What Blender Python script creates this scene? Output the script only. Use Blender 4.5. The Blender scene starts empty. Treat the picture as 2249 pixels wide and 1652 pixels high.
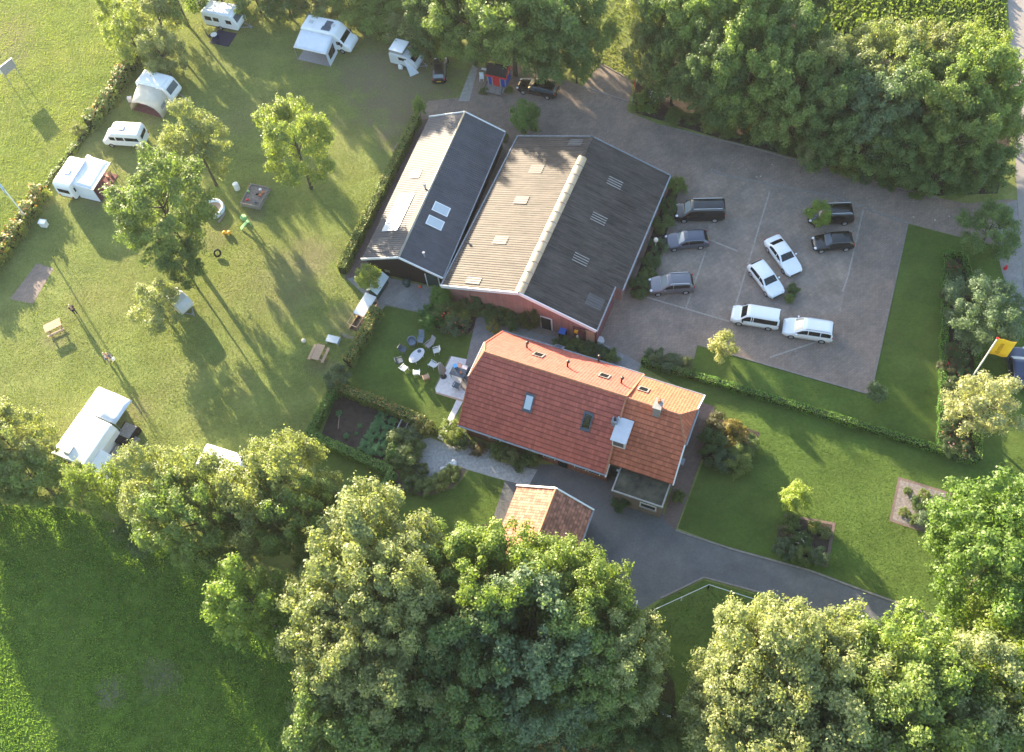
import bpy, math, random
import numpy as np
from mathutils import Vector, Matrix
R = math.radians
scene = bpy.context.scene
col = scene.collection

# ------------------------------------------------------------------ camera, sky, sun, exposure
CAM_H, PITCH, ROLL, FPX = 86.0, R(60.7), R(-8.8), 2250.0
PW, PH = 2248.0, 1651.7
_U = Vector((0, math.sin(PITCH), math.cos(PITCH)))
_F = Vector((0, math.cos(PITCH), -math.sin(PITCH)))
_X = Vector((1, 0, 0))
_c, _s = math.cos(ROLL), math.sin(ROLL)
CR = _X * _c + _U * _s
CU = _U * _c - _X * _s
cam = bpy.data.objects.new('camera', bpy.data.cameras.new('camera'))
cam.matrix_world = Matrix(((CR.x, CU.x, -_F.x, 0), (CR.y, CU.y, -_F.y, 0), (CR.z, CU.z, -_F.z, CAM_H), (0, 0, 0, 1)))
cam.data.sensor_width = 36; cam.data.sensor_fit = 'HORIZONTAL'
cam.data.lens = 36 * FPX / PW
cam.data.clip_end = 4000; cam.data.clip_start = 0.5
col.objects.link(cam); scene.camera = cam

SUN_EL, SUN_AZ = 13.2, 118.0          # degrees; azimuth counter-clockwise from +X
sdir = Vector((math.cos(R(SUN_EL)) * math.cos(R(SUN_AZ)), math.cos(R(SUN_EL)) * math.sin(R(SUN_AZ)), math.sin(R(SUN_EL))))
w = bpy.data.worlds.new('World'); scene.world = w; w.use_nodes = True
nt = w.node_tree; nt.nodes.clear()
sky = nt.nodes.new('ShaderNodeTexSky'); sky.sky_type = 'NISHITA'; sky.sun_disc = False
sky.sun_elevation = R(SUN_EL); sky.sun_rotation = math.atan2(sdir.x, sdir.y)
sky.air_density = 1.0; sky.dust_density = 1.0; sky.ozone_density = 1.0
bg = nt.nodes.new('ShaderNodeBackground'); bg.inputs['Strength'].default_value = 0.115
wo = nt.nodes.new('ShaderNodeOutputWorld')
nt.links.new(sky.outputs[0], bg.inputs[0]); nt.links.new(bg.outputs[0], wo.inputs[0])
sl = bpy.data.lights.new('sun', 'SUN'); sl.energy = 4.9; sl.angle = R(0.6); sl.color = (1.0, 0.84, 0.60)
so = bpy.data.objects.new('sun', sl); so.rotation_euler = sdir.to_track_quat('Z', 'Y').to_euler(); so.location = (0, 0, 120)
col.objects.link(so)
scene.view_settings.view_transform = 'Standard'; scene.view_settings.look = 'None'
scene.view_settings.exposure = 2.55; scene.view_settings.gamma = 1.0
scene.cycles.max_bounces = 6; scene.cycles.diffuse_bounces = 3; scene.cycles.transmission_bounces = 4

def at(px, py, z=0.0):
    """point of the place at height z that the photograph shows at pixel (px, py)"""
    x = (px - PW / 2) / FPX; y = -(py - PH / 2) / FPX
    d = CR * x + CU * y + _F
    t = (z - CAM_H) / d.z
    return Vector((d.x * t, d.y * t, z))

# ------------------------------------------------------------------ materials
MATS = {}
def nodes_of(name):
    m = bpy.data.materials.new(name); m.use_nodes = True
    t = m.node_tree; b = t.nodes.get('Principled BSDF'); MATS[name] = m
    return m, t, b
def nnew(t, typ, **kw):
    n = t.nodes.new(typ)
    for k, v in kw.items():
        if k in n.inputs: n.inputs[k].default_value = v
        else: setattr(n, k, v)
    return n
def noise(t, scale, detail=4.0, rough=0.6, coord='Object', sc=None):
    tc = t.nodes.new('ShaderNodeTexCoord')
    n = nnew(t, 'ShaderNodeTexNoise', Scale=scale, Detail=detail, Roughness=rough)
    if sc:
        mp = t.nodes.new('ShaderNodeMapping'); mp.inputs['Scale'].default_value = sc
        t.links.new(tc.outputs[coord], mp.inputs[0]); t.links.new(mp.outputs[0], n.inputs['Vector'])
    else: t.links.new(tc.outputs[coord], n.inputs['Vector'])
    return n
def ramp(t, src, stops):
    r = t.nodes.new('ShaderNodeValToRGB'); e = r.color_ramp.elements
    while len(e) < len(stops): e.new(0.5)
    for i, (p, c) in enumerate(stops):
        e[i].position = p; e[i].color = (c[0], c[1], c[2], 1)
    t.links.new(src, r.inputs[0]); return r
def mix(t, fac, a, b, mode='MIX'):
    m = t.nodes.new('ShaderNodeMix'); m.data_type = 'RGBA'; m.blend_type = mode
    for s, v in ((m.inputs[0], fac), (m.inputs[6], a), (m.inputs[7], b)):
        if isinstance(v, (int, float)): s.default_value = v
        elif isinstance(v, tuple): s.default_value = (v[0], v[1], v[2], 1)
        else: t.links.new(v, s)
    return m.outputs[2]
def mat(name, c, rough=0.6, spec=0.3, var=0.15, vs=2.0, bump=0.0, bs=20.0, metal=0.0, c2=None, stretch=None, coat=0.0):
    m, t, b = nodes_of(name)
    b.inputs['Roughness'].default_value = rough; b.inputs['Metallic'].default_value = metal
    b.inputs['Specular IOR Level'].default_value = spec
    b.inputs['Coat Weight'].default_value = coat; b.inputs['Coat Roughness'].default_value = 0.08
    n = noise(t, vs, 5.0, 0.65, sc=stretch)
    lo = tuple(x * (1 - var) for x in c); hi = tuple(min(1, x * (1 + var)) for x in (c2 or c))
    r = ramp(t, n.outputs[0], [(0.3, lo), (0.7, hi)])
    t.links.new(r.outputs[0], b.inputs['Base Color'])
    if bump:
        n2 = noise(t, bs, 3.0); bp = nnew(t, 'ShaderNodeBump', Strength=bump, Distance=0.05)
        t.links.new(n2.outputs[0], bp.inputs['Height']); t.links.new(bp.outputs[0], b.inputs['Normal'])
    return m

def grass_mat(name, dark, light, dry, ns=0.12, fine=3.0, bump=0.6, patches=(), dirt=(0.16, 0.13, 0.085)):
    m, t, b = nodes_of(name)
    b.inputs['Roughness'].default_value = 0.9; b.inputs['Specular IOR Level'].default_value = 0.1
    n1 = noise(t, ns, 6.0, 0.62); n2 = noise(t, fine, 6.0, 0.75); n3 = noise(t, ns * 2.7, 4.0, 0.6, sc=(1, 1.3, 1))
    c = ramp(t, n2.outputs[0], [(0.32, dark), (0.68, light)]).outputs[0]
    f = ramp(t, n1.outputs[0], [(0.45, (0, 0, 0)), (0.72, (0.75, 0.75, 0.75))]).outputs[0]
    c = mix(t, f, c, dry)
    f3 = ramp(t, n3.outputs[0], [(0.35, (0.55, 0.55, 0.55)), (0.65, (1.1, 1.1, 1.1))]).outputs[0]
    c = mix(t, 0.55, c, f3, 'MULTIPLY')
    if patches:
        geo = t.nodes.new('ShaderNodeNewGeometry')
        n4 = noise(t, 0.55, 6.0, 0.7)
        for (p, rad, amt) in patches:
            d = nnew(t, 'ShaderNodeVectorMath', operation='DISTANCE'); d.inputs[1].default_value = p
            t.links.new(geo.outputs['Position'], d.inputs[0])
            a = nnew(t, 'ShaderNodeMath', operation='MULTIPLY_ADD'); a.inputs[1].default_value = 2.6 * rad; a.inputs[2].default_value = -1.3 * rad
            t.links.new(n4.outputs[0], a.inputs[0])
            s = nnew(t, 'ShaderNodeMath', operation='ADD'); t.links.new(d.outputs['Value'], s.inputs[0]); t.links.new(a.outputs[0], s.inputs[1])
            mr = nnew(t, 'ShaderNodeMapRange'); mr.inputs[1].default_value = rad * 0.45; mr.inputs[2].default_value = rad * 1.15
            mr.inputs[3].default_value = amt; mr.inputs[4].default_value = 0.0
            t.links.new(s.outputs[0], mr.inputs[0]); c = mix(t, mr.outputs[0], c, dirt)
    t.links.new(c, b.inputs['Base Color'])
    n5 = noise(t, fine * 1.7, 6.0, 0.8); bp = nnew(t, 'ShaderNodeBump', Strength=bump, Distance=0.12)
    t.links.new(n5.outputs[0], bp.inputs['Height']); t.links.new(bp.outputs[0], b.inputs['Normal'])
    return m

def paving_mat(name, c1, c2, mortar, bw=0.42, bh=0.21, rot=0.0, stain=0.5, rough=0.85):
    m, t, b = nodes_of(name)
    b.inputs['Roughness'].default_value = rough; b.inputs['Specular IOR Level'].default_value = 0.2
    tc = t.nodes.new('ShaderNodeTexCoord'); mp = t.nodes.new('ShaderNodeMapping'); mp.inputs['Rotation'].default_value = (0, 0, rot)
    t.links.new(tc.outputs['Object'], mp.inputs[0])
    br = nnew(t, 'ShaderNodeTexBrick', Scale=1.0); br.inputs['Brick Width'].default_value = bw; br.inputs['Row Height'].default_value = bh
    br.inputs['Mortar Size'].default_value = 0.012; br.inputs['Mortar Smooth'].default_value = 0.3
    br.inputs['Color1'].default_value = (*c1, 1); br.inputs['Color2'].default_value = (*c2, 1); br.inputs['Mortar'].default_value = (*mortar, 1)
    t.links.new(mp.outputs[0], br.inputs['Vector'])
    n = noise(t, 0.45, 8.0, 0.75); f = ramp(t, n.outputs[0], [(0.3, (0.55,) * 3), (0.7, (1.15,) * 3)]).outputs[0]
    n2 = noise(t, 5.0, 5.0, 0.8); f2 = ramp(t, n2.outputs[0], [(0.3, (0.72,) * 3), (0.7, (1.15,) * 3)]).outputs[0]
    n3 = noise(t, 0.16, 6.0, 0.7); f3 = ramp(t, n3.outputs[0], [(0.35, (0.78, 0.80, 0.84)), (0.62, (1.12, 1.06, 1.0))]).outputs[0]
    c = mix(t, stain, br.outputs[0], f, 'MULTIPLY'); c = mix(t, 0.6, c, f2, 'MULTIPLY'); c = mix(t, 0.9, c, f3, 'MULTIPLY')
    n6 = noise(t, 1.3, 7.0, 0.8); f6 = ramp(t, n6.outputs[0], [(0.60, (1, 1, 1)), (0.70, (0.6, 0.6, 0.62))]).outputs[0]; c = mix(t, min(1, stain), c, f6, 'MULTIPLY')
    t.links.new(c, b.inputs['Base Color'])
    bp = nnew(t, 'ShaderNodeBump', Strength=0.35, Distance=0.03); t.links.new(n2.outputs[0], bp.inputs['Height']); t.links.new(bp.outputs[0], b.inputs['Normal'])
    return m

def leaf_mat(name, transl=0.35, gloss=0.45, lo=0.8, hi=1.25, ns=0.9, mown=0.0):
    m, t, b = nodes_of(name)
    oi = t.nodes.new('ShaderNodeObjectInfo'); geo = t.nodes.new('ShaderNodeNewGeometry')
    n = noise(t, ns, 3.0, 0.6)
    f = ramp(t, n.outputs[0], [(0.3, (0.74, 0.8, 0.8)), (0.7, (1.22, 1.16, 1.12))]).outputs[0]
    g = ramp(t, geo.outputs['Random Per Island'], [(0.0, (lo * .97, lo, lo)), (0.5, (1.0, 1.0, 1.0)), (1.0, (hi * 1.05, hi, hi * .95))]).outputs[0]
    c = mix(t, 1.0, oi.outputs['Color'], f, 'MULTIPLY'); c = mix(t, 1.0, c, g, 'MULTIPLY')
    if mown:
        tc = t.nodes.new('ShaderNodeTexCoord'); mp = t.nodes.new('ShaderNodeMapping'); mp.inputs['Rotation'].default_value = (0, 0, R(29.7)); t.links.new(tc.outputs['Object'], mp.inputs[0])
        wv = nnew(t, 'ShaderNodeTexWave', Scale=0.12, Distortion=0.6, bands_direction='Y'); t.links.new(mp.outputs[0], wv.inputs['Vector'])
        c = mix(t, mown, c, ramp(t, wv.outputs[1], [(0.35, (0.78, 0.82, 0.8)), (0.65, (1.15, 1.1, 1.1))]).outputs[0], 'MULTIPLY')
    t.links.new(c, b.inputs['Base Color']); b.inputs['Roughness'].default_value = gloss; b.inputs['Specular IOR Level'].default_value = 0.45
    tr = t.nodes.new('ShaderNodeBsdfTranslucent'); t.links.new(mix(t, 1.0, c, (1.25, 1.3, 0.6), 'MULTIPLY'), tr.inputs[0])
    ms = t.nodes.new('ShaderNodeMixShader'); ms.inputs[0].default_value = transl
    out = t.nodes.get('Material Output')
    t.links.new(b.outputs[0], ms.inputs[1]); t.links.new(tr.outputs[0], ms.inputs[2]); t.links.new(ms.outputs[0], out.inputs[0])
    return m

LEAF = leaf_mat('leaves', 0.48, 0.5); HEDGE = leaf_mat('hedge_leaves', 0.3, 0.55); BLADE = leaf_mat('grass_blades', 0.45, 0.7, 0.88, 1.12, 0.22)
MOWN = leaf_mat('mown_blades', 0.45, 0.7, 0.88, 1.12, 0.22, 0.8)
PETAL = leaf_mat('petals', 0.25, 0.5)
BARK = mat('bark', (0.10, 0.085, 0.065), 0.9, 0.1, 0.4, 4.0, 0.6, 12.0, stretch=(1, 1, 0.3))
WHITE = mat('white_paint', (0.80, 0.80, 0.78), 0.45, 0.4, 0.04, 3.0)
CAMPER = mat('caravan_shell', (0.82, 0.83, 0.84), 0.35, 0.45, 0.05, 1.5)
GREYSHELL = mat('grey_shell', (0.55, 0.57, 0.58), 0.4, 0.4, 0.06, 2.0)
ZINC = mat('zinc', (0.24, 0.26, 0.29), 0.6, 0.3, 0.2, 3.0)
BLACKP = mat('black_plastic', (0.015, 0.015, 0.016), 0.5, 0.4, 0.2, 8.0)
RUBBER = mat('tyre_rubber', (0.02, 0.02, 0.02), 0.8, 0.2, 0.2, 10.0)
RIM = mat('alloy_rim', (0.45, 0.46, 0.48), 0.35, 0.5, 0.1, 12.0, metal=0.6)
GLASS = mat('dark_glass', (0.012, 0.014, 0.016), 0.06, 0.5, 0.1, 3.0)
GLASSL = mat('sky_glass', (0.10, 0.13, 0.15), 0.05, 0.8, 0.1, 3.0)
LAMP = mat('clear_lamp', (0.75, 0.77, 0.8), 0.15, 0.6, 0.05, 6.0)
REDL = mat('red_lamp', (0.45, 0.02, 0.02), 0.25, 0.5, 0.1, 6.0)
PLATE = mat('yellow_plate', (0.75, 0.45, 0.05), 0.4, 0.4, 0.03, 8.0)
WOOD = mat('pale_wood', (0.46, 0.31, 0.21), 0.75, 0.2, 0.25, 5.0, 0.2, 30.0, stretch=(1, 6, 6))
OLDWOOD = mat('grey_wood', (0.26, 0.23, 0.21), 0.85, 0.15, 0.3, 5.0, 0.3, 25.0)
CONCRETE = mat('concrete', (0.30, 0.29, 0.27), 0.85, 0.2, 0.22, 3.0, 0.3, 20.0)
SOIL = mat('soil', (0.055, 0.043, 0.036), 0.95, 0.05, 0.4, 2.0, 0.9, 9.0)
PINKBRICK = paving_mat('pink_brick', (0.36, 0.17, 0.15), (0.42, 0.22, 0.19), (0.3, 0.24, 0.22), 0.24, 0.08)
REDBRICK = paving_mat('red_brick', (0.22, 0.085, 0.06), (0.28, 0.12, 0.085), (0.22, 0.18, 0.16), 0.24, 0.08)
BLACKWOOD = mat('black_boards', (0.016, 0.014, 0.014), 0.7, 0.2, 0.4, 3.0, 0.3, 10.0, stretch=(6, 6, 0.5))
BLUE = mat('blue_plastic', (0.03, 0.13, 0.5), 0.4, 0.4, 0.05)
REDP = mat('red_paint', (0.55, 0.02, 0.025), 0.45, 0.4, 0.06)
BLUEP = mat('blue_paint', (0.02, 0.06, 0.33), 0.45, 0.4, 0.06)
YELLOWP = mat('yellow_paint', (0.75, 0.36, 0.02), 0.45, 0.4, 0.06)
SLATE = mat('dark_blue_grey', (0.075, 0.10, 0.135), 0.5, 0.35, 0.12, 5.0)
WICKER = mat('wicker', (0.16, 0.21, 0.27), 0.65, 0.3, 0.25, 18.0, 0.4, 40.0)
CANVAS = mat('cream_canvas', (0.60, 0.55, 0.45), 0.85, 0.1, 0.08, 2.0)
AWNING = mat('pale_awning', (0.66, 0.70, 0.76), 0.6, 0.25, 0.06, 1.5)
GREYC = mat('grey_cloth', (0.30, 0.29, 0.30), 0.85, 0.1, 0.15, 6.0)
MAROON = mat('maroon_cloth', (0.16, 0.07, 0.075), 0.85, 0.1, 0.3, 3.0)
NAVY = mat('navy_cloth', (0.018, 0.024, 0.06), 0.85, 0.1, 0.2, 6.0)
SKIN = mat('skin', (0.55, 0.34, 0.25), 0.55, 0.3, 0.06, 8.0)
HAIR = mat('fair_hair', (0.55, 0.42, 0.26), 0.6, 0.3, 0.2, 20.0)
SHIRT = mat('white_shirt', (0.72, 0.66, 0.66), 0.8, 0.1, 0.15, 9.0)
JEANS = mat('blue_jeans', (0.10, 0.13, 0.20), 0.85, 0.1, 0.15, 9.0)
GREEN = mat('green_plastic', (0.25, 0.5, 0.2), 0.45, 0.3, 0.05)
DKGREEN = mat('dark_green_paint', (0.02, 0.05, 0.045), 0.5, 0.3, 0.1)
TERRA = mat('terracotta', (0.45, 0.16, 0.08), 0.8, 0.2, 0.15, 6.0)
FLAGY = mat('yellow_flag_cloth', (0.85, 0.50, 0.03), 0.75, 0.15, 0.06, 2.0)
FLAGB = mat('pale_blue_flag_cloth', (0.35, 0.5, 0.7), 0.75, 0.15, 0.1, 2.0)
SAND = mat('sand', (0.48, 0.34, 0.25), 0.95, 0.05, 0.12, 5.0, 0.4, 12.0)
GREYSAND = mat('grey_sand', (0.20, 0.175, 0.165), 0.95, 0.05, 0.35, 4.0, 0.6, 8.0)
RIDGECAP = mat('translucent_sheet', (0.50, 0.38, 0.25), 0.45, 0.4, 0.18, 1.2)
MOSSROOF = mat('bitumen', (0.045, 0.047, 0.042), 0.9, 0.15, 0.45, 0.9, c2=(0.075, 0.07, 0.05))

def corr_mat(name, c, var, streak=(0.25, 3.0, 1.0), rough=0.6, spec=0.3, lich=None):
    m, t, b = nodes_of(name)
    b.inputs['Roughness'].default_value = rough; b.inputs['Specular IOR Level'].default_value = spec
    n = noise(t, 1.0, 6.0, 0.7, sc=streak); n2 = noise(t, 0.5, 7.0, 0.75)
    r = ramp(t, n.outputs[0], [(0.3, tuple(x * (1 - var) for x in c)), (0.7, tuple(x * (1 + var) for x in c))]).outputs[0]
    f = ramp(t, n2.outputs[0], [(0.35, (0.72,) * 3), (0.65, (1.15,) * 3)]).outputs[0]
    cc = mix(t, 0.8, r, f, 'MULTIPLY')
    if lich:
        n3 = noise(t, 2.2, 8.0, 0.85); g = ramp(t, n3.outputs[0], [(0.56, (0, 0, 0)), (0.70, (0.65,) * 3)]).outputs[0]
        cc = mix(t, g, cc, lich)
    t.links.new(cc, b.inputs['Base Color']); return m
BARNROOF = corr_mat('weathered_fibre_cement', (0.062, 0.050, 0.043), 0.55, lich=(0.125, 0.115, 0.11))
SHEDROOF = corr_mat('dark_tile_sheet', (0.080, 0.079, 0.088), 0.18, rough=0.62, spec=0.3)
CLEARSHEET = corr_mat('clear_sheet', (0.105, 0.10, 0.10), 0.15, rough=0.5)
def tile_mat(name, c, var, course, v0, along='X'):
    """clay tiles: one colour per tile, shade of the gap under each course painted in"""
    m, t, b = nodes_of(name)
    b.inputs['Roughness'].default_value = 0.75; b.inputs['Specular IOR Level'].default_value = 0.25
    tc = t.nodes.new('ShaderNodeTexCoord'); sp = t.nodes.new('ShaderNodeSeparateXYZ'); t.links.new(tc.outputs['Object'], sp.inputs[0])
    a, v = (0, 1) if along == 'X' else (1, 0)
    def mth(op, x, y=None):
        n = nnew(t, 'ShaderNodeMath', operation=op)
        for k, q in ((0, x), (1, y)):
            if q is None: continue
            if isinstance(q, (int, float)): n.inputs[k].default_value = q
            else: t.links.new(q, n.inputs[k])
        return n.outputs[0]
    r = mth('DIVIDE', mth('SUBTRACT', sp.outputs[v], v0), course); ux = mth('DIVIDE', sp.outputs[a], 0.27)
    cb = t.nodes.new('ShaderNodeCombineXYZ'); t.links.new(mth('FLOOR', ux), cb.inputs[0]); t.links.new(mth('FLOOR', r), cb.inputs[1])
    wn = t.nodes.new('ShaderNodeTexWhiteNoise'); wn.noise_dimensions = '2D'; t.links.new(cb.outputs[0], wn.inputs['Vector'])
    cc = ramp(t, wn.outputs[0], [(0.0, tuple(x * (1 - var) for x in c)), (1.0, tuple(x * (1 + var) for x in c))]).outputs[0]
    n = noise(t, 0.7, 7.0, 0.75); f = ramp(t, n.outputs[0], [(0.25, (0.84, 0.82, 0.83)), (0.75, (1.14, 1.12, 1.1))]).outputs[0]
    cc = mix(t, 0.8, cc, f, 'MULTIPLY')
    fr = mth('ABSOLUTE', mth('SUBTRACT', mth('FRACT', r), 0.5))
    jt = ramp(t, fr, [(0.36, (1, 1, 1)), (0.46, (0.45, 0.42, 0.42))]).outputs[0]  # shadowed gap between courses, darkened in the tile colour
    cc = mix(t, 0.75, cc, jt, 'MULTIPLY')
    t.links.new(cc, b.inputs['Base Color'])
    wv = mth('SINE', mth('MULTIPLY', ux, 6.28319))
    bp = nnew(t, 'ShaderNodeBump', Strength=0.3, Distance=0.03); t.links.new(wv, bp.inputs['Height']); t.links.new(bp.outputs[0], b.inputs['Normal'])
    return m
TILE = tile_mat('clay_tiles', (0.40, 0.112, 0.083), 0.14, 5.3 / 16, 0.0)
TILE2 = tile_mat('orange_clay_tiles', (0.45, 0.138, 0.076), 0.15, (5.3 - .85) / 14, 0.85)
TILE3 = tile_mat('old_clay_tiles', (0.36, 0.16, 0.11), 0.4, 3.7 / 15, 0.0, 'Y')

# ------------------------------------------------------------------ mesh helpers
class MB:
    def __init__(s): s.v = []; s.f = []
    def add(s, vs, fs):
        o = len(s.v); s.v += [tuple(p) for p in vs]; s.f += [tuple(i + o for i in f) for f in fs]; return s
    def poly(s, pts): return s.add(pts, [tuple(range(len(pts)))])
    def box(s, c, d, rz=0.0):
        x, y, z = (q / 2 for q in d); cr, sr = math.cos(rz), math.sin(rz)
        vs = [(c[0] + cr * a - sr * b, c[1] + sr * a + cr * b, c[2] + e) for e in (-z, z) for a, b in ((-x, -y), (x, -y), (x, y), (-x, y))]
        return s.add(vs, [(3, 2, 1, 0), (4, 5, 6, 7), (0, 1, 5, 4), (1, 2, 6, 5), (2, 3, 7, 6), (3, 0, 4, 7)])
    def bar(s, a, b, wd, ht=None):
        """box-section bar from a to b"""
        a = Vector(a); b = Vector(b); ht = ht or wd; d = (b - a).normalized()
        up = Vector((0, 0, 1)) if abs(d.z) < 0.95 else Vector((0, 1, 0))
        sx = d.cross(up).normalized() * wd / 2; sz = sx.cross(d).normalized() * ht / 2
        vs = [p + q for p in (a, b) for q in (-sx - sz, sx - sz, sx + sz, -sx + sz)]
        return s.add(vs, [(3, 2, 1, 0), (4, 5, 6, 7), (0, 1, 5, 4), (1, 2, 6, 5), (2, 3, 7, 6), (3, 0, 4, 7)])
    def cyl(s, a, b, r0, r1=None, n=10, cap=True):
        a = Vector(a); b = Vector(b); r1 = r0 if r1 is None else r1; d = (b - a).normalized()
        up = Vector((0, 0, 1)) if abs(d.z) < 0.9 else Vector((1, 0, 0))
        sx = d.cross(up).normalized(); sy = d.cross(sx)
        vs = [p + (sx * math.cos(6.28319 * k / n) + sy * math.sin(6.28319 * k / n)) * r for p, r in ((a, r0), (b, r1)) for k in range(n)]
        fs = [(k, (k + 1) % n, n + (k + 1) % n, n + k) for k in range(n)]
        if cap: fs += [tuple(range(n - 1, -1, -1)), tuple(range(n, 2 * n))]
        return s.add(vs, fs)
    def tube(s, pts, r, n=8):
        rings = []
        pts = [Vector(p) for p in pts]
        rs = r if isinstance(r, (list, tuple)) else [r] * len(pts)
        for i, p in enumerate(pts):
            d = (pts[min(i + 1, len(pts) - 1)] - pts[max(i - 1, 0)]).normalized()
            up = Vector((0, 0, 1)) if abs(d.z) < 0.9 else Vector((1, 0, 0))
            sx = d.cross(up).normalized(); sy = d.cross(sx)
            rings.append([p + (sx * math.cos(6.28319 * k / n) + sy * math.sin(6.28319 * k / n)) * rs[i] for k in range(n)])
        return s.loft(rings)
    def loft(s, rings, cap=True):
        n = len(rings[0]); vs = [p for r in rings for p in r]; fs = []
        for i in range(len(rings) - 1):
            for k in range(n): fs.append((i * n + k, i * n + (k + 1) % n, (i + 1) * n + (k + 1) % n, (i + 1) * n + k))
        if cap: fs += [tuple(range(n - 1, -1, -1)), tuple(range((len(rings) - 1) * n, len(rings) * n))]
        return s.add(vs, fs)
    def ball(s, c, r, n=10, m=7):
        r = r if isinstance(r, (tuple, list)) else (r, r, r)
        rings = []
        for i in range(1, m):
            a = math.pi * i / m
            rings.append([(c[0] + r[0] * math.sin(a) * math.cos(6.28319 * k / n), c[1] + r[1] * math.sin(a) * math.sin(6.28319 * k / n), c[2] - r[2] * math.cos(a)) for k in range(n)])
        return s.loft(rings)
    def prism(s, prof, y0, y1):
        """profile in x-z extruded along y"""
        n = len(prof)
        vs = [(x, y0, z) for x, z in prof] + [(x, y1, z) for x, z in prof]
        return s.add(vs, [tuple(range(n)), tuple(range(2 * n - 1, n - 1, -1))] + [((k + 1) % n, k, n + k, n + (k + 1) % n) for k in range(n)])
    def prismx(s, prof, x0, x1):
        n = len(prof)
        vs = [(x0, y, z) for y, z in prof] + [(x1, y, z) for y, z in prof]
        return s.add(vs, [tuple(range(n)), tuple(range(2 * n - 1, n - 1, -1))] + [((k + 1) % n, k, n + k, n + (k + 1) % n) for k in range(n)])
    def slab(s, pts, th):
        """closed plate: outline pts, thickness straight down"""
        n = len(pts); pts = [Vector(p) for p in pts]
        vs = pts + [p - Vector((0, 0, th)) for p in pts]
        return s.add(vs, [tuple(range(n)), tuple(range(2 * n - 1, n - 1, -1))] + [((k + 1) % n, k, n + k, n + (k + 1) % n) for k in range(n)])
    def build(s, name, m, parent=None, smooth=False, bevel=0.0, seg=2, loc=None):
        me = bpy.data.meshes.new(name)
        v = s.v if loc is None else [(p[0] - loc[0], p[1] - loc[1], p[2] - loc[2]) for p in s.v]
        me.from_pydata(v, [], s.f); me.materials.append(m)
        import bmesh
        b = bmesh.new(); b.from_mesh(me); bmesh.ops.recalc_face_normals(b, faces=b.faces); b.to_mesh(me); b.free()
        if smooth:
            me.polygons.foreach_set('use_smooth', [True] * len(me.polygons))
        o = bpy.data.objects.new(name, me); col.objects.link(o)
        if loc is not None: o.location = loc
        if parent: o.parent = parent
        if bevel:
            md = o.modifiers.new('bevel', 'BEVEL'); md.width = bevel; md.segments = seg; md.limit_method = 'ANGLE'; md.angle_limit = R(35)
        return o

def tag(o, label=None, cat=None, group=None, kind=None):
    if label: o['label'] = label
    if cat: o['category'] = cat
    if group: o['group'] = group
    if kind: o['kind'] = kind
    return o
def thing(name, label, cat, loc=(0, 0, 0), rz=0.0, group=None):
    o = bpy.data.objects.new(name, None); col.objects.link(o)
    o.location = loc; o.rotation_euler = (0, 0, rz); o.empty_display_size = 0.3
    return tag(o, label, cat, group)
def copy_tree(o, parent=None):
    c = o.copy(); col.objects.link(c)
    if parent: c.parent = parent
    for ch in list(o.children): copy_tree(ch, c)
    return c
def heading(f, b):
    return math.atan2(f.y - b.y, f.x - b.x)
def struct(name, pts, m, z):
    mb = MB(); mb.poly([at(x, y, z) for x, y in pts]); o = mb.build(name, m)
    for p in o.data.polygons:
        if p.normal.z < 0: p.flip()
    return tag(o, kind='structure')
def upward(o):
    for p in o.data.polygons:
        if p.normal.z < 0: p.flip()
    return o

# ------------------------------------------------------------------ ground, paving, roads
def gp3(x, y): return tuple(at(x, y, 0))
PATCH = [(gp3(120, 742), 1.6, 0.45), (gp3(702, 800), 1.5, 0.5), (gp3(212, 440), 1.8, 0.4), (gp3(330, 262), 1.6, 0.4), (gp3(690, 132), 2.2, 0.5), (gp3(820, 480), 2.2, 0.4), (gp3(560, 470), 1.6, 0.45), (gp3(300, 900), 1.8, 0.35), (gp3(760, 700), 2.2, 0.35), (gp3(470, 520), 1.8, 0.35), (gp3(1600, 1120), 1.5, 0.2),(gp3(890, 200), 7.0, 0.75), (gp3(800, 150), 5.0, 0.6), (gp3(880, 270), 4.0, 0.55), (gp3(640, 620), 5.0, 0.3), (gp3(690, 560), 3.0, 0.45),
         (gp3(540, 260), 3.5, 0.2), (gp3(190, 1490 / 1.6), 3.0, 0.15), (gp3(2050, 900), 3.0, 0.3), (gp3(2010, 960), 4.0, 0.25)]
lawn = grass_mat('lawn_grass', (0.125, 0.16, 0.042), (0.225, 0.26, 0.075), (0.25, 0.235, 0.09), 0.10, 2.6, 0.7, PATCH)
rough = grass_mat('rough_grass', (0.09, 0.14, 0.03), (0.24, 0.28, 0.065), (0.27, 0.25, 0.08), 0.16, 1.6, 1.0,
                  [(gp3(150, 1480), 3.0, 0.4), (gp3(100, 1490), 2.5, 0.5), (gp3(20, 110), 4.0, 0.5), (gp3(10, 60), 3.5, 0.4)], (0.17, 0.13, 0.10))
fieldg = grass_mat('lower_field_grass_soil', (0.05, 0.10, 0.015), (0.15, 0.24, 0.04), (0.17, 0.23, 0.05), 0.2, 1.2, 1.2, [(gp3(240, 1520), 1.4, 0.6), (gp3(350, 1490), 2.0, 0.5)], (0.2, 0.17, 0.13))
garden = grass_mat('garden_grass', (0.060, 0.105, 0.02), (0.105, 0.155, 0.032), (0.125, 0.155, 0.04), 0.09, 2.6, 0.5)
mb = MB(); mb.poly([(-1800, -1500, 0), (1800, -1500, 0), (1800, 2600, 0), (-1800, 2600, 0)])
tag(upward(mb.build('ground', lawn)), kind='structure')
struct('meadow', [(-400, -150), (420, -150), (330, 60), (258, 165), (200, 275), (150, 350), (88, 440), (60, 492), (0, 570), (-120, 700), (-500, 900)], rough, 0.004)
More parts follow.
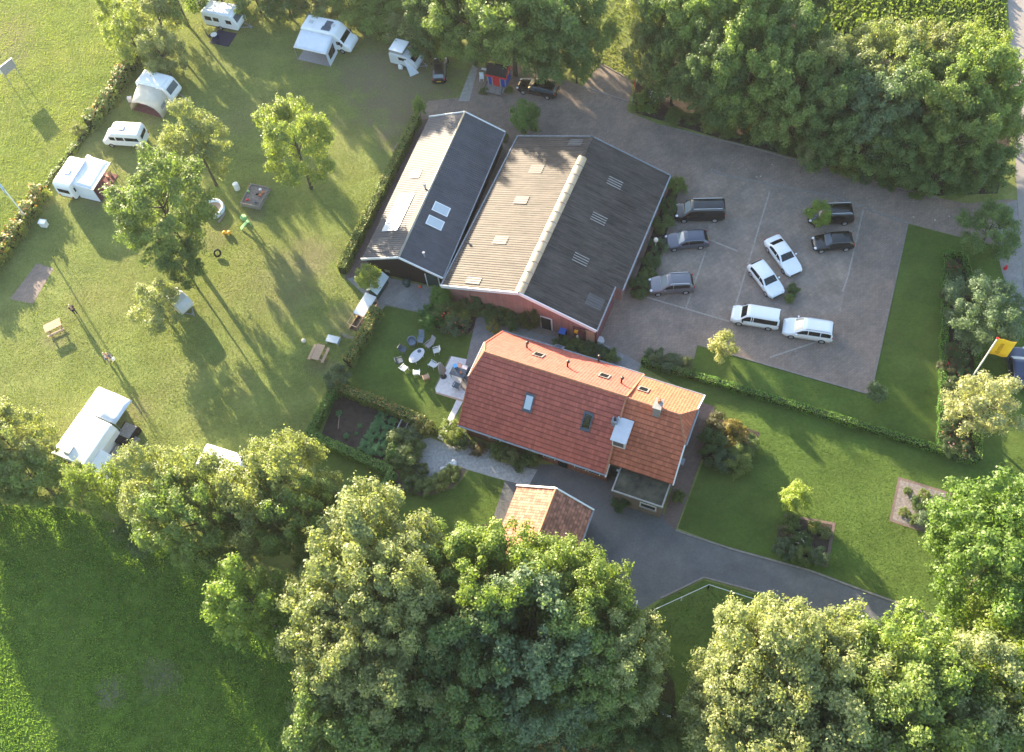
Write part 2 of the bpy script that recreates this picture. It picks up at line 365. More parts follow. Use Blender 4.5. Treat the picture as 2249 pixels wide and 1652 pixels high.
struct('field', [(-500, 1110), (0, 1110), (130, 1110), (350, 1180), (560, 1260), (700, 1420), (900, 1580), (1050, 1800), (-500, 1800)], fieldg, 0.004)
struct('garden_lawn', [(1488, 1160), (1545, 1010), (1545, 880), (1400, 800), (1520, 757), (1690, 800), (1908, 865), (1993, 487), (2110, 515), (2240, 560), (2300, 1000), (2300, 1400), (2030, 1343), (1900, 1298), (1780, 1253), (1600, 1203)], garden, 0.004)
struct('back_lawn', [(770, 800), (845, 672), (930, 685), (1062, 700), (1060, 760), (1010, 900), (960, 962), (740, 855)], garden, 0.004)
struct('orchard_lawn', [(690, 965), (865, 1045), (1000, 1075), (1130, 1065), (1115, 1130), (900, 1260), (700, 1230)], garden, 0.006)
BR = R(-29.7)
yardm = paving_mat('yard_bricks', (0.25, 0.20, 0.168), (0.30, 0.24, 0.20), (0.18, 0.14, 0.115), 0.42, 0.2, BR, 0.6)
parkm = paving_mat('parking_bricks', (0.265, 0.22, 0.185), (0.31, 0.255, 0.215), (0.19, 0.16, 0.135), 0.5, 0.5, BR, 0.7)
greym = paving_mat('grey_slabs', (0.26, 0.25, 0.245), (0.31, 0.295, 0.285), (0.2, 0.19, 0.18), 0.6, 0.6, BR, 0.5)
brickm = paving_mat('brown_bricks', (0.17, 0.125, 0.11), (0.21, 0.15, 0.13), (0.12, 0.1, 0.09), 0.3, 0.15, BR, 0.5)
tilem = paving_mat('terrace_tiles', (0.72, 0.72, 0.75), (0.80, 0.80, 0.82), (0.55, 0.55, 0.56), 0.5, 0.5, BR, 0.12)
asph = paving_mat('asphalt', (0.140, 0.143, 0.150), (0.154, 0.156, 0.162), (0.126, 0.129, 0.136), 0.21, 0.105, BR, 0.55)
roadm = mat('road_asphalt', (0.27, 0.24, 0.22), 0.9, 0.15, 0.12, 0.5, 0.2, 30.0)
grav = mat('gravel', (0.36, 0.35, 0.345), 0.95, 0.1, 0.3, 4.0, 0.8, 25.0)
struct('yard_paving', [(940, 222), (1010, 214), (1030, 222), (1048, 148), (1140, 140), (1280, 190), (1316, 138), (1388, 178), (1380, 245), (1452, 276), (1560, 303), (1640, 322), (1800, 366), (1960, 410), (2060, 435),
        (2125, 447), (2212, 438), (2236, 440), (2243, 545), (2160, 533), (2092, 517), (1993, 491), (1919, 830), (1908, 866), (1763, 825), (1531, 757), (1524, 788), (1408, 787), (1398, 820), (1250, 770), (1060, 700), (1075, 640), (1060, 560), (940, 470), (860, 330)], yardm, 0.008)
struct('parking_paving', [(1560, 372), (1590, 385), (1830, 432), (1898, 448), (1895, 468), (1862, 605), (1845, 690), (1604, 707), (1379, 641), (1440, 480)], parkm, 0.012)
struct('path', [(920, 262), (946, 262), (900, 380), (815, 570), (815, 612), (757, 614), (762, 590), (840, 420)], brickm, 0.012)
struct('paved_yard', [(762, 612), (812, 601), (990, 640), (955, 650), (933, 686), (849, 668), (832, 690), (812, 660)], greym, 0.016)
struct('driveway', [(1120, 1020), (1250, 1020), (1340, 1045), (1460, 1060), (1455, 1128), (1483, 1164), (1600, 1204), (1780, 1254), (1900, 1299), (2030, 1345), (2330, 1440), (2330, 1520), (2085, 1434), (1880, 1378), (1770, 1338), (1665, 1300), (1545, 1268), (1450, 1314), (1390, 1350), (1270, 1330), (1120, 1260), (1085, 1130)], asph, 0.012)
struct('side_path', [(1538, 883), (1569, 893), (1556, 960), (1539, 1010), (1483, 1166), (1455, 1140), (1478, 1066)], brickm, 0.016)
struct('road', [(2205, -150), (2212, 0), (2225, 228), (2231, 395), (2234, 440), (2241, 545), (2249, 640), (2262, 760), (2300, 1100), (2500, 1100), (2350, 300), (2300, -150)], roadm, 0.012)
struct('verge', [(2182, 520), (2212, 445), (2232, 440), (2241, 545), (2248, 640), (2252, 690), (2225, 660), (2200, 600)], greym, 0.016)
struct('terrace', [(990, 782), (1062, 797), (1030, 900), (1018, 880), (957, 862), (955, 852)], tilem, 0.020)
struct('gravel_terrace', [(924, 966), (945, 961), (990, 979), (1035, 974), (1081, 989), (1123, 1020), (1180, 1032), (1160, 1068), (1090, 1050), (1022, 1030), (992, 1017), (957, 1047), (916, 1047), (903, 1027), (916, 1002)], grav, 0.016)
struct('garden_path', [(1003, 876), (1016, 882), (985, 940), (972, 968), (960, 962), (985, 915)], tilem, 0.024)
arc = [(862, 1036), (870, 1062), (892, 1082), (925, 1088), (960, 1084), (990, 1072), (1012, 1052), (1024, 1030)]
arci = [(1013, 1026), (1000, 1046), (982, 1060), (955, 1070), (925, 1073), (897, 1068), (880, 1052), (875, 1034)]
struct('brick_path', arc + arci, brickm, 0.020)
struct('footpath', [(872, 1062), (888, 1078), (866, 1102), (848, 1118), (838, 1112)], brickm, 0.024)
struct('soil', [(742, 862), (935, 938), (885, 1030), (866, 1032), (700, 968)], SOIL, 0.012)
struct('slab_patch', [(81, 578), (118, 590), (72, 667), (21.5, 657)], yardm, 0.012)
struct('concrete_strip', [(1037, 143), (1049, 150), (1030, 223), (1006, 222)], CONCRETE, 0.016)
struct('border_soil', [(2078, 562), (2108, 562), (2135, 640), (2138, 800), (2140, 1012), (2066, 985), (2072, 760)], SOIL, 0.012)
struct('shrub_soil', [(1557, 912), (1598, 925), (1668, 950), (1660, 975), (1635, 1040), (1540, 1008)], SOIL, 0.020)
struct('paddock', [(1400, 1362), (1450, 1320), (1545, 1274), (1665, 1307), (1770, 1345), (1880, 1385), (2050, 1445), (2050, 1720), (1470, 1720), (1440, 1500)], garden, 0.006)
struct('orchard', [(1000, 1072), (1030, 1033), (1175, 1070), (1120, 1140), (900, 1270), (690, 1240), (690, 1100), (866, 1120), (905, 1095)], garden, 0.005)
def bed(pts, soil, wdt):
    struct('bed_edging', pts, brickm, 0.016)
    c = (sum(p[0] for p in pts) / len(pts), sum(p[1] for p in pts) / len(pts))
    struct('bed_soil', [(c[0] + (x - c[0]) * wdt, c[1] + (y - c[1]) * wdt) for x, y in pts], soil, 0.024)
bed([(1722, 1128), (1835, 1148), (1817, 1246), (1701, 1208)], SOIL, 0.88)
bed([(1972, 1047), (2098, 1085), (2062, 1180), (1952, 1144)], GREYSAND, 0.90)
bed([(950, 672), (1060, 700), (1030, 735), (930, 715)], SOIL, 0.95)
bed([(1060, 640), (1150, 668), (1300, 722), (1290, 738), (1150, 700), (1060, 672)], SOIL, 0.97)
struct('path_slabs', [(1045, 700), (1062, 690), (1190, 735), (1320, 752), (1410, 800), (1396, 822), (1240, 770), (1120, 728), (1060, 770), (1020, 860), (1010, 850)], greym, 0.028)
struct('bed_strip', [(1475, 395), (1495, 400), (1450, 560), (1425, 640), (1385, 640)], SOIL, 0.020)
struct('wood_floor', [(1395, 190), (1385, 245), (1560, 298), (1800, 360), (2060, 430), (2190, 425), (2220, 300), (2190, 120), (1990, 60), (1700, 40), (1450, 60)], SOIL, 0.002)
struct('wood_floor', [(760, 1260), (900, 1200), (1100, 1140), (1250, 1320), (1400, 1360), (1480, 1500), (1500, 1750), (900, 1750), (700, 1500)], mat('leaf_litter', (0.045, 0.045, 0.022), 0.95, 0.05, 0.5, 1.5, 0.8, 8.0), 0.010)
def strip(name, pts, wdt, h, m, z0=0.0):
    mb = MB()
    for a, b in zip(pts[:-1], pts[1:]):
        A = at(*a); B = at(*b); mb.bar(A + Vector((0, 0, z0 + h / 2)), B + Vector((0, 0, z0 + h / 2)), wdt, h)
    return tag(mb.build(name, m), kind='structure')
kerbm = mat('kerb_stone', (0.22, 0.195, 0.175), 0.85, 0.2, 0.2, 3.0, 0.2, 20.0)
strip('kerb', [(1560, 372), (1592, 385), (1830, 432), (1993, 491)], 0.22, 0.05, kerbm)
strip('kerb', [(1993, 491), (1919, 830), (1908, 866)], 0.14, 0.07, kerbm)
strip('kerb', [(1908, 866), (1763, 825), (1531, 757)], 0.14, 0.07, kerbm)
strip('kerb', [(1452, 276), (1560, 303), (1640, 322), (1800, 366), (1960, 410), (2060, 435)], 0.14, 0.08, kerbm)
strip('kerb', [(1483, 1165), (1600, 1204), (1780, 1254), (1900, 1299), (2030, 1345)], 0.16, 0.08, kerbm)
strip('kerb', [(1450, 1314), (1545, 1268), (1665, 1300), (1770, 1338), (1880, 1378)], 0.14, 0.08, kerbm)
strip('kerb', [(1316, 138), (1388, 178)], 0.14, 0.08, kerbm)
strip('kerb', [(1280, 190), (1378, 222)], 0.16, 0.03, OLDWOOD)
bandm = mat('pale_paving_band', (0.31, 0.275, 0.24), 0.85, 0.2, 0.25, 3.0)
for p in ([(1690, 420), (1604, 707)], [(1549, 552), (1506, 677)], [(1895, 462), (1862, 605), (1850, 640)], [(1379, 641), (1604, 707)], [(1690, 785), (1825, 740)], [(1620, 552), (1540, 520)]):
    strip('paving_band', p, 0.16, 0.006, bandm, 0.011)
strip('edging', [(955, 852), (990, 782)], 0.12, 0.03, kerbm)
strip('edging', [(957, 863), (1018, 881)], 0.16, 0.05, SAND)
strip('edging', [(844, 669), (930, 688)], 0.14, 0.05, kerbm)

# ------------------------------------------------------------------ foliage
def mesh_quads(name, P, m, smooth=False):
    """P: (n, 4, 3) array of quads"""
    n = len(P); me = bpy.data.meshes.new(name)
    me.vertices.add(n * 4); me.vertices.foreach_set('co', P.astype(np.float32).ravel())
    me.loops.add(n * 4); me.loops.foreach_set('vertex_index', np.arange(n * 4, dtype=np.int32))
    me.polygons.add(n); me.polygons.foreach_set('loop_start', np.arange(0, n * 4, 4, dtype=np.int32))
    me.update(calc_edges=True); me.validate(); me.materials.append(m)
    return me
def unit(a): return a / (np.linalg.norm(a, axis=-1, keepdims=True) + 1e-9)
def leaf_quads(rg, pos, nrm, size):
    """folded leaf clumps: diamond quads round pos with normal nrm"""
    n = len(pos); a = unit(np.cross(nrm, rg.normal(size=(n, 3)))); b = np.cross(nrm, a)
    s = (size * rg.uniform(0.55, 1.35, n))[:, None]; q = s * rg.uniform(0.45, 0.8, (n, 1))
    droop = nrm * s * 0.25
    return np.stack([pos - a * s - droop, pos - b * q, pos + a * s - droop * rg.uniform(-1, 1, (n, 1)), pos + b * q], 1)
def crown_points(rg, Rr, Rv, nb, ns, lr, nleaf):
    """boughs, twig clumps on each bough, leaves on each clump"""
    k = np.arange(nb) + .5; ph = np.arccos(1 - 1.72 * k / nb); th = k * 2.39996 + rg.uniform(0, 6.28)
    d = unit(np.stack([np.cos(th) * np.sin(ph), np.sin(th) * np.sin(ph), np.cos(ph)], 1) + rg.normal(0, .16, (nb, 3)))
    f = rg.uniform(.50, .78, nb); bc = d * f[:, None] * np.array([Rr, Rr, Rv]); br = rg.uniform(.26, .44, nb) * Rr
    bi = np.repeat(np.arange(nb), ns); n = len(bi)
    e = unit(rg.normal(size=(n, 3)) + d[bi] * .7 + np.array([0, 0, .35]))
    c = bc[bi] + e * (br[bi] * rg.uniform(.55, 1.0, n))[:, None]
    q = np.linalg.norm(c / np.array([Rr, Rr, Rv]), axis=1); c = c * np.minimum(1, .97 / q)[:, None]
    r = lr * rg.uniform(.55, 1.35, n)
    ax = unit(e + d[bi] * .6 + np.array([0, 0, .5]))
    wt = r ** 2; i = rg.choice(n, nleaf, p=wt / wt.sum())
    g = unit(rg.normal(size=(nleaf, 3)) + e[i] * .55 + np.array([0, 0, .2]))
    rad = np.clip(rg.normal(.86, .22, nleaf), .15, 1.4)
    off = g * (r[i] * rad)[:, None]; off = off + ax[i] * (np.sum(off * ax[i], 1) * .55)[:, None]
    nrm = unit(g * .95 + rg.normal(size=(nleaf, 3)) * .42 + np.array([0, 0, .35]))
    return c[i] + off, nrm
CLS = {'S': (1.2, 1.2, 10, 7, .28, 5600, .068), 'M': (2.5, 2.8, 13, 8, .40, 12000, .088), 'L': (4.5, 5.0, 19, 10, .56, 32000, .112), 'X': (6.5, 7.0, 24, 13, .70, 56000, .132)}
CROWN = {}
for ck, (Rr, Rv, nb_, ns_, lr, nleaf, ls) in CLS.items():
    for v in range(4):
        rg = np.random.default_rng(hash((len(ck) + ord(ck[0]), v)) % 9999 + v)
        pos, nrm = crown_points(rg, Rr, Rv, nb_, ns_, lr, nleaf)
        CROWN[ck, v] = mesh_quads('crown', leaf_quads(rg, pos, nrm, np.full(nleaf, ls)), LEAF)
def trunk_mesh(seed, h, r):
    rd = random.Random(seed); mb = MB(); pts = [(0, 0, -0.1)]
    x = y = 0
    for k in range(1, 7):
        x += rd.uniform(-.04, .04) * h * .3; y += rd.uniform(-.04, .04) * h * .3; pts.append((x, y, h * k / 6))
    mb.tube(pts, [r * 1.35, r, r * .92, r * .82, r * .7, r * .5, r * .25], 8)
    for k in range(7):
        a = rd.uniform(0, 6.28); z0 = h * rd.uniform(.5, .85); ln = h * rd.uniform(.22, .4)
        p0 = Vector((x * z0 / h, y * z0 / h, z0)); d = Vector((math.cos(a) * .8, math.sin(a) * .8, .75))
        mb.tube([p0, p0 + d * ln * .5, p0 + d * ln + Vector((0, 0, ln * .1))], [r * .4, r * .28, r * .1], 6)
    me = mb.build('trunk', BARK, smooth=True); d = me.data; bpy.data.objects.remove(me); return d
TRUNK = {k: trunk_mesh(5 + i, 1.0 * h, r) for i, (k, h, r) in enumerate((('S', 2.0, .05), ('M', 4.0, .11), ('L', 7.0, .20), ('X', 10.0, .30)))}
TH = {'S': 2.0, 'M': 4.0, 'L': 7.0, 'X': 10.0}
rnd = random.Random(11)
ntree = 0
def tree(px, py, zc, Rr, Rv, colr, label, group=None, cls=None, name='tree', cat='tree', pale=False):
    global ntree
    ck = cls or ('S' if Rr < 1.7 else 'M' if Rr < 3.2 else 'L' if Rr < 5.4 else 'X')
    p = at(px, py, zc); root = thing(name, label, cat, (p.x, p.y, 0), rnd.uniform(0, 6.28), group)
    v = ntree % 4; ntree += 1
    c = bpy.data.objects.new('crown', CROWN[ck, v]); col.objects.link(c); c.parent = root; c.location.z = zc
    sx = Rr / CLS[ck][0]; c.scale = (sx * rnd.uniform(.94, 1.06), sx * rnd.uniform(.94, 1.06), Rv / CLS[ck][1])
    j = rnd.uniform(.9, 1.1); j *= 1.4; c.color = (colr[0] * j, colr[1] * j, colr[2] * j, 1)
    t = bpy.data.objects.new('trunk', TRUNK[ck]); col.objects.link(t); t.parent = root
    k = (zc + Rv * .35) / TH[ck]; t.scale = (max(sx, .6), max(sx, .6), k)
    return root
def shrub(px, py, Rr, h, colr, label, group=None, name='shrub', cat='shrub', petals=None, pn=60):
    """low bush standing on the ground, one crown mesh reaching down to the soil (> blossom)"""
    global ntree
    ck = 'S' if Rr < 1.7 else 'M'; v = ntree % 4; ntree += 1
    p = at(px, py, h * .5); o = bpy.data.objects.new(name, CROWN[ck, v]); col.objects.link(o)
    o.location = (p.x, p.y, h * .5); s = Rr / CLS[ck][0]; o.scale = (s * rnd.uniform(.9, 1.1), s * rnd.uniform(.9, 1.1), h * .5 / CLS[ck][1] * 1.1)
    o.rotation_euler = (0, 0, rnd.uniform(0, 6.28)); o.color = (colr[0] * 1.1, colr[1] * 1.1, colr[2] * 1.05, 1)
    tag(o, label, cat, group)
    if petals:
        rg = np.random.default_rng(ntree); d = unit(rg.normal(size=(pn, 3)) + np.array([0, 0, .9])); r = CLS[ck][0]
        P = d * np.array([r, r, CLS[ck][1]]) * rg.uniform(.85, 1.02, (pn, 1))
        me = mesh_quads('blossom', leaf_quads(rg, P, unit(d + np.array([0, 0, .6])), np.full(pn, .10)), PETAL)
        b = bpy.data.objects.new('blossom', me); col.objects.link(b); b.parent = o; b.color = (*petals, 1)
    return o
def hedge(pts, wd, h, colr, label, dens=190, ls=0.085, group=None, name='hedge', tips=None, wob=0.06):
    """clipped hedge along ground points: leaves over top and sides of a dense twig core"""
    rg = np.random.default_rng(len(pts) * 7 + int(pts[0][0]))
    A = [at(*p) for p in pts]; root = thing(name, label, 'hedge', A[0], 0, group)
    core = MB(); Q = []; N = []
    for a, b in zip(A[:-1], A[1:]):
        core.bar(a + Vector((0, 0, h * .45)) - A[0], b + Vector((0, 0, h * .45)) - A[0], wd * .72, h * .86)
        d = np.array(b - a); L = np.linalg.norm(d[:2]); u = d / L; nv = np.array([-u[1], u[0], 0])
        n = int(L * (wd + 2 * h) * dens); s = rg.uniform(0, L, n); q = rg.uniform(0, wd + 2 * h, n)
        o = np.zeros((n, 3)); nn = np.zeros((n, 3))
        top = (q > h) & (q < h + wd); lf = q <= h; rt = q >= h + wd
        o[top, 2] = h; nn[top] = (0, 0, 1)
        o += np.where(top, q - h - wd / 2, np.where(lf, -wd / 2, wd / 2))[:, None] * nv
        o[lf, 2] = q[lf]; o[rt, 2] = (q - h - wd)[rt]; nn[lf] = -nv; nn[rt] = nv
        wv = wob * np.sin(s * 1.9 + 1.3) + wob * .7 * np.sin(s * 4.7)
        o += nn * (wv[:, None] + rg.normal(0, wob * .7, (n, 1)))
        Q.append(np.array(a - A[0]) + u * s[:, None] + o); N.append(unit(nn + rg.normal(0, .5, (n, 3)) + np.array([0, 0, .2])))
    cm = core.build('twigs', MATS['hedge_core'], root)
    Q = np.concatenate(Q); N = np.concatenate(N)
    k = bpy.data.objects.new('foliage', mesh_quads('foliage', leaf_quads(rg, Q, N, np.full(len(Q), ls)), HEDGE)); col.objects.link(k); k.parent = root; k.color = (colr[0] * 1.9, colr[1] * 1.8, colr[2] * 1.7, 1)
    if tips:
        i = rg.choice(len(Q), int(len(Q) * .09)); i = i[Q[i, 2] > h * .75]
        t = bpy.data.objects.new('shoots', mesh_quads('shoots', leaf_quads(rg, Q[i] + np.array([0, 0, .04]), N[i], np.full(len(i), ls * 1.1)), HEDGE)); col.objects.link(t); t.parent = root; t.color = (*tips, 1); t['kind'] = 'stuff'
    return root
mat('hedge_core', (0.035, 0.045, 0.018), 0.95, 0.05, 0.4, 6.0)

MID = (0.118, 0.168, 0.046); DARK = (0.082, 0.132, 0.040); LIME = (0.168, 0.212, 0.052); PALE = (0.180, 0.208, 0.092); OLIVE = (0.158, 0.182, 0.072); YEL = (0.29, 0.27, 0.08); BLUEG = (0.100, 0.148, 0.078); BRIGHT = (0.142, 0.200, 0.048)

# trees on the camping field
tree(645, 312, 7.4, 3.7, 5.2, LIME, 'tall bright green tree alone on the camping field, left of the long dark barn', 'trees on the camping field')
tree(430, 318, 6.6, 3.2, 5.0, PALE, 'pale leaved slender tree just below the caravan with the cream awning', 'trees on the camping field')
tree(358, 462, 8.0, 5.1, 6.0, MID, 'biggest broad tree of the camping field, overhanging the round pool', 'trees on the camping field')
tree(398, 575, 4.8, 2.1, 3.2, DARK, 'narrow tree tucked under the lower edge of the biggest field tree', 'trees on the camping field')
tree(350, 676, 3.0, 2.6, 2.8, PALE, 'small grey green fruit tree beside the egg shaped trailer', 'trees on the camping field')
shrub(741, 832, 1.35, 2.0, BLUEG, 'round blue green bush at the top corner of the vegetable garden hedge')
shrub(172, 288, .75, 1.3, OLIVE, 'lone round bush in the meadow beside the campervan')
tree(920, 236, 1.4, .7, 1.4, BRIGHT, 'thin young tree on the bare strip near the far end of the dark barn')
tree(806, 612, 2.8, 1.2, 1.5, (0.17, 0.21, 0.04), 'small yellow green tree over the chicken house')
# hedge row top left
WH = 'bushy trees along the meadow hedge'
tree(345, 35, 4.0, 2.9, 4.2, OLIVE, 'grey green bushy tree at the top left, next to the topmost caravan', WH)
tree(292, 92, 3.6, 2.7, 3.8, LIME, 'yellow green bushy tree nearest the open meadow, above the cream awning caravan', WH)
tree(352, 118, 3.4, 2.5, 3.4, PALE, 'lower pale bushy tree just above the cream awning caravan', WH)
tree(385, -8, 4.6, 3.0, 4.6, MID, 'bushy tree cut off by the top edge, left of the topmost caravan', WH)
tree(250, 30, 2.8, 2.0, 2.8, LIME, 'small yellow green tree on the meadow side of the hedge row, upper left', WH)
# shrub belt along the top
SB = 'shrubs behind the caravans'
for (x, y, r, z, c, l) in ((560, -12, 2.4, 2.6, MID, 'shrub just right of the topmost caravan at the upper edge'), (630, 2, 2.3, 2.6, DARK, 'dark shrub at the back left corner of the motorhome'),
        (705, 2, 2.5, 2.8, OLIVE, 'olive shrub directly behind the motorhome'), (768, 8, 2.6, 2.9, LIME, 'light green shrub behind the nose of the motorhome'),
        (842, 26, 2.6, 2.8, BRIGHT, 'bright shrub between motorhome and small pop top caravan'), (900, 62, 2.4, 2.6, OLIVE, 'olive shrub behind the small pop top caravan'),
        (800, -20, 2.8, 3.0, LIME, 'yellow green shrub at the top edge above the motorhome nose'), (938, 88, 1.8, 2.3, DARK, 'dark shrub right behind the tongue of the pop top caravan'), (868, 0, 2.8, 3.2, BRIGHT, 'bright shrub at the top edge above the pop top caravan'), (480, -22, 2.6, 3.0, DARK, 'dark shrub at the upper edge above the topmost caravan')):
    tree(x, y + 6, 2.3, r * 1.22, 2.5, c, l, SB)
tree(978, 100, 2.6, 1.4, 2.2, (0.17, 0.20, 0.03), 'yellow green columnar bush beside the small dark hatchback')
GW = 'big trees behind the playhouse'
for (x, y, z, r, rv, c, l) in ((960, 20, 6, 3.6, 5, DARK, 'leftmost of the big trees behind the playhouse'), (1030, 35, 7, 4.4, 6, MID, 'big round tree above and left of the playhouse'),
        (1120, 45, 8, 5.2, 6.5, MID, 'tallest round tree straight above the playhouse'), (1215, 45, 8, 5.2, 6.5, DARK, 'big dark tree above the black estate car'),
        (1285, 85, 5, 3.0, 4.4, MID, 'tree at the right end of the group, beside the grassy gap'), (1180, 105, 4.2, 3.0, 3.4, DARK, 'low dark tree right behind the black estate car'),
        (1062, 92, 4.0, 2.6, 3.2, DARK, 'low dark tree right behind the playhouse'), (1265, 145, 2.6, 1.9, 2.4, MID, 'low bush between the black estate car and the grassy gap')):
    tree(x, y, z, r, rv, c, l, GW)
# the wood above the parking lot
WD = 'trees of the wood above the parking lot'
W = [(1425, 30, 6, 2.6, 5, PALE, 'silvery willow at the top left corner of the wood, by the grassy gap'), (1418, 128, 4.5, 2.4, 4, OLIVE, 'grey green tree at the left edge of the wood beside the grassy gap'),
     (1470, 60, 7, 3.6, 6, DARK, 'dark tree second from the grassy gap'), (1480, 155, 5, 3.0, 4.4, MID, 'tree behind the white flowering shrub'), (1545, 45, 8, 4.6, 7, BRIGHT, 'tall bright tree a quarter of the way along the wood, at the top edge'),
     (1560, 165, 6.5, 4.0, 5.5, DARK, 'dark tree above the round clipped bushes'), (1630, 50, 8, 4.6, 7, MID, 'broad tree at the top edge, left of the crop field'), (1650, 165, 7, 4.4, 6, BRIGHT, 'bright tree in the middle of the left half of the wood'),
     (1600, 235, 4, 2.6, 3.8, DARK, 'low dark tree at the foot of the wood behind the yellow bush'), (1720, 100, 7.5, 4.2, 6.2, DARK, 'tall dark tree right at the left edge of the crop field'), (1740, 215, 6.5, 4.2, 5.5, MID, 'tree in the front row of the wood above the two black cars'),
     (1690, 262, 3.6, 2.6, 3.4, MID, 'low tree at the wood edge just right of the yellow bush'), (1825, 172, 6.5, 3.9, 5.6, OLIVE, 'greyish tree below the crop field'), (1835, 245, 6, 4.0, 5.2, DARK, 'dark tree in the centre of the wood, front row'), (1800, 310, 3.4, 2.6, 3.2, DARK, 'low dark tree at the wood edge with a pale trunk beside it'),
     (1915, 165, 6.5, 4.0, 5.6, PALE, 'pale tree under the dry patch of the crop field'), (1925, 240, 6.5, 4.4, 5.5, BLUEG, 'blue green tree right of the centre of the wood'), (1900, 325, 3.6, 2.9, 3.4, MID, 'low tree at the wood edge halfway to the road'),
     (2030, 158, 6.5, 3.9, 5.4, OLIVE, 'olive tree behind the corner of the wood nearest the road'), (2030, 225, 7, 4.6, 6, MID, 'broad tree one row in from the road corner'), (1990, 330, 4.2, 3.2, 4, DARK, 'dark low tree at the lower edge of the wood'),
     (2128, 150, 6, 3.7, 5.2, LIME, 'yellow green tree at the road side, upper right corner of the wood'), (2140, 215, 7, 4.4, 6, BRIGHT, 'bright tree leaning over the road'), (2100, 315, 5.5, 4.0, 5, MID, 'tree in the lower right of the wood, near the drive entrance'),
     (2060, 385, 2.8, 2.4, 2.6, DARK, 'low bush at the lower edge of the wood by the drive'), (2150, 370, 3.8, 2.8, 3.6, DARK, 'last dark tree of the wood where the drive meets the road'), (2180, 290, 4.5, 2.6, 4, MID, 'slim tree on the road side of the wood'),
     (1745, -15, 7, 3.6, 5.5, DARK, 'tree cut off by the top edge beside the crop field')]
for (x, y, z, r, rv, c, l) in W: tree(x, y, z, r, rv, c, l, WD)
tree(1768, 338, 3.0, .9, 1.6, PALE, 'slim birch with a white trunk at the edge of the wood')
FB = 'bushes along the wood edge'
for (x, y, r, h, c, l) in ((1415, 225, 1.5, 1.7, BRIGHT, 'bright clipped bush at the corner where the drive bends'), (1480, 257, 1.1, 1.3, MID, 'round bush second from the drive bend'), (1520, 262, 1.0, 1.2, DARK, 'dark round bush below the white flowering shrub'),
        (1560, 268, 1.2, 1.9, LIME, 'upright light bush left of the yellow bush'), (1600, 290, 1.0, 1.1, MID, 'low bush in front of the yellow bush'), (1680, 305, 1.1, 1.2, BLUEG, 'low blue green bush right of the yellow bush'),
        (1725, 322, 1.2, 1.2, DARK, 'dark low bush under the slim birch'), (1790, 350, 1.1, 1.1, MID, 'low bush right of the slim birch'), (1850, 368, 1.1, 1.2, LIME, 'yellowish low bush on the drive edge'),
        (1900, 385, 1.0, 1.1, BLUEG, 'blue green low bush on the drive edge above the black cars'), (1950, 398, 1.1, 1.0, DARK, 'dark bush on the drive edge near the road'), (2010, 415, 1.0, 1.0, MID, 'last low bush on the drive edge before the road'), (1640, 305, .7, .7, DARK, 'small dark bush on the drive edge under the yellow bush')):
    shrub(x, y, r, h, c, l, FB)
shrub(1637, 270, 1.0, 2.0, (0.22, 0.20, 0.02), 'yellow egg shaped bush at the foot of the wood')
shrub(1447, 205, 1.25, 2.2, BLUEG, 'shrub covered in white blossom beside the grassy gap', petals=(.75, .75, .72), pn=230)
# right side
tree(2170, 508, 3.0, 2.7, 2.9, DARK, 'dense dark round tree where the drive meets the road, right edge')
tree(2160, 688, 3.2, 3.5, 3.0, BLUEG, 'broad blue green tree over the rose border, right edge')
tree(2165, 895, 3.6, 2.9, 3.2, (0.23, 0.24, 0.13), 'cream yellow leaved tree over the lower end of the rose border')
tree(2205, 1225, 8.5, 6.2, 7.4, (0.088, 0.15, 0.025), 'big lime green tree at the right edge, beside the drive')
tree(2235, 1450, 7.0, 5.0, 6.0, (0.13, 0.18, 0.022), 'lime green tree at the lower right edge under the bigger one')
tree(1586, 762, 1.7, 1.25, 1.25, (0.27, 0.28, 0.11), 'small yellow leaved tree on a white trunk at the corner of the parking lot')
tree(1745, 1092, 1.9, 1.2, 1.6, (0.23, 0.28, 0.07), 'small yellow tree at the top corner of the flower bed in the lawn')
tree(1925, 862, 1.3, .85, .95, BLUEG, 'little grey green standard tree at the lower corner of the parking lot')
tree(1797, 470, 2.3, 1.1, 1.15, (0.13, 0.19, 0.03), 'small round tree standing at the nose of the black minivan')
shrub(1741, 637, .55, .9, DARK, 'small dark bush in the parking lot below the white hatchback')
shrub(1733, 656, .48, .6, BRIGHT, 'small bright green bush in the parking lot below a darker one')
tree(1150, 262, 2.2, 1.6, 2.2, (0.08, 0.145, 0.03), 'small loose tree at the far gable of the brick barn')
shrub(1105, 300, .55, .9, (0.16, 0.17, 0.04), 'potted bush in the gap between the two barns')
# bottom belt
BT = 'trees between the campsite and the lower field'
for (x, y, z, r, rv, c, l) in ((28, 985, 5, 3.4, 4.6, OLIVE, 'olive tree at the left edge below the field'), (75, 1050, 3.8, 2.8, 3.6, MID, 'low tree next to the left edge, below the white tent house'), (205, 1075, 3.6, 2.5, 3.4, (0.14, 0.185, 0.04), 'yellow green tree just below the white tent house'),
        (352, 1075, 5.5, 3.4, 5, PALE, 'pale tree right of the tent house shadow'), (425, 1150, 6, 3.9, 5.5, MID, 'large tree overhanging the lower field, middle of the belt'), (466, 1076, 6, 2.9, 5, PALE, 'pale tree in front of the hidden caravan'),
        (558, 1135, 6, 3.1, 5, OLIVE, 'tree between the hidden caravan and the vegetable garden'), (632, 1060, 7, 3.7, 6.2, OLIVE, 'tall tree at the corner of the vegetable garden'), (660, 1140, 6, 3.6, 5, MID, 'tree right of the belt, beside the walled lawn')):
    tree(x, y, z + .4, r * 1.0, rv * 1.14, c, l, BT)
tree(550, 1322, 7.0, 3.1, 5.0, (0.15, 0.215, 0.045), 'small fresh green tree standing forward into the lower field')
BF = 'big trees along the bottom edge'
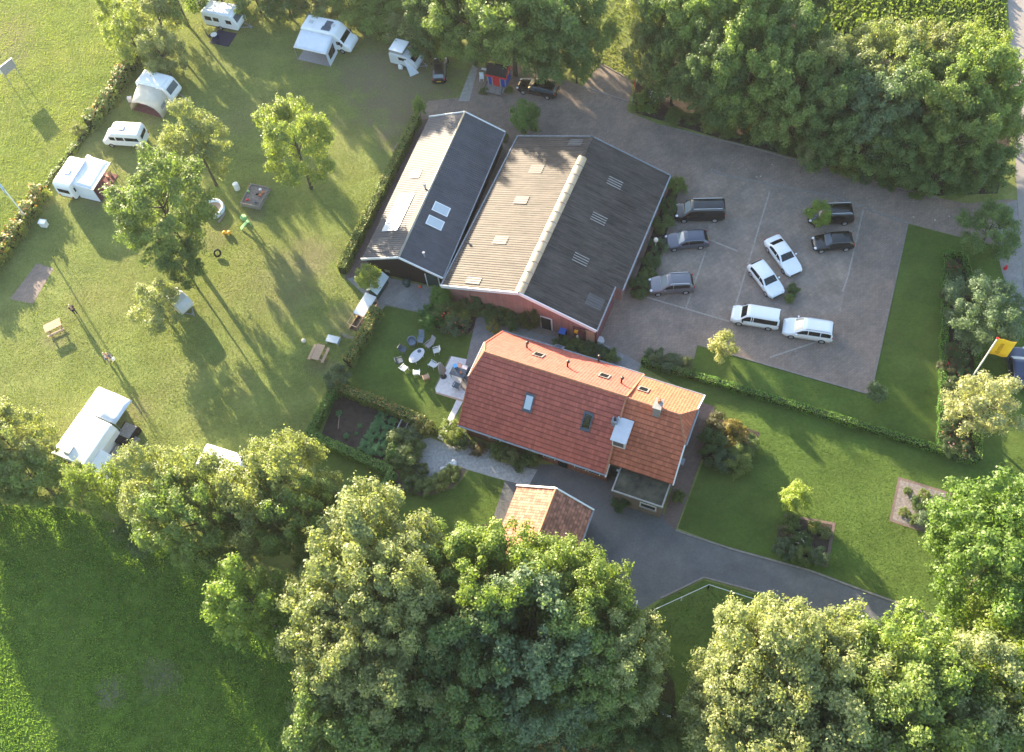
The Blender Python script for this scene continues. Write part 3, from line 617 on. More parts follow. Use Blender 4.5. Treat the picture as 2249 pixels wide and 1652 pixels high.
B2 = [(835, 1215, 10, 5.2, 7.5, PALE, 'tall pale tree left of the garage'), (765, 1300, 8, 4.6, 6.5, PALE, 'pale tree at the left end of the big group, beside the small fresh green tree'), (905, 1330, 9, 5.4, 7, OLIVE, 'olive tree in the middle of the big group below the vegetable garden'),
      (745, 1430, 7, 4.3, 6, OLIVE, 'olive tree on the field side of the big group'), (800, 1430, 8, 4.8, 6.5, OLIVE, 'tree right inside the big group, lower left part'), (775, 1560, 6, 4.4, 5.5, MID, 'tree at the bottom edge on the left of the big group'),
      (905, 1480, 7, 4.8, 6, OLIVE, 'brownish olive tree near the bottom edge, centre left'), (860, 1610, 5, 4.4, 4.6, MID, 'low tree at the bottom edge, centre left'), (1010, 1250, 8, 3.8, 6, MID, 'tree below the curved brick path'),
      (1100, 1270, 9, 4.2, 6.5, (0.13, 0.18, 0.035), 'bright tree overlapping the left eave of the garage'), (1215, 1270, 8, 3.8, 6, (0.13, 0.18, 0.04), 'bright tree covering the lower end of the garage roof'), (1295, 1325, 8, 3.9, 6, (0.12, 0.17, 0.035), 'bright tree touching the drive below the garage'),
      (1040, 1380, 8, 5.0, 6.5, DARK, 'dark tree in the middle of the bottom group'), (1160, 1400, 8.5, 5.2, 6.5, BLUEG, 'blue green tree below the garage'), (1290, 1430, 7.5, 4.6, 6, MID, 'tree beside the white fence post'), (1368, 1440, 7, 3.6, 5.6, PALE, 'pale tree at the right end of the group, next to the paddock'),
      (1060, 1510, 7, 4.8, 5.8, DARK, 'dark tree near the bottom edge in the centre'), (1190, 1530, 6, 4.4, 5, BLUEG, 'shaded blue green tree near the bottom edge, right of the centre'), (1310, 1520, 4.5, 3.4, 4, DARK, 'low dark tree near the short white rail'), (1000, 1620, 5, 4.2, 4.6, DARK, 'low dark tree cut by the bottom edge in the centre'),
      (1660, 1410, 9, 4.4, 6.5, PALE, 'pale tree at the right side of the paddock'), (1605, 1500, 7, 3.4, 5.4, PALE, 'pale tree at the lower right corner of the paddock'), (1720, 1450, 10, 5.0, 7, OLIVE, 'tall olive tree standing by the white fence'), (1825, 1385, 8, 3.0, 6, PALE, 'slender pale tree poking up beside the drive'),
      (1800, 1530, 9, 5.2, 7, PALE, 'pale tree in the middle of the lower right group'), (1660, 1560, 8, 4.8, 6, OLIVE, 'olive tree at the bottom edge, left part of the lower right group'), (1905, 1490, 9, 4.6, 6.5, MID, 'green tree below the slender pale tree'), (1990, 1440, 8.5, 4.4, 6.5, (0.13, 0.185, 0.04), 'bright tree touching the drive near its right end'),
      (2000, 1560, 9, 5.2, 7, (0.13, 0.18, 0.045), 'bright tree at the bottom edge, right part'), (2110, 1500, 8, 4.6, 6, PALE, 'pale tree between the drive end and the bottom edge'), (2170, 1590, 7, 4.8, 5.6, MID, 'tree in the bottom right corner'), (1890, 1620, 8, 4.8, 6, OLIVE, 'olive tree cut by the bottom edge, lower right group'), (1620, 1625, 6, 3.8, 5, PALE, 'pale tree cut by the bottom edge beside the dark gap')]
OF = 'trees just beyond the picture edge'
for (x, y, z, r, rv, c, l) in ((505, -120, 6, 3.8, 5, MID, 'tree beyond the top edge shading the topmost caravan'), (600, -105, 6, 3.8, 5, DARK, 'tree beyond the top edge behind the dark shrub'), (700, -100, 6.5, 4.0, 5.5, OLIVE, 'tree beyond the top edge behind the motorhome'),
        (800, -105, 6, 3.8, 5, MID, 'tree beyond the top edge right of the motorhome'), (905, -85, 6.5, 4.0, 5.5, DARK, 'tree beyond the top edge behind the pop top caravan'), (1010, -80, 8, 4.6, 6.5, MID, 'tree beyond the top edge behind the playhouse trees'), (1130, -85, 8, 4.8, 6.5, DARK, 'tree beyond the top edge behind the tallest round tree'),
        (1205, -75, 8, 4.4, 6.5, MID, 'tree beyond the top edge left of the grassy gap'), (1580, -90, 8, 4.6, 6.5, DARK, 'tree beyond the top edge behind the wood'),
        (-75, 950, 5.5, 4.0, 5, OLIVE, 'tree beyond the left edge level with the tent house'), (-70, 1050, 5, 3.8, 4.6, MID, 'tree beyond the left edge below the tent house'), (-118, 1000, 5.5, 3.6, 5, MID, 'farther tree beyond the left edge')):
    tree(x, y, z, r, rv, c, l, OF)
UG = 'undergrowth below the tree belt'
for (x, y, r, h, c, l) in ((320, 1150, 2.6, 3.4, DARK, 'dark thicket at the foot of the pale tree'), (510, 1190, 2.0, 2.4, DARK, 'dark thicket at the lower side of the tree belt'),
        (700, 1215, 2.2, 2.6, OLIVE, 'brownish thicket between the belt and the big trees'), (1420, 1580, 2.4, 3.0, DARK, 'dark thicket left of the short white rail'), (1380, 1640, 2.6, 3.2, DARK, 'dark thicket at the bottom edge beside the short rail'), (1500, 1640, 2.4, 3.0, MID, 'thicket at the bottom edge right of the short rail'), (690, 1580, 2.4, 3.0, MID, 'thicket at the field edge of the big trees')):
    shrub(x, y, r, h, c, l, UG)
for (x, y, z, r, rv, c, l) in B2: tree(x, y + (42 if x >= 1560 else 14), z, r, rv, c, l, BF)

# ------------------------------------------------------------------ hedges and border plants
GR = (0.055, 0.115, 0.02); GRY = (0.14, 0.15, 0.03); TIPS = (0.38, 0.22, 0.06)
hedge([(918, 268), (880, 345), (838, 430), (790, 525), (753, 602)], 0.9, 1.2, (0.085, 0.12, 0.025), 'long hedge with sunlit yellow tips running beside the dark barn', tips=(0.30, 0.22, 0.05))
hedge([(831, 688), (806, 740), (765, 805)], 1.0, 1.3, (0.075, 0.11, 0.025), 'hedge with orange tips between the campsite and the tea table lawn', tips=TIPS)
hedge([(742, 858), (838, 893), (940, 938)], 0.9, 1.2, (0.07, 0.10, 0.022), 'reddish tipped hedge along the upper side of the vegetable garden', tips=TIPS)
hedge([(740, 860), (712, 908), (684, 962)], 0.8, 1.2, GR, 'short hedge on the campsite side of the vegetable garden', tips=GRY)
hedge([(684, 962), (775, 1003), (866, 1044)], 0.8, 1.1, GR, 'hedge along the lower side of the vegetable garden')
hedge([(866, 1044), (835, 1095), (800, 1148)], 0.7, 1.0, (0.06, 0.13, 0.03), 'hedge running down from the vegetable garden to the big pale tree')
hedge([(1408, 797), (1600, 852), (1860, 930), (2142, 1018)], 0.62, 0.75, (0.06, 0.13, 0.02), 'long low box hedge crossing the garden below the parking lot', 150, 0.06)
hedge([(2076, 562), (2070, 760), (2062, 988)], 0.6, 0.7, (0.06, 0.14, 0.02), 'box hedge on the lawn side of the rose border', 150, 0.06)
hedge([(2112, 565), (2134, 640), (2146, 820), (2144, 1012)], 0.6, 0.7, (0.06, 0.13, 0.02), 'box hedge on the road side of the rose border', 150, 0.06)
hedge([(2078, 562), (2112, 566)], 0.6, 0.7, (0.06, 0.13, 0.02), 'short box hedge closing the upper end of the rose border', 150, 0.06)
hedge([(305, 130), (270, 178), (246, 225), (200, 282)], 1.3, 1.4, (0.075, 0.115, 0.025), 'ragged hedge between the meadow and the cream awning caravan', 120, 0.13, tips=(0.42, 0.20, 0.06), wob=.22)
hedge([(96, 425), (76, 462), (45, 510), (5, 565), (-40, 640)], 1.4, 1.4, (0.10, 0.13, 0.025), 'sunny hedge with orange blossom at the left edge by the flagpole', 120, 0.13, tips=(0.50, 0.22, 0.05), wob=.22)
hedge([(200, 285), (160, 335), (120, 385), (96, 425)], 0.6, 0.45, (0.08, 0.12, 0.025), 'low grassy hedge behind the campervan and the sunlit caravan', 120, 0.10, wob=.12)

ROSES = 'roses of the border by the road'
rr = random.Random(5)
for i, (x, y, l, pc) in enumerate(((2092, 590, 'grey leaved rose at the upper end of the border', (.6, .1, .1)), (2098, 622, 'white flowering rose second from the upper end', (.6, .55, .5)), (2085, 650, 'rose with few blooms beside the upper box hedge', (.5, .1, .1)),
        (2088, 770, 'red rose just below the broad blue green tree', (.55, .04, .05)), (2110, 785, 'pale pink rose beside the flagpole', (.6, .4, .4)), (2085, 805, 'red rose left of the flagpole foot', (.5, .05, .05)), (2112, 822, 'bright red rose at the flagpole foot', (.6, .05, .08)),
        (2090, 845, 'whitish rose under the flagpole', (.6, .55, .5)), (2088, 885, 'green rose bush beside the cream tree', (.5, .2, .2)), (2082, 925, 'pale rose beside the lower cream tree', (.6, .5, .45)), (2086, 955, 'red rose near the lower corner of the border', (.55, .06, .05)),
        (2110, 975, 'orange rose in the lower corner of the border', (.6, .2, .06)), (2120, 995, 'brownish bush in the lowest corner of the border', (.35, .12, .05)), (2085, 985, 'last rose at the lower left corner of the border', (.5, .3, .3)))):
    shrub(x, y, rr.uniform(.7, .95), rr.uniform(.9, 1.3), (0.07 * rr.uniform(.8, 1.2), 0.105 * rr.uniform(.8, 1.2), 0.045), l, ROSES, 'rose_bush', 'rose', pc, 26)
BB = 'bushes of the bed beside the farmhouse'
for (x, y, r, h, c, l) in ((1575, 935, 1.1, 1.5, (0.09, 0.09, 0.04), 'brownish bush at the top of the bed by the farmhouse'), (1565, 972, 1.4, 1.8, DARK, 'dark bush in the middle left of the bed by the farmhouse'), (1610, 955, 1.3, 1.7, (0.20, 0.16, 0.03), 'golden bush in the bed by the farmhouse'),
        (1640, 975, 1.0, 1.2, MID, 'round bush at the right corner of the bed by the farmhouse'), (1585, 1010, 1.2, 1.5, BLUEG, 'blue green bush at the lower left of the bed by the farmhouse'), (1622, 1010, 1.3, 1.5, LIME, 'light green bush at the lower right of the bed by the farmhouse')):
    shrub(x, y, r, h, c, l, BB)
FL = 'plants of the flower bed in the lawn'
for (x, y, r, h, c, l, pc) in ((1735, 1150, .8, 1.0, MID, 'bush at the top left of the lawn flower bed', None), (1725, 1172, .7, .9, (0.10, 0.10, 0.05), 'pink flowering plant at the left of the lawn flower bed', (.6, .12, .22)), (1790, 1158, .6, .7, LIME, 'yellowish plant at the top of the lawn flower bed', (.55, .5, .1)),
        (1812, 1170, .6, .6, OLIVE, 'yellow flowering plant at the right of the lawn flower bed', (.6, .55, .1)), (1760, 1185, .8, .8, DARK, 'dark plant in the centre of the lawn flower bed', (.6, .55, .5)), (1722, 1205, .9, 1.0, BLUEG, 'blue green plant at the lower left of the lawn flower bed', None),
        (1760, 1218, .9, .9, MID, 'green plant at the lower edge of the lawn flower bed', None), (1798, 1222, .8, .9, BLUEG, 'blue green plant at the lower right of the lawn flower bed', None)):
    shrub(x, y, r, h, c, l, FL, 'flower_bush', 'flowers', pc, 22)
SBD = 'plants of the sandy bed'
for (x, y, r, h, c, l) in ((2030, 1085, .5, .5, LIME, 'small bright plant in the sandy bed'), (2020, 1105, .7, .6, DARK, 'dark plant in the middle of the sandy bed'), (2055, 1112, .8, .8, MID, 'green plant at the right edge of the sandy bed'), (2045, 1150, 1.2, 1.2, BLUEG, 'blue green bush at the lower edge of the sandy bed'), (1992, 1078, .4, .4, MID, 'small plant at the upper left of the sandy bed'), (1985, 1125, .4, .35, LIME, 'yellowish plant at the left edge of the sandy bed'), (2008, 1140, .5, .5, MID, 'small plant at the lower left of the sandy bed')):
    shrub(x, y, r, h, c, l, SBD)
PW_ = 'bushes between the barn and the farmhouse'
for (x, y, r, h, c, l, pc) in ((968, 655, 1.2, 2.2, (0.10, 0.20, 0.03), 'bright climbing bush at the near left corner of the brick barn', None), (945, 698, 1.3, 1.7, (0.05, 0.14, 0.02), 'round clipped green bush at the left of the bed by the barn', None), (975, 690, 1.2, 1.7, MID, 'bush in the bed by the barn with orange roses', (.6, .12, .06)),
        (1000, 715, 1.1, 1.3, BLUEG, 'rose bush with orange blooms above the tea table', (.65, .2, .1)), (1018, 698, .8, 1.2, LIME, 'yellowish bush at the right of the bed by the barn', (.5, .4, .05)), (1040, 660, 1.2, 1.7, DARK, 'dark bush against the pink barn gable, with red blooms', (.6, .06, .06)), (1085, 690, 1.2, 1.7, DARK, 'dark bush in the middle of the pink barn gable', None),
        (1110, 690, 1.0, 1.5, MID, 'green bush in front of the pink barn gable', None), (1130, 705, 1.0, 1.4, DARK, 'low dark bush below the middle of the pink barn gable', None), (1165, 705, 1.0, 2.6, (0.085, 0.10, 0.03), 'tall olive conifer by the barn door', None), (1082, 718, .6, 1.2, YEL, 'narrow yellowish shrub at the upper corner of the farmhouse', None)):
    shrub(x, y, r, h, c, l, PW_, petals=pc, pn=24)
for (x, y, r, h, c, l) in ((1235, 752, .8, .9, DARK, 'dark low bush along the upper eave of the farmhouse, left'), (1262, 760, .9, 1.0, MID, 'low bush along the upper eave of the farmhouse, near the garden figure'), (1290, 768, .8, .9, DARK, 'dark low bush along the upper eave, middle'), (1315, 778, .9, .9, (0.06, 0.09, 0.035), 'bush along the upper eave, near its right end'), (1338, 782, .8, 1.0, MID, 'bush with red blossom at the end of the upper eave')):
    shrub(x, y, r, h, c, l, 'bushes along the upper eave of the farmhouse')
BW = 'bushes along the parking side of the barn'
for (x, y, r, h, c, l) in ((1484, 408, 1.0, 1.5, BRIGHT, 'bright bush at the far parking side corner of the barn'), (1470, 455, 1.0, 1.1, DARK, 'dark bush at the nose of the black van'), (1456, 490, 1.0, 1.2, MID, 'bush between the black van and the dark hatchback'), (1447, 540, .9, 1.2, BLUEG, 'blue green bush beside the globe lamp'),
        (1430, 575, .9, 1.0, DARK, 'bush with red blossom below the globe lamp'), (1420, 605, .9, 1.1, MID, 'bush at the nose of the grey crossover'), (1402, 632, 1.0, 1.3, DARK, 'dark bush at the near end of the barn bed')):
    shrub(x, y, r, h, c, l, BW)
for (x, y, r, h, c, l) in ((1438, 785, 1.0, 1.3, BLUEG, 'blue green bush at the corner of the box hedge by the parking lot'), (1470, 797, 1.0, 1.2, BLUEG, 'middle bush of three by the parking lot hedge'), (1500, 803, .9, 1.0, OLIVE, 'right bush of three by the parking lot hedge')):
    shrub(x, y, r, h, c, l, 'bushes at the parking lot corner')
GB = 'bushes round the gravel terrace'
for (x, y, r, h, c, l) in ((990, 950, 1.2, 1.6, (0.14, 0.19, 0.03), 'sunlit bush at the lower left corner of the farmhouse'), (1015, 970, .9, 1.0, DARK, 'dark bush under the farmhouse eave, left'), (1095, 990, .9, 1.2, MID, 'green bush under the farmhouse eave, third from left'), (1118, 1000, 1.0, 1.4, OLIVE, 'olive bush under the farmhouse eave'),
        (1145, 1012, .9, 1.2, DARK, 'dark bush under the farmhouse eave, right end'), (1170, 1005, .8, 1.4, MID, 'climbing bush on the farmhouse wall'), (1050, 985, .7, .9, (0.11, 0.09, 0.05), 'brownish bush under the farmhouse eave'),
        (880, 970, 1.2, 1.4, MID, 'bush at the gate of the vegetable garden'), (900, 955, 1.0, 1.3, BLUEG, 'blue green bush beside the cold frame'), (870, 998, 1.1, 1.3, (0.06, 0.14, 0.025), 'round bush at the lower end of the vegetable garden path'), (893, 1008, 1.2, 1.5, DARK, 'dark bush above the curved brick path'),
        (905, 985, 1.1, 1.4, MID, 'bush left of the gravel terrace'), (935, 942, .9, 1.7, (0.085, 0.10, 0.025), 'rounded hedge end beside the vegetable garden'), (905, 1060, 1.0, .8, DARK, 'low bush at the left end of the curved border'), (935, 1066, 1.0, .8, MID, 'low bush in the middle of the curved border'), (968, 1056, .9, .8, LIME, 'light bush at the right of the curved border'), (990, 1040, .8, .8, MID, 'small bush at the right end of the curved border')):
    shrub(x, y, r, h, c, l, GB)
VG = 'vegetable rows'
VC = (0.10, 0.24, 0.10)
for (x, y, r, h, l) in ((838, 915, .55, .45, 'bright vegetable clump at the top of the left row'), (830, 932, .6, .5, 'bright vegetable clump second from the top of the left row'), (820, 950, .6, .45, 'vegetable clump in the middle of the left row'), (808, 966, .6, .4, 'vegetable clump near the lower end of the left row'), (800, 980, .5, .4, 'vegetable clump at the lower end of the left row'),
        (862, 925, .45, .4, 'vegetable clump at the top of the right row'), (852, 944, .55, .4, 'vegetable clump second from the top of the right row'), (843, 962, .5, .35, 'vegetable clump in the middle of the right row'), (832, 986, .65, .45, 'vegetable clump at the lower end of the right row'), (816, 990, .55, .4, 'vegetable clump closing the rows at the lower side')):
    shrub(x, y, r, h, VC, l, VG, 'vegetable_plants', 'vegetables')
for (x, y, r, h, l) in ((760, 958, .28, .25, 'single seedling clump on bare soil, lower side'), (744, 908, .3, .3, 'single bluish seedling in the far corner of the soil'), (790, 935, .2, .2, 'tiny seedling in the middle of the bare soil'), (782, 952, .2, .2, 'tiny seedling below another on the bare soil')):
    shrub(x, y, r, h, VC, l, 'seedlings on the bare soil', 'seedling', 'seedling')
for (x, y, r, h, c, l) in ((1488, 1090, .6, .9, MID, 'small bush in the angle of the flat roofed annex'), (1365, 1105, .7, 1.5, (0.04, 0.10, 0.03), 'climbing bush on the front of the flat roofed annex')):
    shrub(x, y, r, h, c, l)
shrub(1062, 200, .5, .7, (0.12, 0.15, 0.04), 'potted plant at the left foot of the playhouse')
shrub(1118, 198, .5, .6, MID, 'potted plant at the right foot of the playhouse')
shrub(812, 700, .6, .8, (0.06, 0.15, 0.03), 'small round bush below the chicken run')

# ------------------------------------------------------------------ buildings
def corrugated(mb, p00, p10, p11, p01, wl, amp, sub=4):
    """corrugated sheet: waves along p00->p10, straight down p00->p01"""
    p00, p10, p11, p01 = map(Vector, (p00, p10, p11, p01)); n = (p10 - p00).cross(p01 - p00).normalized()
    if n.z < 0: n = -n
    L = (p10 - p00).length; k = int(L / wl * sub); vs = []; fs = []
    for i in range(k + 1):
        t = i / k; o = n * amp * math.sin(t * L / wl * 6.28319)
        vs += [p00.lerp(p10, t) + o, p01.lerp(p11, t) + o]
    for i in range(k): fs.append((2 * i, 2 * i + 2, 2 * i + 3, 2 * i + 1))
    return mb.add(vs, fs)
def tiled(mb, eave, ridge_z, v0, v1, uL, uR, lip=0.05, rows=17):
    """tile courses on a slope from (v0, eave) to (v1, ridge_z); uL/uR: functions of t giving the side limits"""
    for k in range(rows):
        a, b = k / rows, (k + 1) / rows
        pts = [(uL(a), v0 + (v1 - v0) * a, eave + (ridge_z - eave) * a + lip), (uR(a), v0 + (v1 - v0) * a, eave + (ridge_z - eave) * a + lip),
               (uR(b), v0 + (v1 - v0) * b, eave + (ridge_z - eave) * b), (uL(b), v0 + (v1 - v0) * b, eave + (ridge_z - eave) * b)]
        mb.poly(pts)
        mb.poly([(p[0], p[1], p[2] - lip * (1.6 if i < 2 else 1)) if i < 2 else p for i, p in enumerate([pts[0], pts[1]])] + [pts[1], pts[0]])
def gable_roof_parts(): pass

# ---- brick barn with fibre cement roof
f = at(968.1, 628.8, 2.5); ang = R(-29.7)
barn = thing('brick_barn', 'wide pink brick barn with weathered corrugated roof and translucent ridge', 'barn', (f.x, f.y, 0), ang)
BW_, BL, BE, BRZ = 17.0, 20.4, 2.5, 5.4; um = 8.5
NT = 5.4; NW = 0.75     # the near right corner is set back
mb = MB(); prof = [(0.4, 0), (BW_ - .9, 0), (BW_ - .9, BE - .05), (um, BRZ - .2), (0.4, BE - .05)]
vs = [(x, .3, z) for x, z in prof] + [(x, BL - .4, z) for x, z in prof]; n = 5
mb.add(vs, [tuple(range(n)), tuple(range(2 * n - 1, n - 1, -1))] + [((k + 1) % n, k, n + k, n + (k + 1) % n) for k in range(n)])
mb.box((BW_ - .55, (NT + BL) / 2, 1.2), (.7, BL - NT - .9, 2.35)); mb.build('wall', PINKBRICK, barn)
mb = MB(); corrugated(mb, (um, 0, BRZ), (um, BL, BRZ), (0, BL, BE), (0, 0, BE), .29, .035)
rl = mb.build('roof', BARNROOF, barn, True)
mb = MB(); sl_ = (BE - BRZ) / (BW_ - um)
corrugated(mb, (um, 0, BRZ), (um, NT, BRZ), (BW_ - NW, NT, BRZ + sl_ * (BW_ - NW - um)), (BW_ - NW, 0, BRZ + sl_ * (BW_ - NW - um)), .29, .035)
corrugated(mb, (um, NT, BRZ), (um, BL, BRZ), (BW_, BL, BE), (BW_, NT, BE), .29, .035)
rrf = mb.build('roof', BARNROOF, barn, True)
mb = MB(); ring = []
for y in [0.05 + i * (BL * .86 - .1) / 18 for i in range(19)]:
    k = 1.0 if (round((y) / (BL * .86) * 18) % 2) else .97
    ring.append([(um + .48 * k * math.cos(a) * 1.0, y, BRZ - .10 + .36 * k * math.sin(a)) for a in [math.pi * j / 8 for j in range(9)]])
mb.loft(ring, True); mb.build('ridge_light', RIDGECAP, barn)
for i in range(1, 14):
    y = i * BL * .86 / 14; mb = MB(); mb.tube([(um + .51 * math.cos(a), y, BRZ - .10 + .39 * math.sin(a)) for a in [math.pi * j / 8 for j in range(9)]], .03, 5); mb.build('ridge_strap', OLDWOOD, barn)
mb = MB(); mb.bar((um, BL * .86, BRZ + .05), (um, BL, BRZ + .05), .35, .12); mb.build('ridge_cap', BARNROOF, barn)
def onroof(u, v, left, e, rz, mid, wid, off):
    z = (rz - (mid - u) * (rz - e) / mid) if left else rz - (u - mid) * (rz - e) / (wid - mid); return (u, v, z + off)
def sheet(parent, name, u0, u1, v0, v1, left, e, rz, mid, wid, m, off=.045, wl=.29):
    mb = MB(); P_ = [onroof(u0, v0, left, e, rz, mid, wid, off), onroof(u0, v1, left, e, rz, mid, wid, off), onroof(u1, v1, left, e, rz, mid, wid, off), onroof(u1, v0, left, e, rz, mid, wid, off)]
    if wl: corrugated(mb, P_[0], P_[1], P_[2], P_[3], wl, .035)
    else: mb.slab(P_, .06)
    return mb.build(name, m, parent, bool(wl))
for (u0, v0, du, dv, lf) in ((3.3, 15.2, 1.5, 1.1, 1), (3.3, 11.0, 1.5, 1.0, 1), (3.2, 5.7, 1.5, 1.0, 1), (2.4, .6, 1.6, .9, 1), (6.2, 19.1, 1.5, .9, 1), (14.3, 2.2, 1.6, 1.4, 0)):
    sheet(barn, 'roof_light', u0, u0 + du, v0, v0 + dv, lf, BE, BRZ, um, BW_, CLEARSHEET, .05)
for (u0, v0) in ((11.6, 16.0), (11.6, 11.2), (11.6, 6.0)):
    for j in range(4): 
        v_ = v0 + j * .29; mb = MB(); mb.bar(onroof(u0, v_, 0, BE, BRZ, um, BW_, .06), onroof(u0 + 1.5, v_, 0, BE, BRZ, um, BW_, .06), .09, .03); mb.build('roof_slat', CONCRETE, barn)
for nm, a, b in (('bargeboard', (-.02, -.02, BE + .03), (um, -.02, BRZ + .03)), ('bargeboard', (um, -.02, BRZ + .03), (BW_ - NW, -.02, BRZ + sl_ * (BW_ - NW - um) + .03))):
    mb = MB(); mb.bar(a, b, .10, .42); mb.build(nm, WHITE, barn)
mb = MB(); mb.bar((-.05, BL + .03, BE), (um, BL + .03, BRZ), .08, .2); mb.bar((um, BL + .03, BRZ), (BW_, BL + .03, BE), .08, .2); mb.build('far_bargeboard', ZINC, barn)
for a, b in (((BW_ + .05, NT, BE - .02), (BW_ + .05, BL, BE - .02)), ((BW_ - NW + .05, 0, BE + .22), (BW_ - NW + .05, NT, BE + .22)), ((-.05, 0, BE - .02), (-.05, BL, BE - .02))):
    mb = MB(); mb.cyl(a, b, .085, n=8); mb.build('gutter', ZINC, barn)
mb = MB(); mb.box((BW_ - .85, 2.7, 1.25), (.12, 5.0, 2.4)); mb.build('lean_to_board', MAROON, barn)
dr = MB(); dr.box((11.0, .27, 1.05), (1.25, .08, 2.1)); dr = dr.build('door_frame', WHITE, barn)
mb = MB(); mb.box((11.0, .22, 1.0), (1.0, .06, 1.95)); mb.build('door', GLASS, barn)
for (u, m_, ww) in ((14.5, MAROON, 1.3), (15.5, WOOD, .95)):
    mb = MB(); mb.box((u, .2, 1.05), (ww, .1, 2.1)); mb.build('barn_door', m_, barn)
mb = MB(); mb.box((14.2, -.05, 1.7), (.35, .25, .3)); mb.build('wall_lamp', YELLOWP, barn)

# ---- long dark barn (left)
f = at(793.9, 569.3, 2.3)
shed = thing('dark_barn', 'long narrow barn with dark tiled sheet roof and black boarded walls', 'barn', (f.x, f.y, 0), R(-25.95))
SW, SLn, SE, SR = 8.79, 19.7, 2.3, 4.2; sm = 4.39
mb = MB(); prof = [(0.35, 0), (SW - .35, 0), (SW - .35, SE - .02), (sm, SR - .15), (0.35, SE - .02)]
vs = [(x, .25, z) for x, z in prof] + [(x, SLn - .3, z) for x, z in prof]
mb.add(vs, [tuple(range(n)), tuple(range(2 * n - 1, n - 1, -1))] + [((k + 1) % n, k, n + k, n + (k + 1) % n) for k in range(n)]); mb.build('wall', BLACKWOOD, shed)
for sgn, uE in ((1, 0), (0, SW)):
    mb = MB(); corrugated(mb, (sm, 0, SR), (sm, SLn, SR), (uE, SLn, SE), (uE, 0, SE), .26, .03); mb.build('roof', SHEDROOF, shed, True)
mb = MB(); mb.tube([(sm, -.02, SR), (sm, SLn + .02, SR)], .12, 8); mb.build('ridge_cap', mat('pale_ridge', (0.34, 0.32, 0.26), 0.6, 0.3), shed, True)
mb = MB()
for a, b in (((-.02, -.03, SE + .02), (sm, -.03, SR + .02)), ((sm, -.03, SR + .02), (SW + .02, -.03, SE + .02))): mb.bar(a, b, .09, .26)
mb.build('bargeboard', WHITE, shed)
mb = MB()
for a, b in (((-.02, SLn + .03, SE + .02), (sm, SLn + .03, SR + .02)), ((sm, SLn + .03, SR + .02), (SW + .02, SLn + .03, SE + .02))): mb.bar(a, b, .09, .2)
mb.build('far_bargeboard', WHITE, shed)
pv = sheet(shed, 'solar_panel', .9, 2.75, 3.5, 8.4, 1, SE, SR, sm, SW, mat('pale_panel', (0.62, 0.63, 0.64), 0.25, 0.6, 0.04), .10, 0)
sheet(shed, 'roof_light', 1.0, 2.2, 1.6, 2.7, 1, SE, SR, sm, SW, CLEARSHEET, .04, .26)
sheet(shed, 'roof_light', 1.1, 2.4, 10.6, 11.8, 1, SE, SR, sm, SW, CLEARSHEET, .04, .26)
for v in (6.7, 4.9):
    o = sheet(shed, 'skylight', 5.35, 6.95, v, v + 1.15, 0, SE, SR, sm, SW, WHITE, .06, 0)
    mb = MB(); P_ = [onroof(u, q, 0, SE, SR, sm, SW, .075) for u, q in ((5.45, v + .1), (6.85, v + .1), (6.85, v + 1.05), (5.45, v + 1.05))]; mb.poly(P_); mb.build('pane', mat('frosted_pane', (0.5, 0.54, 0.55), 0.25, 0.5, 0.04), o)
for (u, v) in ((6.55, 1.3), (3.9, 8.9)):
    mb = MB(); p = onroof(u, v, u < sm, SE, SR, sm, SW, 0); mb.cyl(p, (p[0], p[1], p[2] + .75), .09, n=8); mb.cyl((p[0], p[1], p[2] + .7), (p[0], p[1], p[2] + .85), .15, n=8); mb.build('vent_pipe', ZINC, shed)
mb = MB(); mb.box((7.5, .2, 1.0), (1.3, .08, 1.95)); mb.build('door', DKGREEN, shed)
mb = MB(); mb.box((6.8, .17, 1.02), (.08, .1, 2.05)); mb.box((8.2, .17, 1.02), (.08, .1, 2.05)); mb.build('door_frame', WHITE, shed)
mb = MB(); mb.cyl((SW + .06, 0, SE - .03), (SW + .06, SLn, SE - .03), .07, n=8); mb.build('gutter', ZINC, shed)

# ---- farmhouse
f = at(1007.4, 933.5, 2.6)
house = thing('farmhouse', 'long farmhouse with red clay tile roof in two sections and hipped gable tops', 'house', (f.x, f.y, 0), R(-29.77))
HW, RZ, EZ = 10.6, 7.75, 2.6; rv = 5.3; U1 = 14.12; U2 = 20.0
mb = MB(); prof = [(.45, 0), (HW - .45, 0), (HW - .45, EZ), (7.1, 5.55), (3.5, 5.55), (.45, EZ)]
mb.prismx(prof, .35, U1); mb.prismx([(1.2, 0), (HW - .9, 0), (HW - .9, 3.0), (7.1, 5.4), (3.5, 5.4), (1.2, 3.1)], U1, U2 - .35); mb.build('wall', REDBRICK, house)
tH = (3.5 - 0) / rv; hz = EZ + (RZ - EZ) * tH
mb = MB()
tiled(mb, EZ, RZ, 0, rv, lambda t: 0 if t <= tH else .85 * (t - tH) / (1 - tH), lambda t: U1, rows=16)
tiled(mb, EZ, RZ, HW, rv, lambda t: 0 if t <= tH else .85 * (t - tH) / (1 - tH), lambda t: U1, rows=16)
mb.poly([(-.03, 3.5, hz + .03), (-.03, HW - 3.5, hz + .03), (.85, rv, RZ)])
mb.poly([(-.03, 3.5, hz - .15), (-.03, HW - 3.5, hz - .15), (-.03, HW - 3.5, hz + .03), (-.03, 3.5, hz + .03)])
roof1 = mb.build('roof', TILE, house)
E2, R2 = 3.2, 7.55; VL, VH = .85, 10.05; t2 = .62
mb = MB()
hip = lambda t: U2 if t <= t2 else U2 - 1.1 * (t - t2) / (1 - t2)
tiled(mb, E2, R2, VL, rv, lambda t: U1, hip, rows=14)
tiled(mb, E2, R2, VH, rv, lambda t: U1, hip, rows=14)
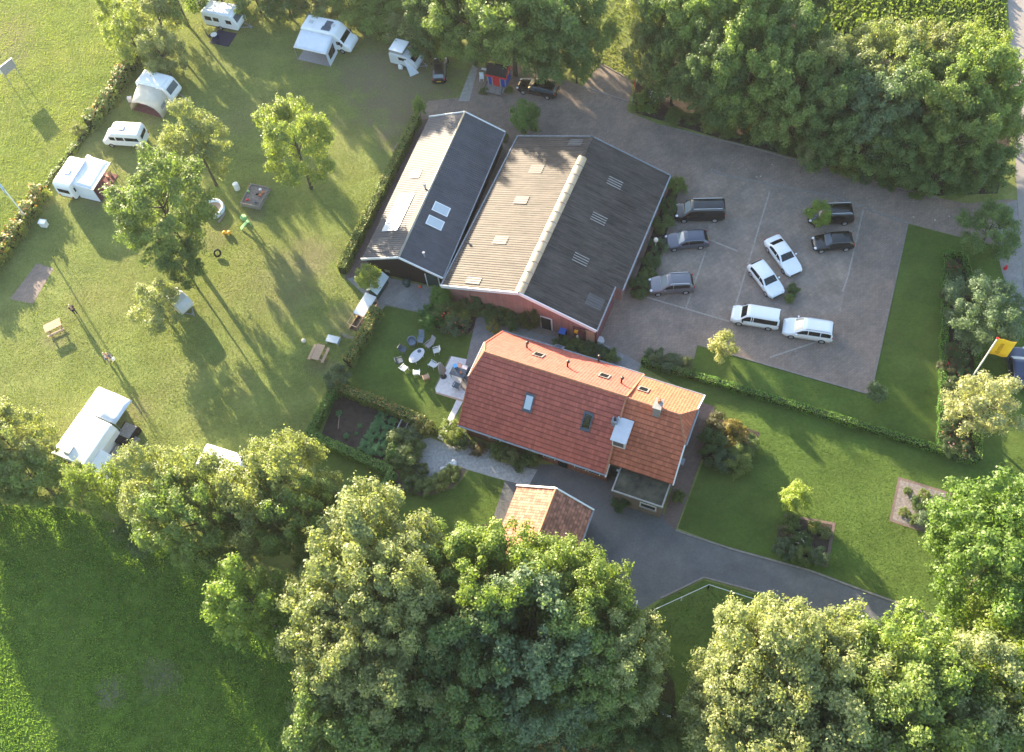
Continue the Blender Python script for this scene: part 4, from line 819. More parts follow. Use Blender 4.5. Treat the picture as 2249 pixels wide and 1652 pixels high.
zh = E2 + (R2 - E2) * t2; va = VL + (rv - VL) * t2; vb = VH + (rv - VH) * t2
mb.poly([(U2 + .03, va, zh + .03), (U2 + .03, vb, zh + .03), (U2 - 1.1, rv, R2)])
mb.poly([(U2 + .03, va, zh - .15), (U2 + .03, vb, zh - .15), (U2 + .03, vb, zh + .03), (U2 + .03, va, zh + .03)])
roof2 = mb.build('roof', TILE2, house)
RIDGE = mat('ridge_tiles', (0.40, 0.17, 0.10), 0.7, 0.2, 0.3, 6.0)
def ridge(pts, par, r=.13):
    mb = MB(); pts = [Vector(p) for p in pts]
    for a, b in zip(pts[:-1], pts[1:]):
        L = (b - a).length; k = max(1, int(L / .38))
        for i in range(k):
            p = a.lerp(b, i / k); q = a.lerp(b, (i + 1.08) / k); mb.cyl(p, q, r * 1.08, r * .92, 8)
    return mb.build('ridge_tiles', RIDGE, par)
ridge([(.85, rv, RZ + .02), (U1, rv, RZ + .02)], roof1); ridge([(U1, rv, R2 + .02), (U2 - 1.1, rv, R2 + .02)], roof2)
ridge([(.85, rv, RZ), (-.02, 3.5, hz)], roof1, .1); ridge([(.85, rv, RZ), (-.02, HW - 3.5, hz)], roof1, .1)
ridge([(U2 - 1.1, rv, R2), (U2 + .02, va, zh)], roof2, .1); ridge([(U2 - 1.1, rv, R2), (U2 + .02, vb, zh)], roof2, .1)
mb = MB(); mb.bar((U1, 0, EZ - .02), (U1, rv, RZ - .02), .16, .2); mb.bar((U1, HW, EZ - .02), (U1, rv, RZ - .02), .16, .2); mb.build('verge', RIDGE, roof1)
for p_, q_ in (((-.02, 0, EZ - .05), (-.02, 3.5, hz - .05)), ((-.02, HW, EZ - .05), (-.02, HW - 3.5, hz - .05))): mb = MB(); mb.bar(p_, q_, .1, .22); mb.build('verge', TILE2, roof1)
for p_, q_ in (((U2 + .02, VL, E2 - .05), (U2 + .02, va, zh - .05)), ((U2 + .02, VH, E2 - .05), (U2 + .02, vb, zh - .05))): mb = MB(); mb.bar(p_, q_, .1, .26); mb.build('bargeboard', WHITE, roof2)
for a, b in (((-.1, -.08, EZ - .05), (U1, -.08, EZ - .05)), ((-.1, HW + .08, EZ - .05), (U1, HW + .08, EZ - .05)), ((U1, VH + .08, E2 - .05), (U2, VH + .08, E2 - .05)), ((-.12, 3.4, hz - .1), (-.12, HW - 3.4, hz - .1)), ((U2 + .12, va, zh - .1), (U2 + .12, vb, zh - .1))):
    mb = MB(); mb.cyl(a, b, .09, n=8); mb.build('gutter', ZINC, house)
def hs(u, v, lower, sec=1, off=0):
    if sec == 1: t = v / rv if lower else (HW - v) / (HW - rv); z = EZ + (RZ - EZ) * t
    else: t = (v - VL) / (rv - VL) if lower else (VH - v) / (VH - rv); z = E2 + (R2 - E2) * t
    return Vector((u, v, z + off))
def skylight(u, v, du, dv, lower, sec, fm, gm, th=.16):
    P_ = [hs(u, v, lower, sec, th), hs(u + du, v, lower, sec, th), hs(u + du, v + dv, lower, sec, th), hs(u, v + dv, lower, sec, th)]
    mb = MB(); mb.slab(P_, .2); o = mb.build('skylight', fm, house)
    c = sum(P_, Vector()) / 4; mb = MB(); mb.poly([c + (p - c) * .74 + Vector((0, 0, .012)) for p in P_]); upward(mb.build('pane', gm, o)); return o
BRIGHTPANE = mat('bright_pane', (0.5, 0.6, 0.68), 0.12, 0.8, 0.03)
def invert(px, py, lower, sec):
    # roof point under a pixel, in house coordinates (fixed-point on height)
    z = 5.0
    for _ in range(12):
        w_ = at(px, py, z); d = w_ - house.location; a = R(-29.77)
        u = d.x * math.cos(a) + d.y * math.sin(a); v = -d.x * math.sin(a) + d.y * math.cos(a)
        z = .5 * z + .5 * hs(u, v, lower, sec).z
    return u, v
u, v = invert(1160, 887, 1, 1); skylight(u - .42, v - .6, .85, 1.25, 1, 1, SLATE, BRIGHTPANE)
u, v = invert(1288, 928, 1, 1); skylight(u - .42, v - .6, .85, 1.25, 1, 1, SLATE, GLASS)
u, v = invert(1183, 780, 0, 1); skylight(u - .5, v - .45, 1.0, .85, 0, 1, OLDWOOD, GLASS)
u, v = invert(1327, 826, 0, 1); skylight(u - .5, v - .45, 1.0, .85, 0, 1, OLDWOOD, GLASS)
u, v = invert(1227, 762, 0, 1); skylight(u - .45, v - .35, .9, .75, 0, 1, ZINC, SLATE)
u, v = invert(1413, 856, 0, 2); skylight(u - .5, v - .45, 1.0, .85, 0, 2, OLDWOOD, GLASS)
for px, py, sec in ((1157, 764, 1), (1246, 806, 1), (1314, 783 + 10, 1), (1364, 842, 1)):
    u, v = invert(px, py, 0, sec); p = hs(u, v, 0, sec); mb = MB()
    mb.tube([p, p + Vector((0, 0, .55)), p + Vector((.05, .1, .8))], .09, 8); mb.cyl(p + Vector((.05, .1, .75)), p + Vector((.05, .1, .92)), .15, n=8); mb.build('vent_pipe', BLACKP, house, True)
u, v = invert(1365, 958, 1, 2); p = hs(u, v, 1, 2); bx = MB()
bx.prism([(-.75, -.2)] * 0 + [(-.7, p.z - .6), (.7, p.z - .6), (.7, p.z + .95), (-.7, p.z + .95)], 0, 1) if False else None
mb = MB(); mb.add([(u - .6, v - .9, p.z - .5), (u + .6, v - .9, p.z - .5), (u + .6, v + 1.0, p.z + .9), (u - .6, v + 1.0, p.z + .9), (u - .6, v - .9, p.z + .75), (u + .6, v - .9, p.z + .75), (u + .6, v + 1.0, p.z + 1.15), (u - .6, v + 1.0, p.z + 1.15)],
       [(0, 1, 2, 3), (4, 5, 6, 7), (0, 1, 5, 4), (1, 2, 6, 5), (2, 3, 7, 6), (3, 0, 4, 7)]); dm = mb.build('dormer', WHITE, house, bevel=.03)
mb = MB(); mb.add([(u - .72, v - 1.05, p.z + .80), (u + .72, v - 1.05, p.z + .80), (u + .72, v + 1.1, p.z + 1.24), (u - .72, v + 1.1, p.z + 1.24), (u - .72, v - 1.05, p.z + .88), (u + .72, v - 1.05, p.z + .88), (u + .72, v + 1.1, p.z + 1.32), (u - .72, v + 1.1, p.z + 1.32)],
       [(0, 3, 2, 1), (4, 5, 6, 7), (0, 1, 5, 4), (1, 2, 6, 5), (2, 3, 7, 6), (3, 0, 4, 7)]); mb.build('dormer_roof', mat('pale_zinc', (0.50, 0.53, 0.58), 0.45, 0.4, 0.08), dm)
mb = MB(); mb.box((u, v - .91, p.z + .15), (.95, .03, .75)); mb.build('window', GLASSL, dm)
u, v = invert(1350, 929, 1, 1); p = hs(u, v, 1, 1); mb = MB(); mb.box((u, v, p.z + .2), (.55, .55, .8)); mb.build('flue_box', ZINC, house); mb = MB(); mb.cyl((u, v, p.z + .5), (u, v, p.z + .9), .13, n=8); mb.build('flue', BLACKP, house)
p = Vector((17.0, rv - .15, R2)); mb = MB(); mb.box(p + Vector((0, 0, .25)), (.62, .95, 1.5)); ch = mb.build('chimney', mat('grey_brick', (0.30, 0.26, 0.24), .85, .2, .25, 8.0), roof2)
mb = MB(); mb.box(p + Vector((0, 0, 1.03)), (.75, 1.08, .1)); mb.build('chimney_cap', CONCRETE, roof2)
for dy in (.12, .3): mb = MB(); mb.cyl(p + Vector((0, dy, 1.05)), p + Vector((0, dy + .03, 1.5)), .12, n=8); mb.build('chimney_pot', TERRA, roof2)
def hwin(c, d, nm='window'):
    mb = MB(); mb.box(c, d); o = mb.build(nm, WHITE, house)
    e = [x - .16 if x > .2 else x + .03 for x in d]; mb = MB(); mb.box(c, e); mb.build('pane', GLASS, o); return o
for u in (3.2, 8.6, 11.6, 12.9): hwin((u, .44, 1.45), (1.15, .06, 1.2))
hwin((U2 - .34, 7.6, 1.5), (.06, 1.3, 1.5)); hwin((U2 - .34, 4.6, 1.5), (.06, 1.3, 1.5)); hwin((U2 - .34, 5.3, 4.7), (.06, 1.2, 1.2))
hwin((.34, 3.5, 1.5), (.06, 1.4, 1.4)); hwin((.34, 7.0, 1.5), (.06, 1.4, 1.4))
mb = MB(); mb.box((U1 + .55, 1.15, 1.0), (.9, .08, 2.0)); mb.build('door', DKGREEN, house)
mb = MB(); mb.box((9.9, .42, 1.0), (.9, .06, 2.0)); mb.build('door', GLASS, house)
mb = MB(); mb.bar((U1 + .08, -.1, EZ - .3), (U1 + .08, .95, E2 - .2), .1, .45); mb.build('eave_board', WHITE, house)
mb = MB(); mb.ball((U1 + .85, .9, 2.2), .13); mb.build('wall_lamp', LAMP, house, True)
mb = MB(); mb.box((U2 + .12, VL + 2.2, E2 + .35), (.35, .6, .18)); mb.build('rain_head', ZINC, house)
# flat roofed annex
a0, a1, b0, b1, AZ = 15.2, 19.72, -1.25, 1.4, 2.65
mb = MB(); mb.box(((a0 + a1) / 2, (b0 + b1) / 2, AZ / 2 - .03), (a1 - a0 - .14, b1 - b0 - .1, AZ - .06)); an = mb.build('annex', REDBRICK, house)
mb = MB(); mb.slab([(a0 + .08, b0 + .08, AZ + .02), (a1 - .08, b0 + .08, AZ + .02), (a1 - .08, b1, AZ + .02), (a0 + .08, b1, AZ + .02)], .05); mb.build('flat_roof', MOSSROOF, an)
mb = MB()
for c, d in ((((a0 + a1) / 2, b0, AZ), (a1 - a0 + .16, .13, .2)), ((a0, (b0 + b1) / 2 + .06, AZ), (.13, b1 - b0 - .02, .2)), ((a1, (b0 + b1) / 2 + .06, AZ), (.13, b1 - b0 - .02, .2))): mb.box(c, d)
mb.build('roof_edge', CONCRETE, an)
mb = MB(); mb.box((18.5, b0 + .04, 1.75), (1.5, .08, .75)); wn = mb.build('window', WHITE, an)
mb = MB(); mb.box((18.5, b0 + .0, 1.75), (1.3, .06, .55)); mb.build('pane', GLASS, wn)
mb = MB(); mb.box((18.5, b0 - .02, 1.33), (1.6, .18, .06)); mb.build('sill', CONCRETE, wn)

# ---- garage
P4 = lambda x, y: (x / 3.949 + 1123.4, y / 3.949 + 824.6)
f = at(*P4(50, 960), 2.3)
gar = thing('garage', 'small garage with old orange tile roof and white gable boards', 'garage', (f.x, f.y, 0), R(-28.35))
GW_, GD, GE, GRZ = 7.0, 6.6, 2.3, 4.5; gm = 3.7
mb = MB(); mb.add([(x, y, z) for y in (-.25, -GD + .2) for x, z in ((.35, 0), (GW_ - .3, 0), (GW_ - .3, GE), (gm, GRZ - .15), (.35, GE))], [tuple(range(5)), (9, 8, 7, 6, 5)] + [((k + 1) % 5, k, 5 + k, 5 + (k + 1) % 5) for k in range(5)]); mb.build('wall', REDBRICK, gar)
mb = MB()
for uE in (0, GW_):
    for k in range(15):
        a, b = k / 15, (k + 1) / 15; xa, xb = uE + (gm - uE) * a, uE + (gm - uE) * b; za, zb = GE + (GRZ - GE) * a, GE + (GRZ - GE) * b
        mb.poly([(xa, 0, za + .05), (xa, -GD, za + .05), (xb, -GD, zb), (xb, 0, zb)]); mb.poly([(xa, 0, za - .03), (xa, -GD, za - .03), (xa, -GD, za + .05), (xa, 0, za + .05)])
gr = mb.build('roof', TILE3, gar)
mb = MB(); 
for i in range(17): mb.cyl((gm, -GD * i / 17, GRZ + .02), (gm, -GD * (i + 1.05) / 17, GRZ + .02), .14, .12, 8)
mb.build('ridge_tiles', RIDGE, gr)
mb = MB(); mb.bar((-.05, .03, GE + .02), (gm, .03, GRZ + .05), .14, .28); mb.bar((gm, .03, GRZ + .05), (GW_ + .05, .03, GE + .02), .14, .28); mb.build('bargeboard', WHITE, gar)
mb = MB(); mb.cyl((GW_ + .06, 0, GE), (GW_ + .06, -GD, GE), .08, n=8); mb.build('gutter', ZINC, gar)
mb = MB(); mb.box((GW_ + .1, -GD + 1.0, 2.3), (.9, 1.8, .1)); mb.build('porch_roof', WHITE, gar)

# ---- playhouse
p0 = at(1068, 162, 2.1); p1 = at(1109.6, 171, 2.1); a = heading(p1, p0); wd = (p1 - p0).length
ph = thing('playhouse', 'small playhouse striped red and blue under a black roof', 'playhouse', (p0.x, p0.y, 0), a)
mb = MB(); mb.add([(x, y, z) for y in (.05, 1.6) for x, z in ((.05, .5), (wd - .05, .5), (wd - .05, 2.0), (.05, 2.0))], [(0, 1, 2, 3), (7, 6, 5, 4), (0, 4, 5, 1), (1, 5, 6, 2), (2, 6, 7, 3), (3, 7, 4, 0)]); mb.build('wall', BLUEP, ph)
mb = MB(); mb.box((wd * .48, .03, 1.25), (wd * .38, .06, 1.5)); mb.build('door', REDP, ph)
mb = MB()
for q in (.04, .27, .69, .96): mb.box((wd * q, .0, 1.2), (.09, .1, 1.6))
mb.build('trim', CONCRETE, ph)
mb = MB(); mb.add([(-.1, -.1, 2.05), (wd + .1, -.1, 2.05), (wd + .1, .85, 2.9), (-.1, .85, 2.9), (-.1, 1.8, 2.05), (wd + .1, 1.8, 2.05)], [(0, 1, 2, 3), (3, 2, 5, 4)]); mb.build('roof', mat('black_felt', (0.02, 0.02, 0.022), .9, .1, .3), ph)
mb = MB(); mb.bar((-.12, -.13, 2.0), (wd + .12, -.13, 2.0), .06, .22); mb.bar((wd + .14, -.1, 2.0), (wd + .14, .85, 2.85), .06, .2); mb.bar((wd + .14, 1.8, 2.0), (wd + .14, .85, 2.85), .06, .2); mb.build('bargeboard', REDP, ph)
mb = MB(); mb.box((wd + .06, .75, 2.2), (.05, .4, .5)); mb.build('gable_window', YELLOWP, ph)
mb = MB(); mb.box((wd * .45, -.55, .42), (wd * .95, 1.1, .1)); 
for x in (.05, wd * .9): mb.box((x, -1.0, .25), (.1, .1, .5)); mb.box((x, -.1, .25), (.1, .1, .5))
mb.build('porch', OLDWOOD, ph)
mb = MB()
for x in (.05, wd * .9): mb.bar((x, -1.05, .45), (x, -1.05, 1.0), .06); mb.bar((x, -1.05, 1.0), (x, -.05, 1.0), .06)
mb.build('railing', DKGREEN, ph)

# ---- chicken house with run
Q = lambda X, Y: (752.9 + X / 12.02, 585.6 + Y / 12.02)
A_ = at(*Q(625, 640), 1.3); B_ = at(*Q(880, 740), 1.3); C_ = at(*Q(1025, 460), 1.3); a = heading(B_, A_); cw = (B_ - A_).length; cl = max(2.4, (C_ - B_).length)
ck = thing('chicken_house', 'little white roofed chicken house with covered run and open frame', 'hen house', (A_.x, A_.y, 0), a)
mb = MB(); mb.prism([(.1, .2), (cw - .1, .2), (cw - .1, 1.3), (cw / 2, 1.75), (.1, 1.3)], .1, cl - .1); mb.build('wall', DKGREEN, ck)
mb = MB(); mb.slab([(-.1, 0, 1.28), (cw / 2, 0, 1.85), (cw / 2, cl, 1.85), (-.1, cl, 1.28)], .04); mb.slab([(cw / 2, 0, 1.85), (cw + .1, 0, 1.28), (cw + .1, cl, 1.28), (cw / 2, cl, 1.85)], .04); mb.build('roof', mat('pale_green_sheet', (0.50, 0.58, 0.58), .5, .3, .06), ck)
rl_ = 2.7
mb = MB(); mb.slab([(-.05, -.15, 1.2), (cw + .05, -.15, 1.12), (cw + .05, -rl_, 1.0), (-.05, -rl_, 1.05)], .04); mb.build('run_cover', mat('white_sheeting', (0.75, 0.75, 0.74), .6, .2, .06), ck)
mb = MB()
for x in (0, cw):
    for y in (-.2, -rl_, -rl_ - 1.3): mb.box((x, y, .55), (.07, .07, 1.1))
for y in (-rl_, -rl_ - 1.3): mb.bar((0, y, 1.0), (cw, y, 1.0), .07)
for x in (0, cw): mb.bar((x, -.2, 1.05), (x, -rl_ - 1.3, 1.0), .06); mb.bar((x, -.2, .1), (x, -rl_ - 1.3, .1), .06)
mb.build('run_frame', WOOD, ck)
mb = MB(); mb.poly([(0.05, -.2, .03), (cw - .05, -.2, .03), (cw - .05, -rl_ - 1.3, .03), (.05, -rl_ - 1.3, .03)]); mb.build('run_floor', SOIL, ck)

# ------------------------------------------------------------------ vehicles
def lerpk(ks, t):
    for (a, va), (b, vb) in zip(ks[:-1], ks[1:]):
        if t <= b: return va + (vb - va) * (t - a) / max(1e-6, b - a)
    return ks[-1][1]
CARS = {
 'hatch': dict(top=[(0, .50), (.015, .62), (.05, .74), (.25, .93), (.28, .95), (.43, 1.40), (.52, 1.47), (.74, 1.45), (.88, 1.37), (.975, .98), (1, .62)], ws=(.285, .43), rw=(.885, .965), side=(.33, .86), roof=(.45, .86)),
 'suv': dict(top=[(0, .58), (.015, .74), (.05, .86), (.24, 1.04), (.27, 1.06), (.40, 1.56), (.48, 1.64), (.78, 1.62), (.91, 1.52), (.98, 1.05), (1, .68)], ws=(.275, .40), rw=(.915, .975), side=(.31, .89), roof=(.42, .89)),
 'sedan': dict(top=[(0, .48), (.015, .60), (.05, .70), (.29, .90), (.31, .92), (.45, 1.36), (.53, 1.42), (.66, 1.40), (.72, 1.36), (.86, 1.04), (.97, 1.0), (.99, .9), (1, .6)], ws=(.315, .45), rw=(.725, .85), side=(.36, .77), roof=(.47, .71)),
 'estate': dict(top=[(0, .50), (.015, .62), (.05, .72), (.27, .92), (.30, .94), (.43, 1.38), (.50, 1.46), (.84, 1.44), (.92, 1.36), (.98, .98), (1, .62)], ws=(.305, .43), rw=(.925, .975), side=(.34, .91), roof=(.45, .90)),
 'mpv': dict(top=[(0, .54), (.015, .70), (.05, .84), (.20, 1.04), (.22, 1.06), (.38, 1.62), (.46, 1.74), (.88, 1.72), (.95, 1.62), (.99, 1.08), (1, .68)], ws=(.225, .385), rw=(.955, .987), side=(.27, .945), roof=(.40, .94)),
 'van': dict(top=[(0, .60), (.012, .86), (.04, .98), (.17, 1.12), (.19, 1.15), (.31, 1.80), (.37, 1.92), (.965, 1.92), (.985, 1.86), (1, .72)], ws=(.195, .315), rw=(.968, .984), side=(.23, .955), roof=(.33, .955)),
}
def make_car(name, label, cat, paint, spec, fpx, rpx, L, wd, z=.75, group='cars in the parking lot', rails=False, gl=None, side_gaps=(.52,), plate=True, hs_=1.0, wsg=None):
    F_ = at(*fpx, z); B_ = at(*rpx, z); c = (F_ + B_) / 2; S = CARS[spec]
    root = thing(name, label, cat, (c.x, c.y, 0.02), heading(F_, B_), group)
    top = [(t, h * hs_) for t, h in S['top']]; zr = max(h for _, h in top); belt0 = .9 * hs_ if spec in ('sedan', 'hatch', 'estate') else 1.02 * hs_
    def w_(t):
        e = 1.0
        if t < .14: e = .80 + .20 * math.sin(t / .14 * 1.5708)
        if t > .9: e = 1 - .10 * ((t - .9) / .1) ** 2
        return wd / 2 * e
    def zt(t): return lerpk(top, t)
    def belt(t): return min(zt(t) - .05, belt0 + .03 * (t - .5))
    def hh(t): return max(0, min(1, (zt(t) - belt0 - .05) / (zr - belt0)))
    def wr(t): return w_(t) * (.93 - .17 * hh(t))
    def sec(t):
        w = w_(t); b = belt(t); T = zt(t); r = wr(t); zb = .20 if .04 < t < .97 else .30
        return [(.80 * w, zb), (.97 * w, zb + .10), (w, zb + (b - zb) * .55), (.965 * w, b), (r, max(b + .01, T - .075)), (r * .84, T - .022), (r * .4, T)]
    ts = sorted(set([0, .004, .015, .03, .05, .08, .11, .14] + [i / 40 for i in range(6, 37)] + [t for t, _ in top] + [.93, .95, .97, .985, .993, 1]))
    rings = []
    for t in ts:
        h = sec(t); x = L / 2 - t * L; rings.append([(x, y, q) for y, q in h] + [(x, -y, q) for y, q in reversed(h)])
    mb = MB(); mb.loft(rings); body = mb.build('body', paint, root, True)
    gl = gl or GLASS
    def side(a, b, sg):
        mb = MB(); k = 9; top_, bot = [], []
        for i in range(k):
            t = a + (b - a) * i / (k - 1); h = sec(t); y0, z0 = h[3]; y1, z1 = h[4]; x = L / 2 - t * L
            bot.append((x, sg * (y0 + (y1 - y0) * .10 + .012), z0 + (z1 - z0) * .10)); top_.append((x, sg * (y0 + (y1 - y0) * .86 + .012), z0 + (z1 - z0) * .86))
        mb.add(bot + top_, [(i, i + 1, k + i + 1, k + i) for i in range(k - 1)]); mb.build('side_window', gl, root, True)
    cuts = [S['side'][0]] + list(side_gaps) + [S['side'][1]]
    for sg in (1, -1):
        for i in range(len(cuts) - 1): side(cuts[i] + (.008 if i else 0), cuts[i + 1] - (.008 if i < len(cuts) - 2 else 0), sg)
    def pane(a, b, nm, g):
        vs = []; k = 5; ys = (-.84, -.42, 0, .42, .84)
        for i in range(k):
            t = a + (b - a) * (.06 + .88 * i / (k - 1)); r = wr(t) * .98
            for y in ys: vs.append((L / 2 - t * L + (.008 if nm == 'windscreen' else -.008), y * r, zt(t) - .022 * max(0, (abs(y) - .4) / .44) + .012))
        mb = MB(); mb.add(vs, [(i * 5 + j, i * 5 + j + 1, i * 5 + j + 6, i * 5 + j + 5) for i in range(k - 1) for j in range(4)]); mb.build(nm, g, root, True)
    pane(*S['ws'], 'windscreen', wsg or gl); pane(*S['rw'], 'rear_window', gl)
    wr_ = .33 if spec in ('van', 'suv', 'mpv') else .31
    for t in (.19, .80):
        for sg in (1, -1):
            x = L / 2 - t * L; mb = MB(); mb.cyl((x, sg * (wd / 2 - .21), wr_), (x, sg * (wd / 2 + .005), wr_), wr_, n=18); wh = mb.build('wheel', RUBBER, root)
            mb = MB(); mb.cyl((x, sg * (wd / 2 - .02), wr_), (x, sg * (wd / 2 + .015), wr_), wr_ * .64, n=14); mb.build('rim', RIM, wh)
    for sg in (1, -1):
        t = .045; mb = MB(); mb.ball((L / 2 - t * L, sg * w_(t) * .80, zt(t) - .07), (.20, .16, .085)); mb.build('headlight', LAMP, root, True)
        t = .982; mb = MB(); mb.ball((L / 2 - t * L, sg * w_(t) * .88, min(zt(t), belt0) - .02), (.07, .11, .10)); mb.build('tail_light', REDL, root, True)
        t = S['ws'][0] + .055; mb = MB(); mb.ball((L / 2 - t * L, sg * (w_(t) + .10), belt(t) + .10), (.09, .12, .08)); mb.build('mirror', paint if spec != 'van' else BLACKP, root, True)
        if rails:
            mb = MB(); mb.tube([(L / 2 - t * L, sg * wr(t) * .93, zt(t) + .035) for t in [S['roof'][0] + .03 + (S['roof'][1] - S['roof'][0] - .05) * i / 8 for i in range(9)]], .025, 6); mb.build('roof_rail', LAMP if rails == 2 else ZINC, root, True)
    mb = MB(); mb.box((L / 2 + .005, 0, .42), (.03, wd * .62, .16)); mb.build('grille', BLACKP, root)
    if plate: mb = MB(); mb.box((-L / 2 - .012, 0, .62), (.02, .5, .11)); mb.build('number_plate', PLATE, root)
    return root
def paint(name, c, metal=0.0, rough=0.3): return mat(name, c, rough, 0.5, 0.03, 1.0, metal=metal, coat=0.7)
P_BLACK = paint('black_car_paint', (0.004, 0.0045, 0.006), rough=.2); P_GREY = paint('grey_car_paint', (0.15, 0.15, 0.17), .4); P_BLUEGREY = paint('blue_grey_car_paint', (0.085, 0.095, 0.125), .4)
P_WHITE = paint('white_car_paint', (0.78, 0.79, 0.80)); P_NAVY = paint('navy_car_paint', (0.022, 0.035, 0.085), .2); P_BRONZE = paint('dark_car_paint', (0.012, 0.012, 0.016), .2)
WS1 = mat('painted_reflection_glass', (0.22, 0.27, 0.27), 0.08, 0.9, 0.05)  # pale base colour stands in for sky reflected in the windscreen
make_car('van', 'long black van with silver roof rails parked at the barn bed', 'van', P_BLACK, 'van', (1482, 463), (1590, 461), 5.1, 1.92, .9, rails=2, side_gaps=(.38,), wsg=WS1)
make_car('hatchback', 'dark blue grey hatchback with glass roof, second car along the barn', 'car', P_BLUEGREY, 'hatch', (1460, 530), (1556, 522), 4.35, 1.78, rails=False, wsg=WS1)
sunroof = None
make_car('crossover', 'grey crossover with silver roof rails, nearest of the three cars along the barn', 'car', P_GREY, 'suv', (1425, 627), (1523, 620), 4.45, 1.82, rails=2, wsg=WS1)
make_car('saloon_car', 'long white saloon parked aslant beside a smaller white car', 'car', P_WHITE, 'sedan', (1747, 598), (1693, 524), 4.75, 1.80, .65)
make_car('hatchback', 'white hatchback parked aslant next to the two small bushes', 'car', P_WHITE, 'hatch', (1708, 645), (1656, 578), 4.35, 1.78, .7)
make_car('minibus', 'white boxy passenger van at the front edge of the parking lot', 'van', P_WHITE, 'van', (1608, 686), (1710, 703), 4.6, 1.80, .85, side_gaps=(.42, .46), hs_=.93)
make_car('minivan', 'white minivan with roof rails behind the boxy white van', 'car', P_WHITE, 'mpv', (1722, 714), (1827, 730), 4.7, 1.86, .85, rails=1, side_gaps=(.50, .74), wsg=WS1)
make_car('minivan', 'black minivan half hidden by a small round tree', 'car', P_BLACK, 'mpv', (1776, 473), (1871, 469), 4.5, 1.84, .8, rails=2, side_gaps=(.50, .74))
make_car('hatchback', 'black hatchback below the black minivan', 'car', P_BLACK, 'hatch', (1784, 534), (1874, 527), 4.0, 1.74, .7, wsg=SLATE)
make_car('estate_car', 'black estate car standing under the big trees beside the playhouse', 'car', P_BLACK, 'estate', (1138, 182), (1223, 200), 4.75, 1.82, .75, group=None, gl=mat('grey_glass', (0.06, 0.07, 0.08), .08, .6))
make_car('small_car', 'small dark hatchback seen from behind next to the pop top caravan', 'car', P_BRONZE, 'hatch', (967, 122), (963, 184), 3.7, 1.62, .7, group=None, gl=mat('milky_glass', (0.16, 0.19, 0.20), .15, .6))
make_car('roadside_car', 'dark blue car cut off by the right edge behind the yellow flag', 'car', P_NAVY, 'estate', (2232, 762), (2241, 846), 4.4, 1.8, .75, group=None, wsg=LAMP)

# ------------------------------------------------------------------ caravans and camper vans
def wheel_pair(root, xs, wd, r=.30):
    for x in xs:
        for sg in (1, -1):
            mb = MB(); mb.cyl((x, sg * (wd / 2 - .2), r), (x, sg * (wd / 2 + .01), r), r, n=16); wh = mb.build('wheel', RUBBER, root)
            mb = MB(); mb.cyl((x, sg * (wd / 2), r), (x, sg * (wd / 2 + .02), r), r * .6, n=12); mb.build('rim', RIM, wh)
def tongue(root, x0, ln):
    mb = MB(); mb.bar((x0, .45, .42), (x0 + ln, 0, .42), .08); mb.bar((x0, -.45, .42), (x0 + ln, 0, .42), .08); mb.ball((x0 + ln, 0, .44), .09); mb.cyl((x0 + ln * .85, 0, .0), (x0 + ln * .85, 0, .7), .04); mb.build('tow_bar', ZINC, root)
def panel(root, nm, c, d, m, bevel=.0): mb = MB(); mb.box(c, d); return mb.build(nm, m, root, bevel=bevel)
def sidepane(root, x0, x1, z0, z1, wd, sg, m=None):
    o = panel(root, 'window', ((x0 + x1) / 2, sg * (wd / 2 + .006), (z0 + z1) / 2), (x1 - x0, .03, z1 - z0), m or GLASS); return o
def caravan(label, fpx, rpx, z, L, wd, H, m=None, front=.55, tow=1.1, group='caravans on the campsite', hatch=True, flip=False, name='caravan', raised=False):
    F_ = at(*fpx, z); B_ = at(*rpx, z); c = (F_ + B_) / 2
    root = thing(name, label, 'caravan', (c.x, c.y, 0.02), heading(F_, B_), group); h = L / 2; m = m or CAMPER
    prof = [(-h + .12, .42), (h - .25, .42), (h, .9), (h - .12, 1.35), (h - front, H - .12), (h - front - .3, H), (-h + .35, H), (-h + .12, H - .18), (-h, 1.3), (-h, .75)]
    mb = MB(); mb.prism(prof, -wd / 2, wd / 2); mb.build('body', m, root, bevel=.10, seg=3)
    if raised: panel(root, 'roof', (-.25, 0, H + .04), (L * .68, wd * .80, .10), m, .04)
    mb = MB(); mb.prism([(-h + .15, .30), (h - .3, .30), (h - .3, .44), (-h + .15, .44)], -wd / 2 + .06, wd / 2 - .06); mb.build('chassis', BLACKP, root)
    for sg in (1, -1):
        sidepane(root, -h + .45, -h + 1.35, 1.25, 1.85, wd, sg); sidepane(root, -h + 1.6, -h + 2.35, 1.3, 1.85, wd, sg)
        if L > 4.2: sidepane(root, h - 1.6, h - .85, 1.25, 1.8, wd, sg)
    panel(root, 'door', (.45, wd / 2 + .005, 1.2), (.62, .02, 1.5), m)
    a = (h - .12, 1.35); b = (h - front, H - .12); mb = MB(); q = lambda t, y: (a[0] + (b[0] - a[0]) * t + .02, y, a[1] + (b[1] - a[1]) * t + .012)
    mb.add([q(.12, -wd * .40), q(.12, wd * .40), q(.85, wd * .38), q(.85, -wd * .38)], [(0, 1, 2, 3)]); mb.build('front_window', GLASSL, root)
    panel(root, 'rear_window', (-h - .005, 0, 1.6), (.03, wd * .66, .55), GLASS)
    for sg in (1, -1): panel(root, 'tail_light', (-h - .01, sg * wd * .38, .8), (.04, .22, .2), REDL)
    if hatch: panel(root, 'roof_hatch', (-.4, .1, H + (.12 if raised else .04)), (.65, .65, .10), GREYSHELL, .03)
    wheel_pair(root, (-.25,), wd); tongue(root, h - .25, tow + .25)
    return root
def fr(root, p): return root.matrix_basis @ Vector(p)
cv1 = caravan('white caravan in the shade at the top edge, with a navy ground sheet', (519, 28), (453, 15), 2.3, 4.9, 2.15, 2.5, raised=True, hatch=False)
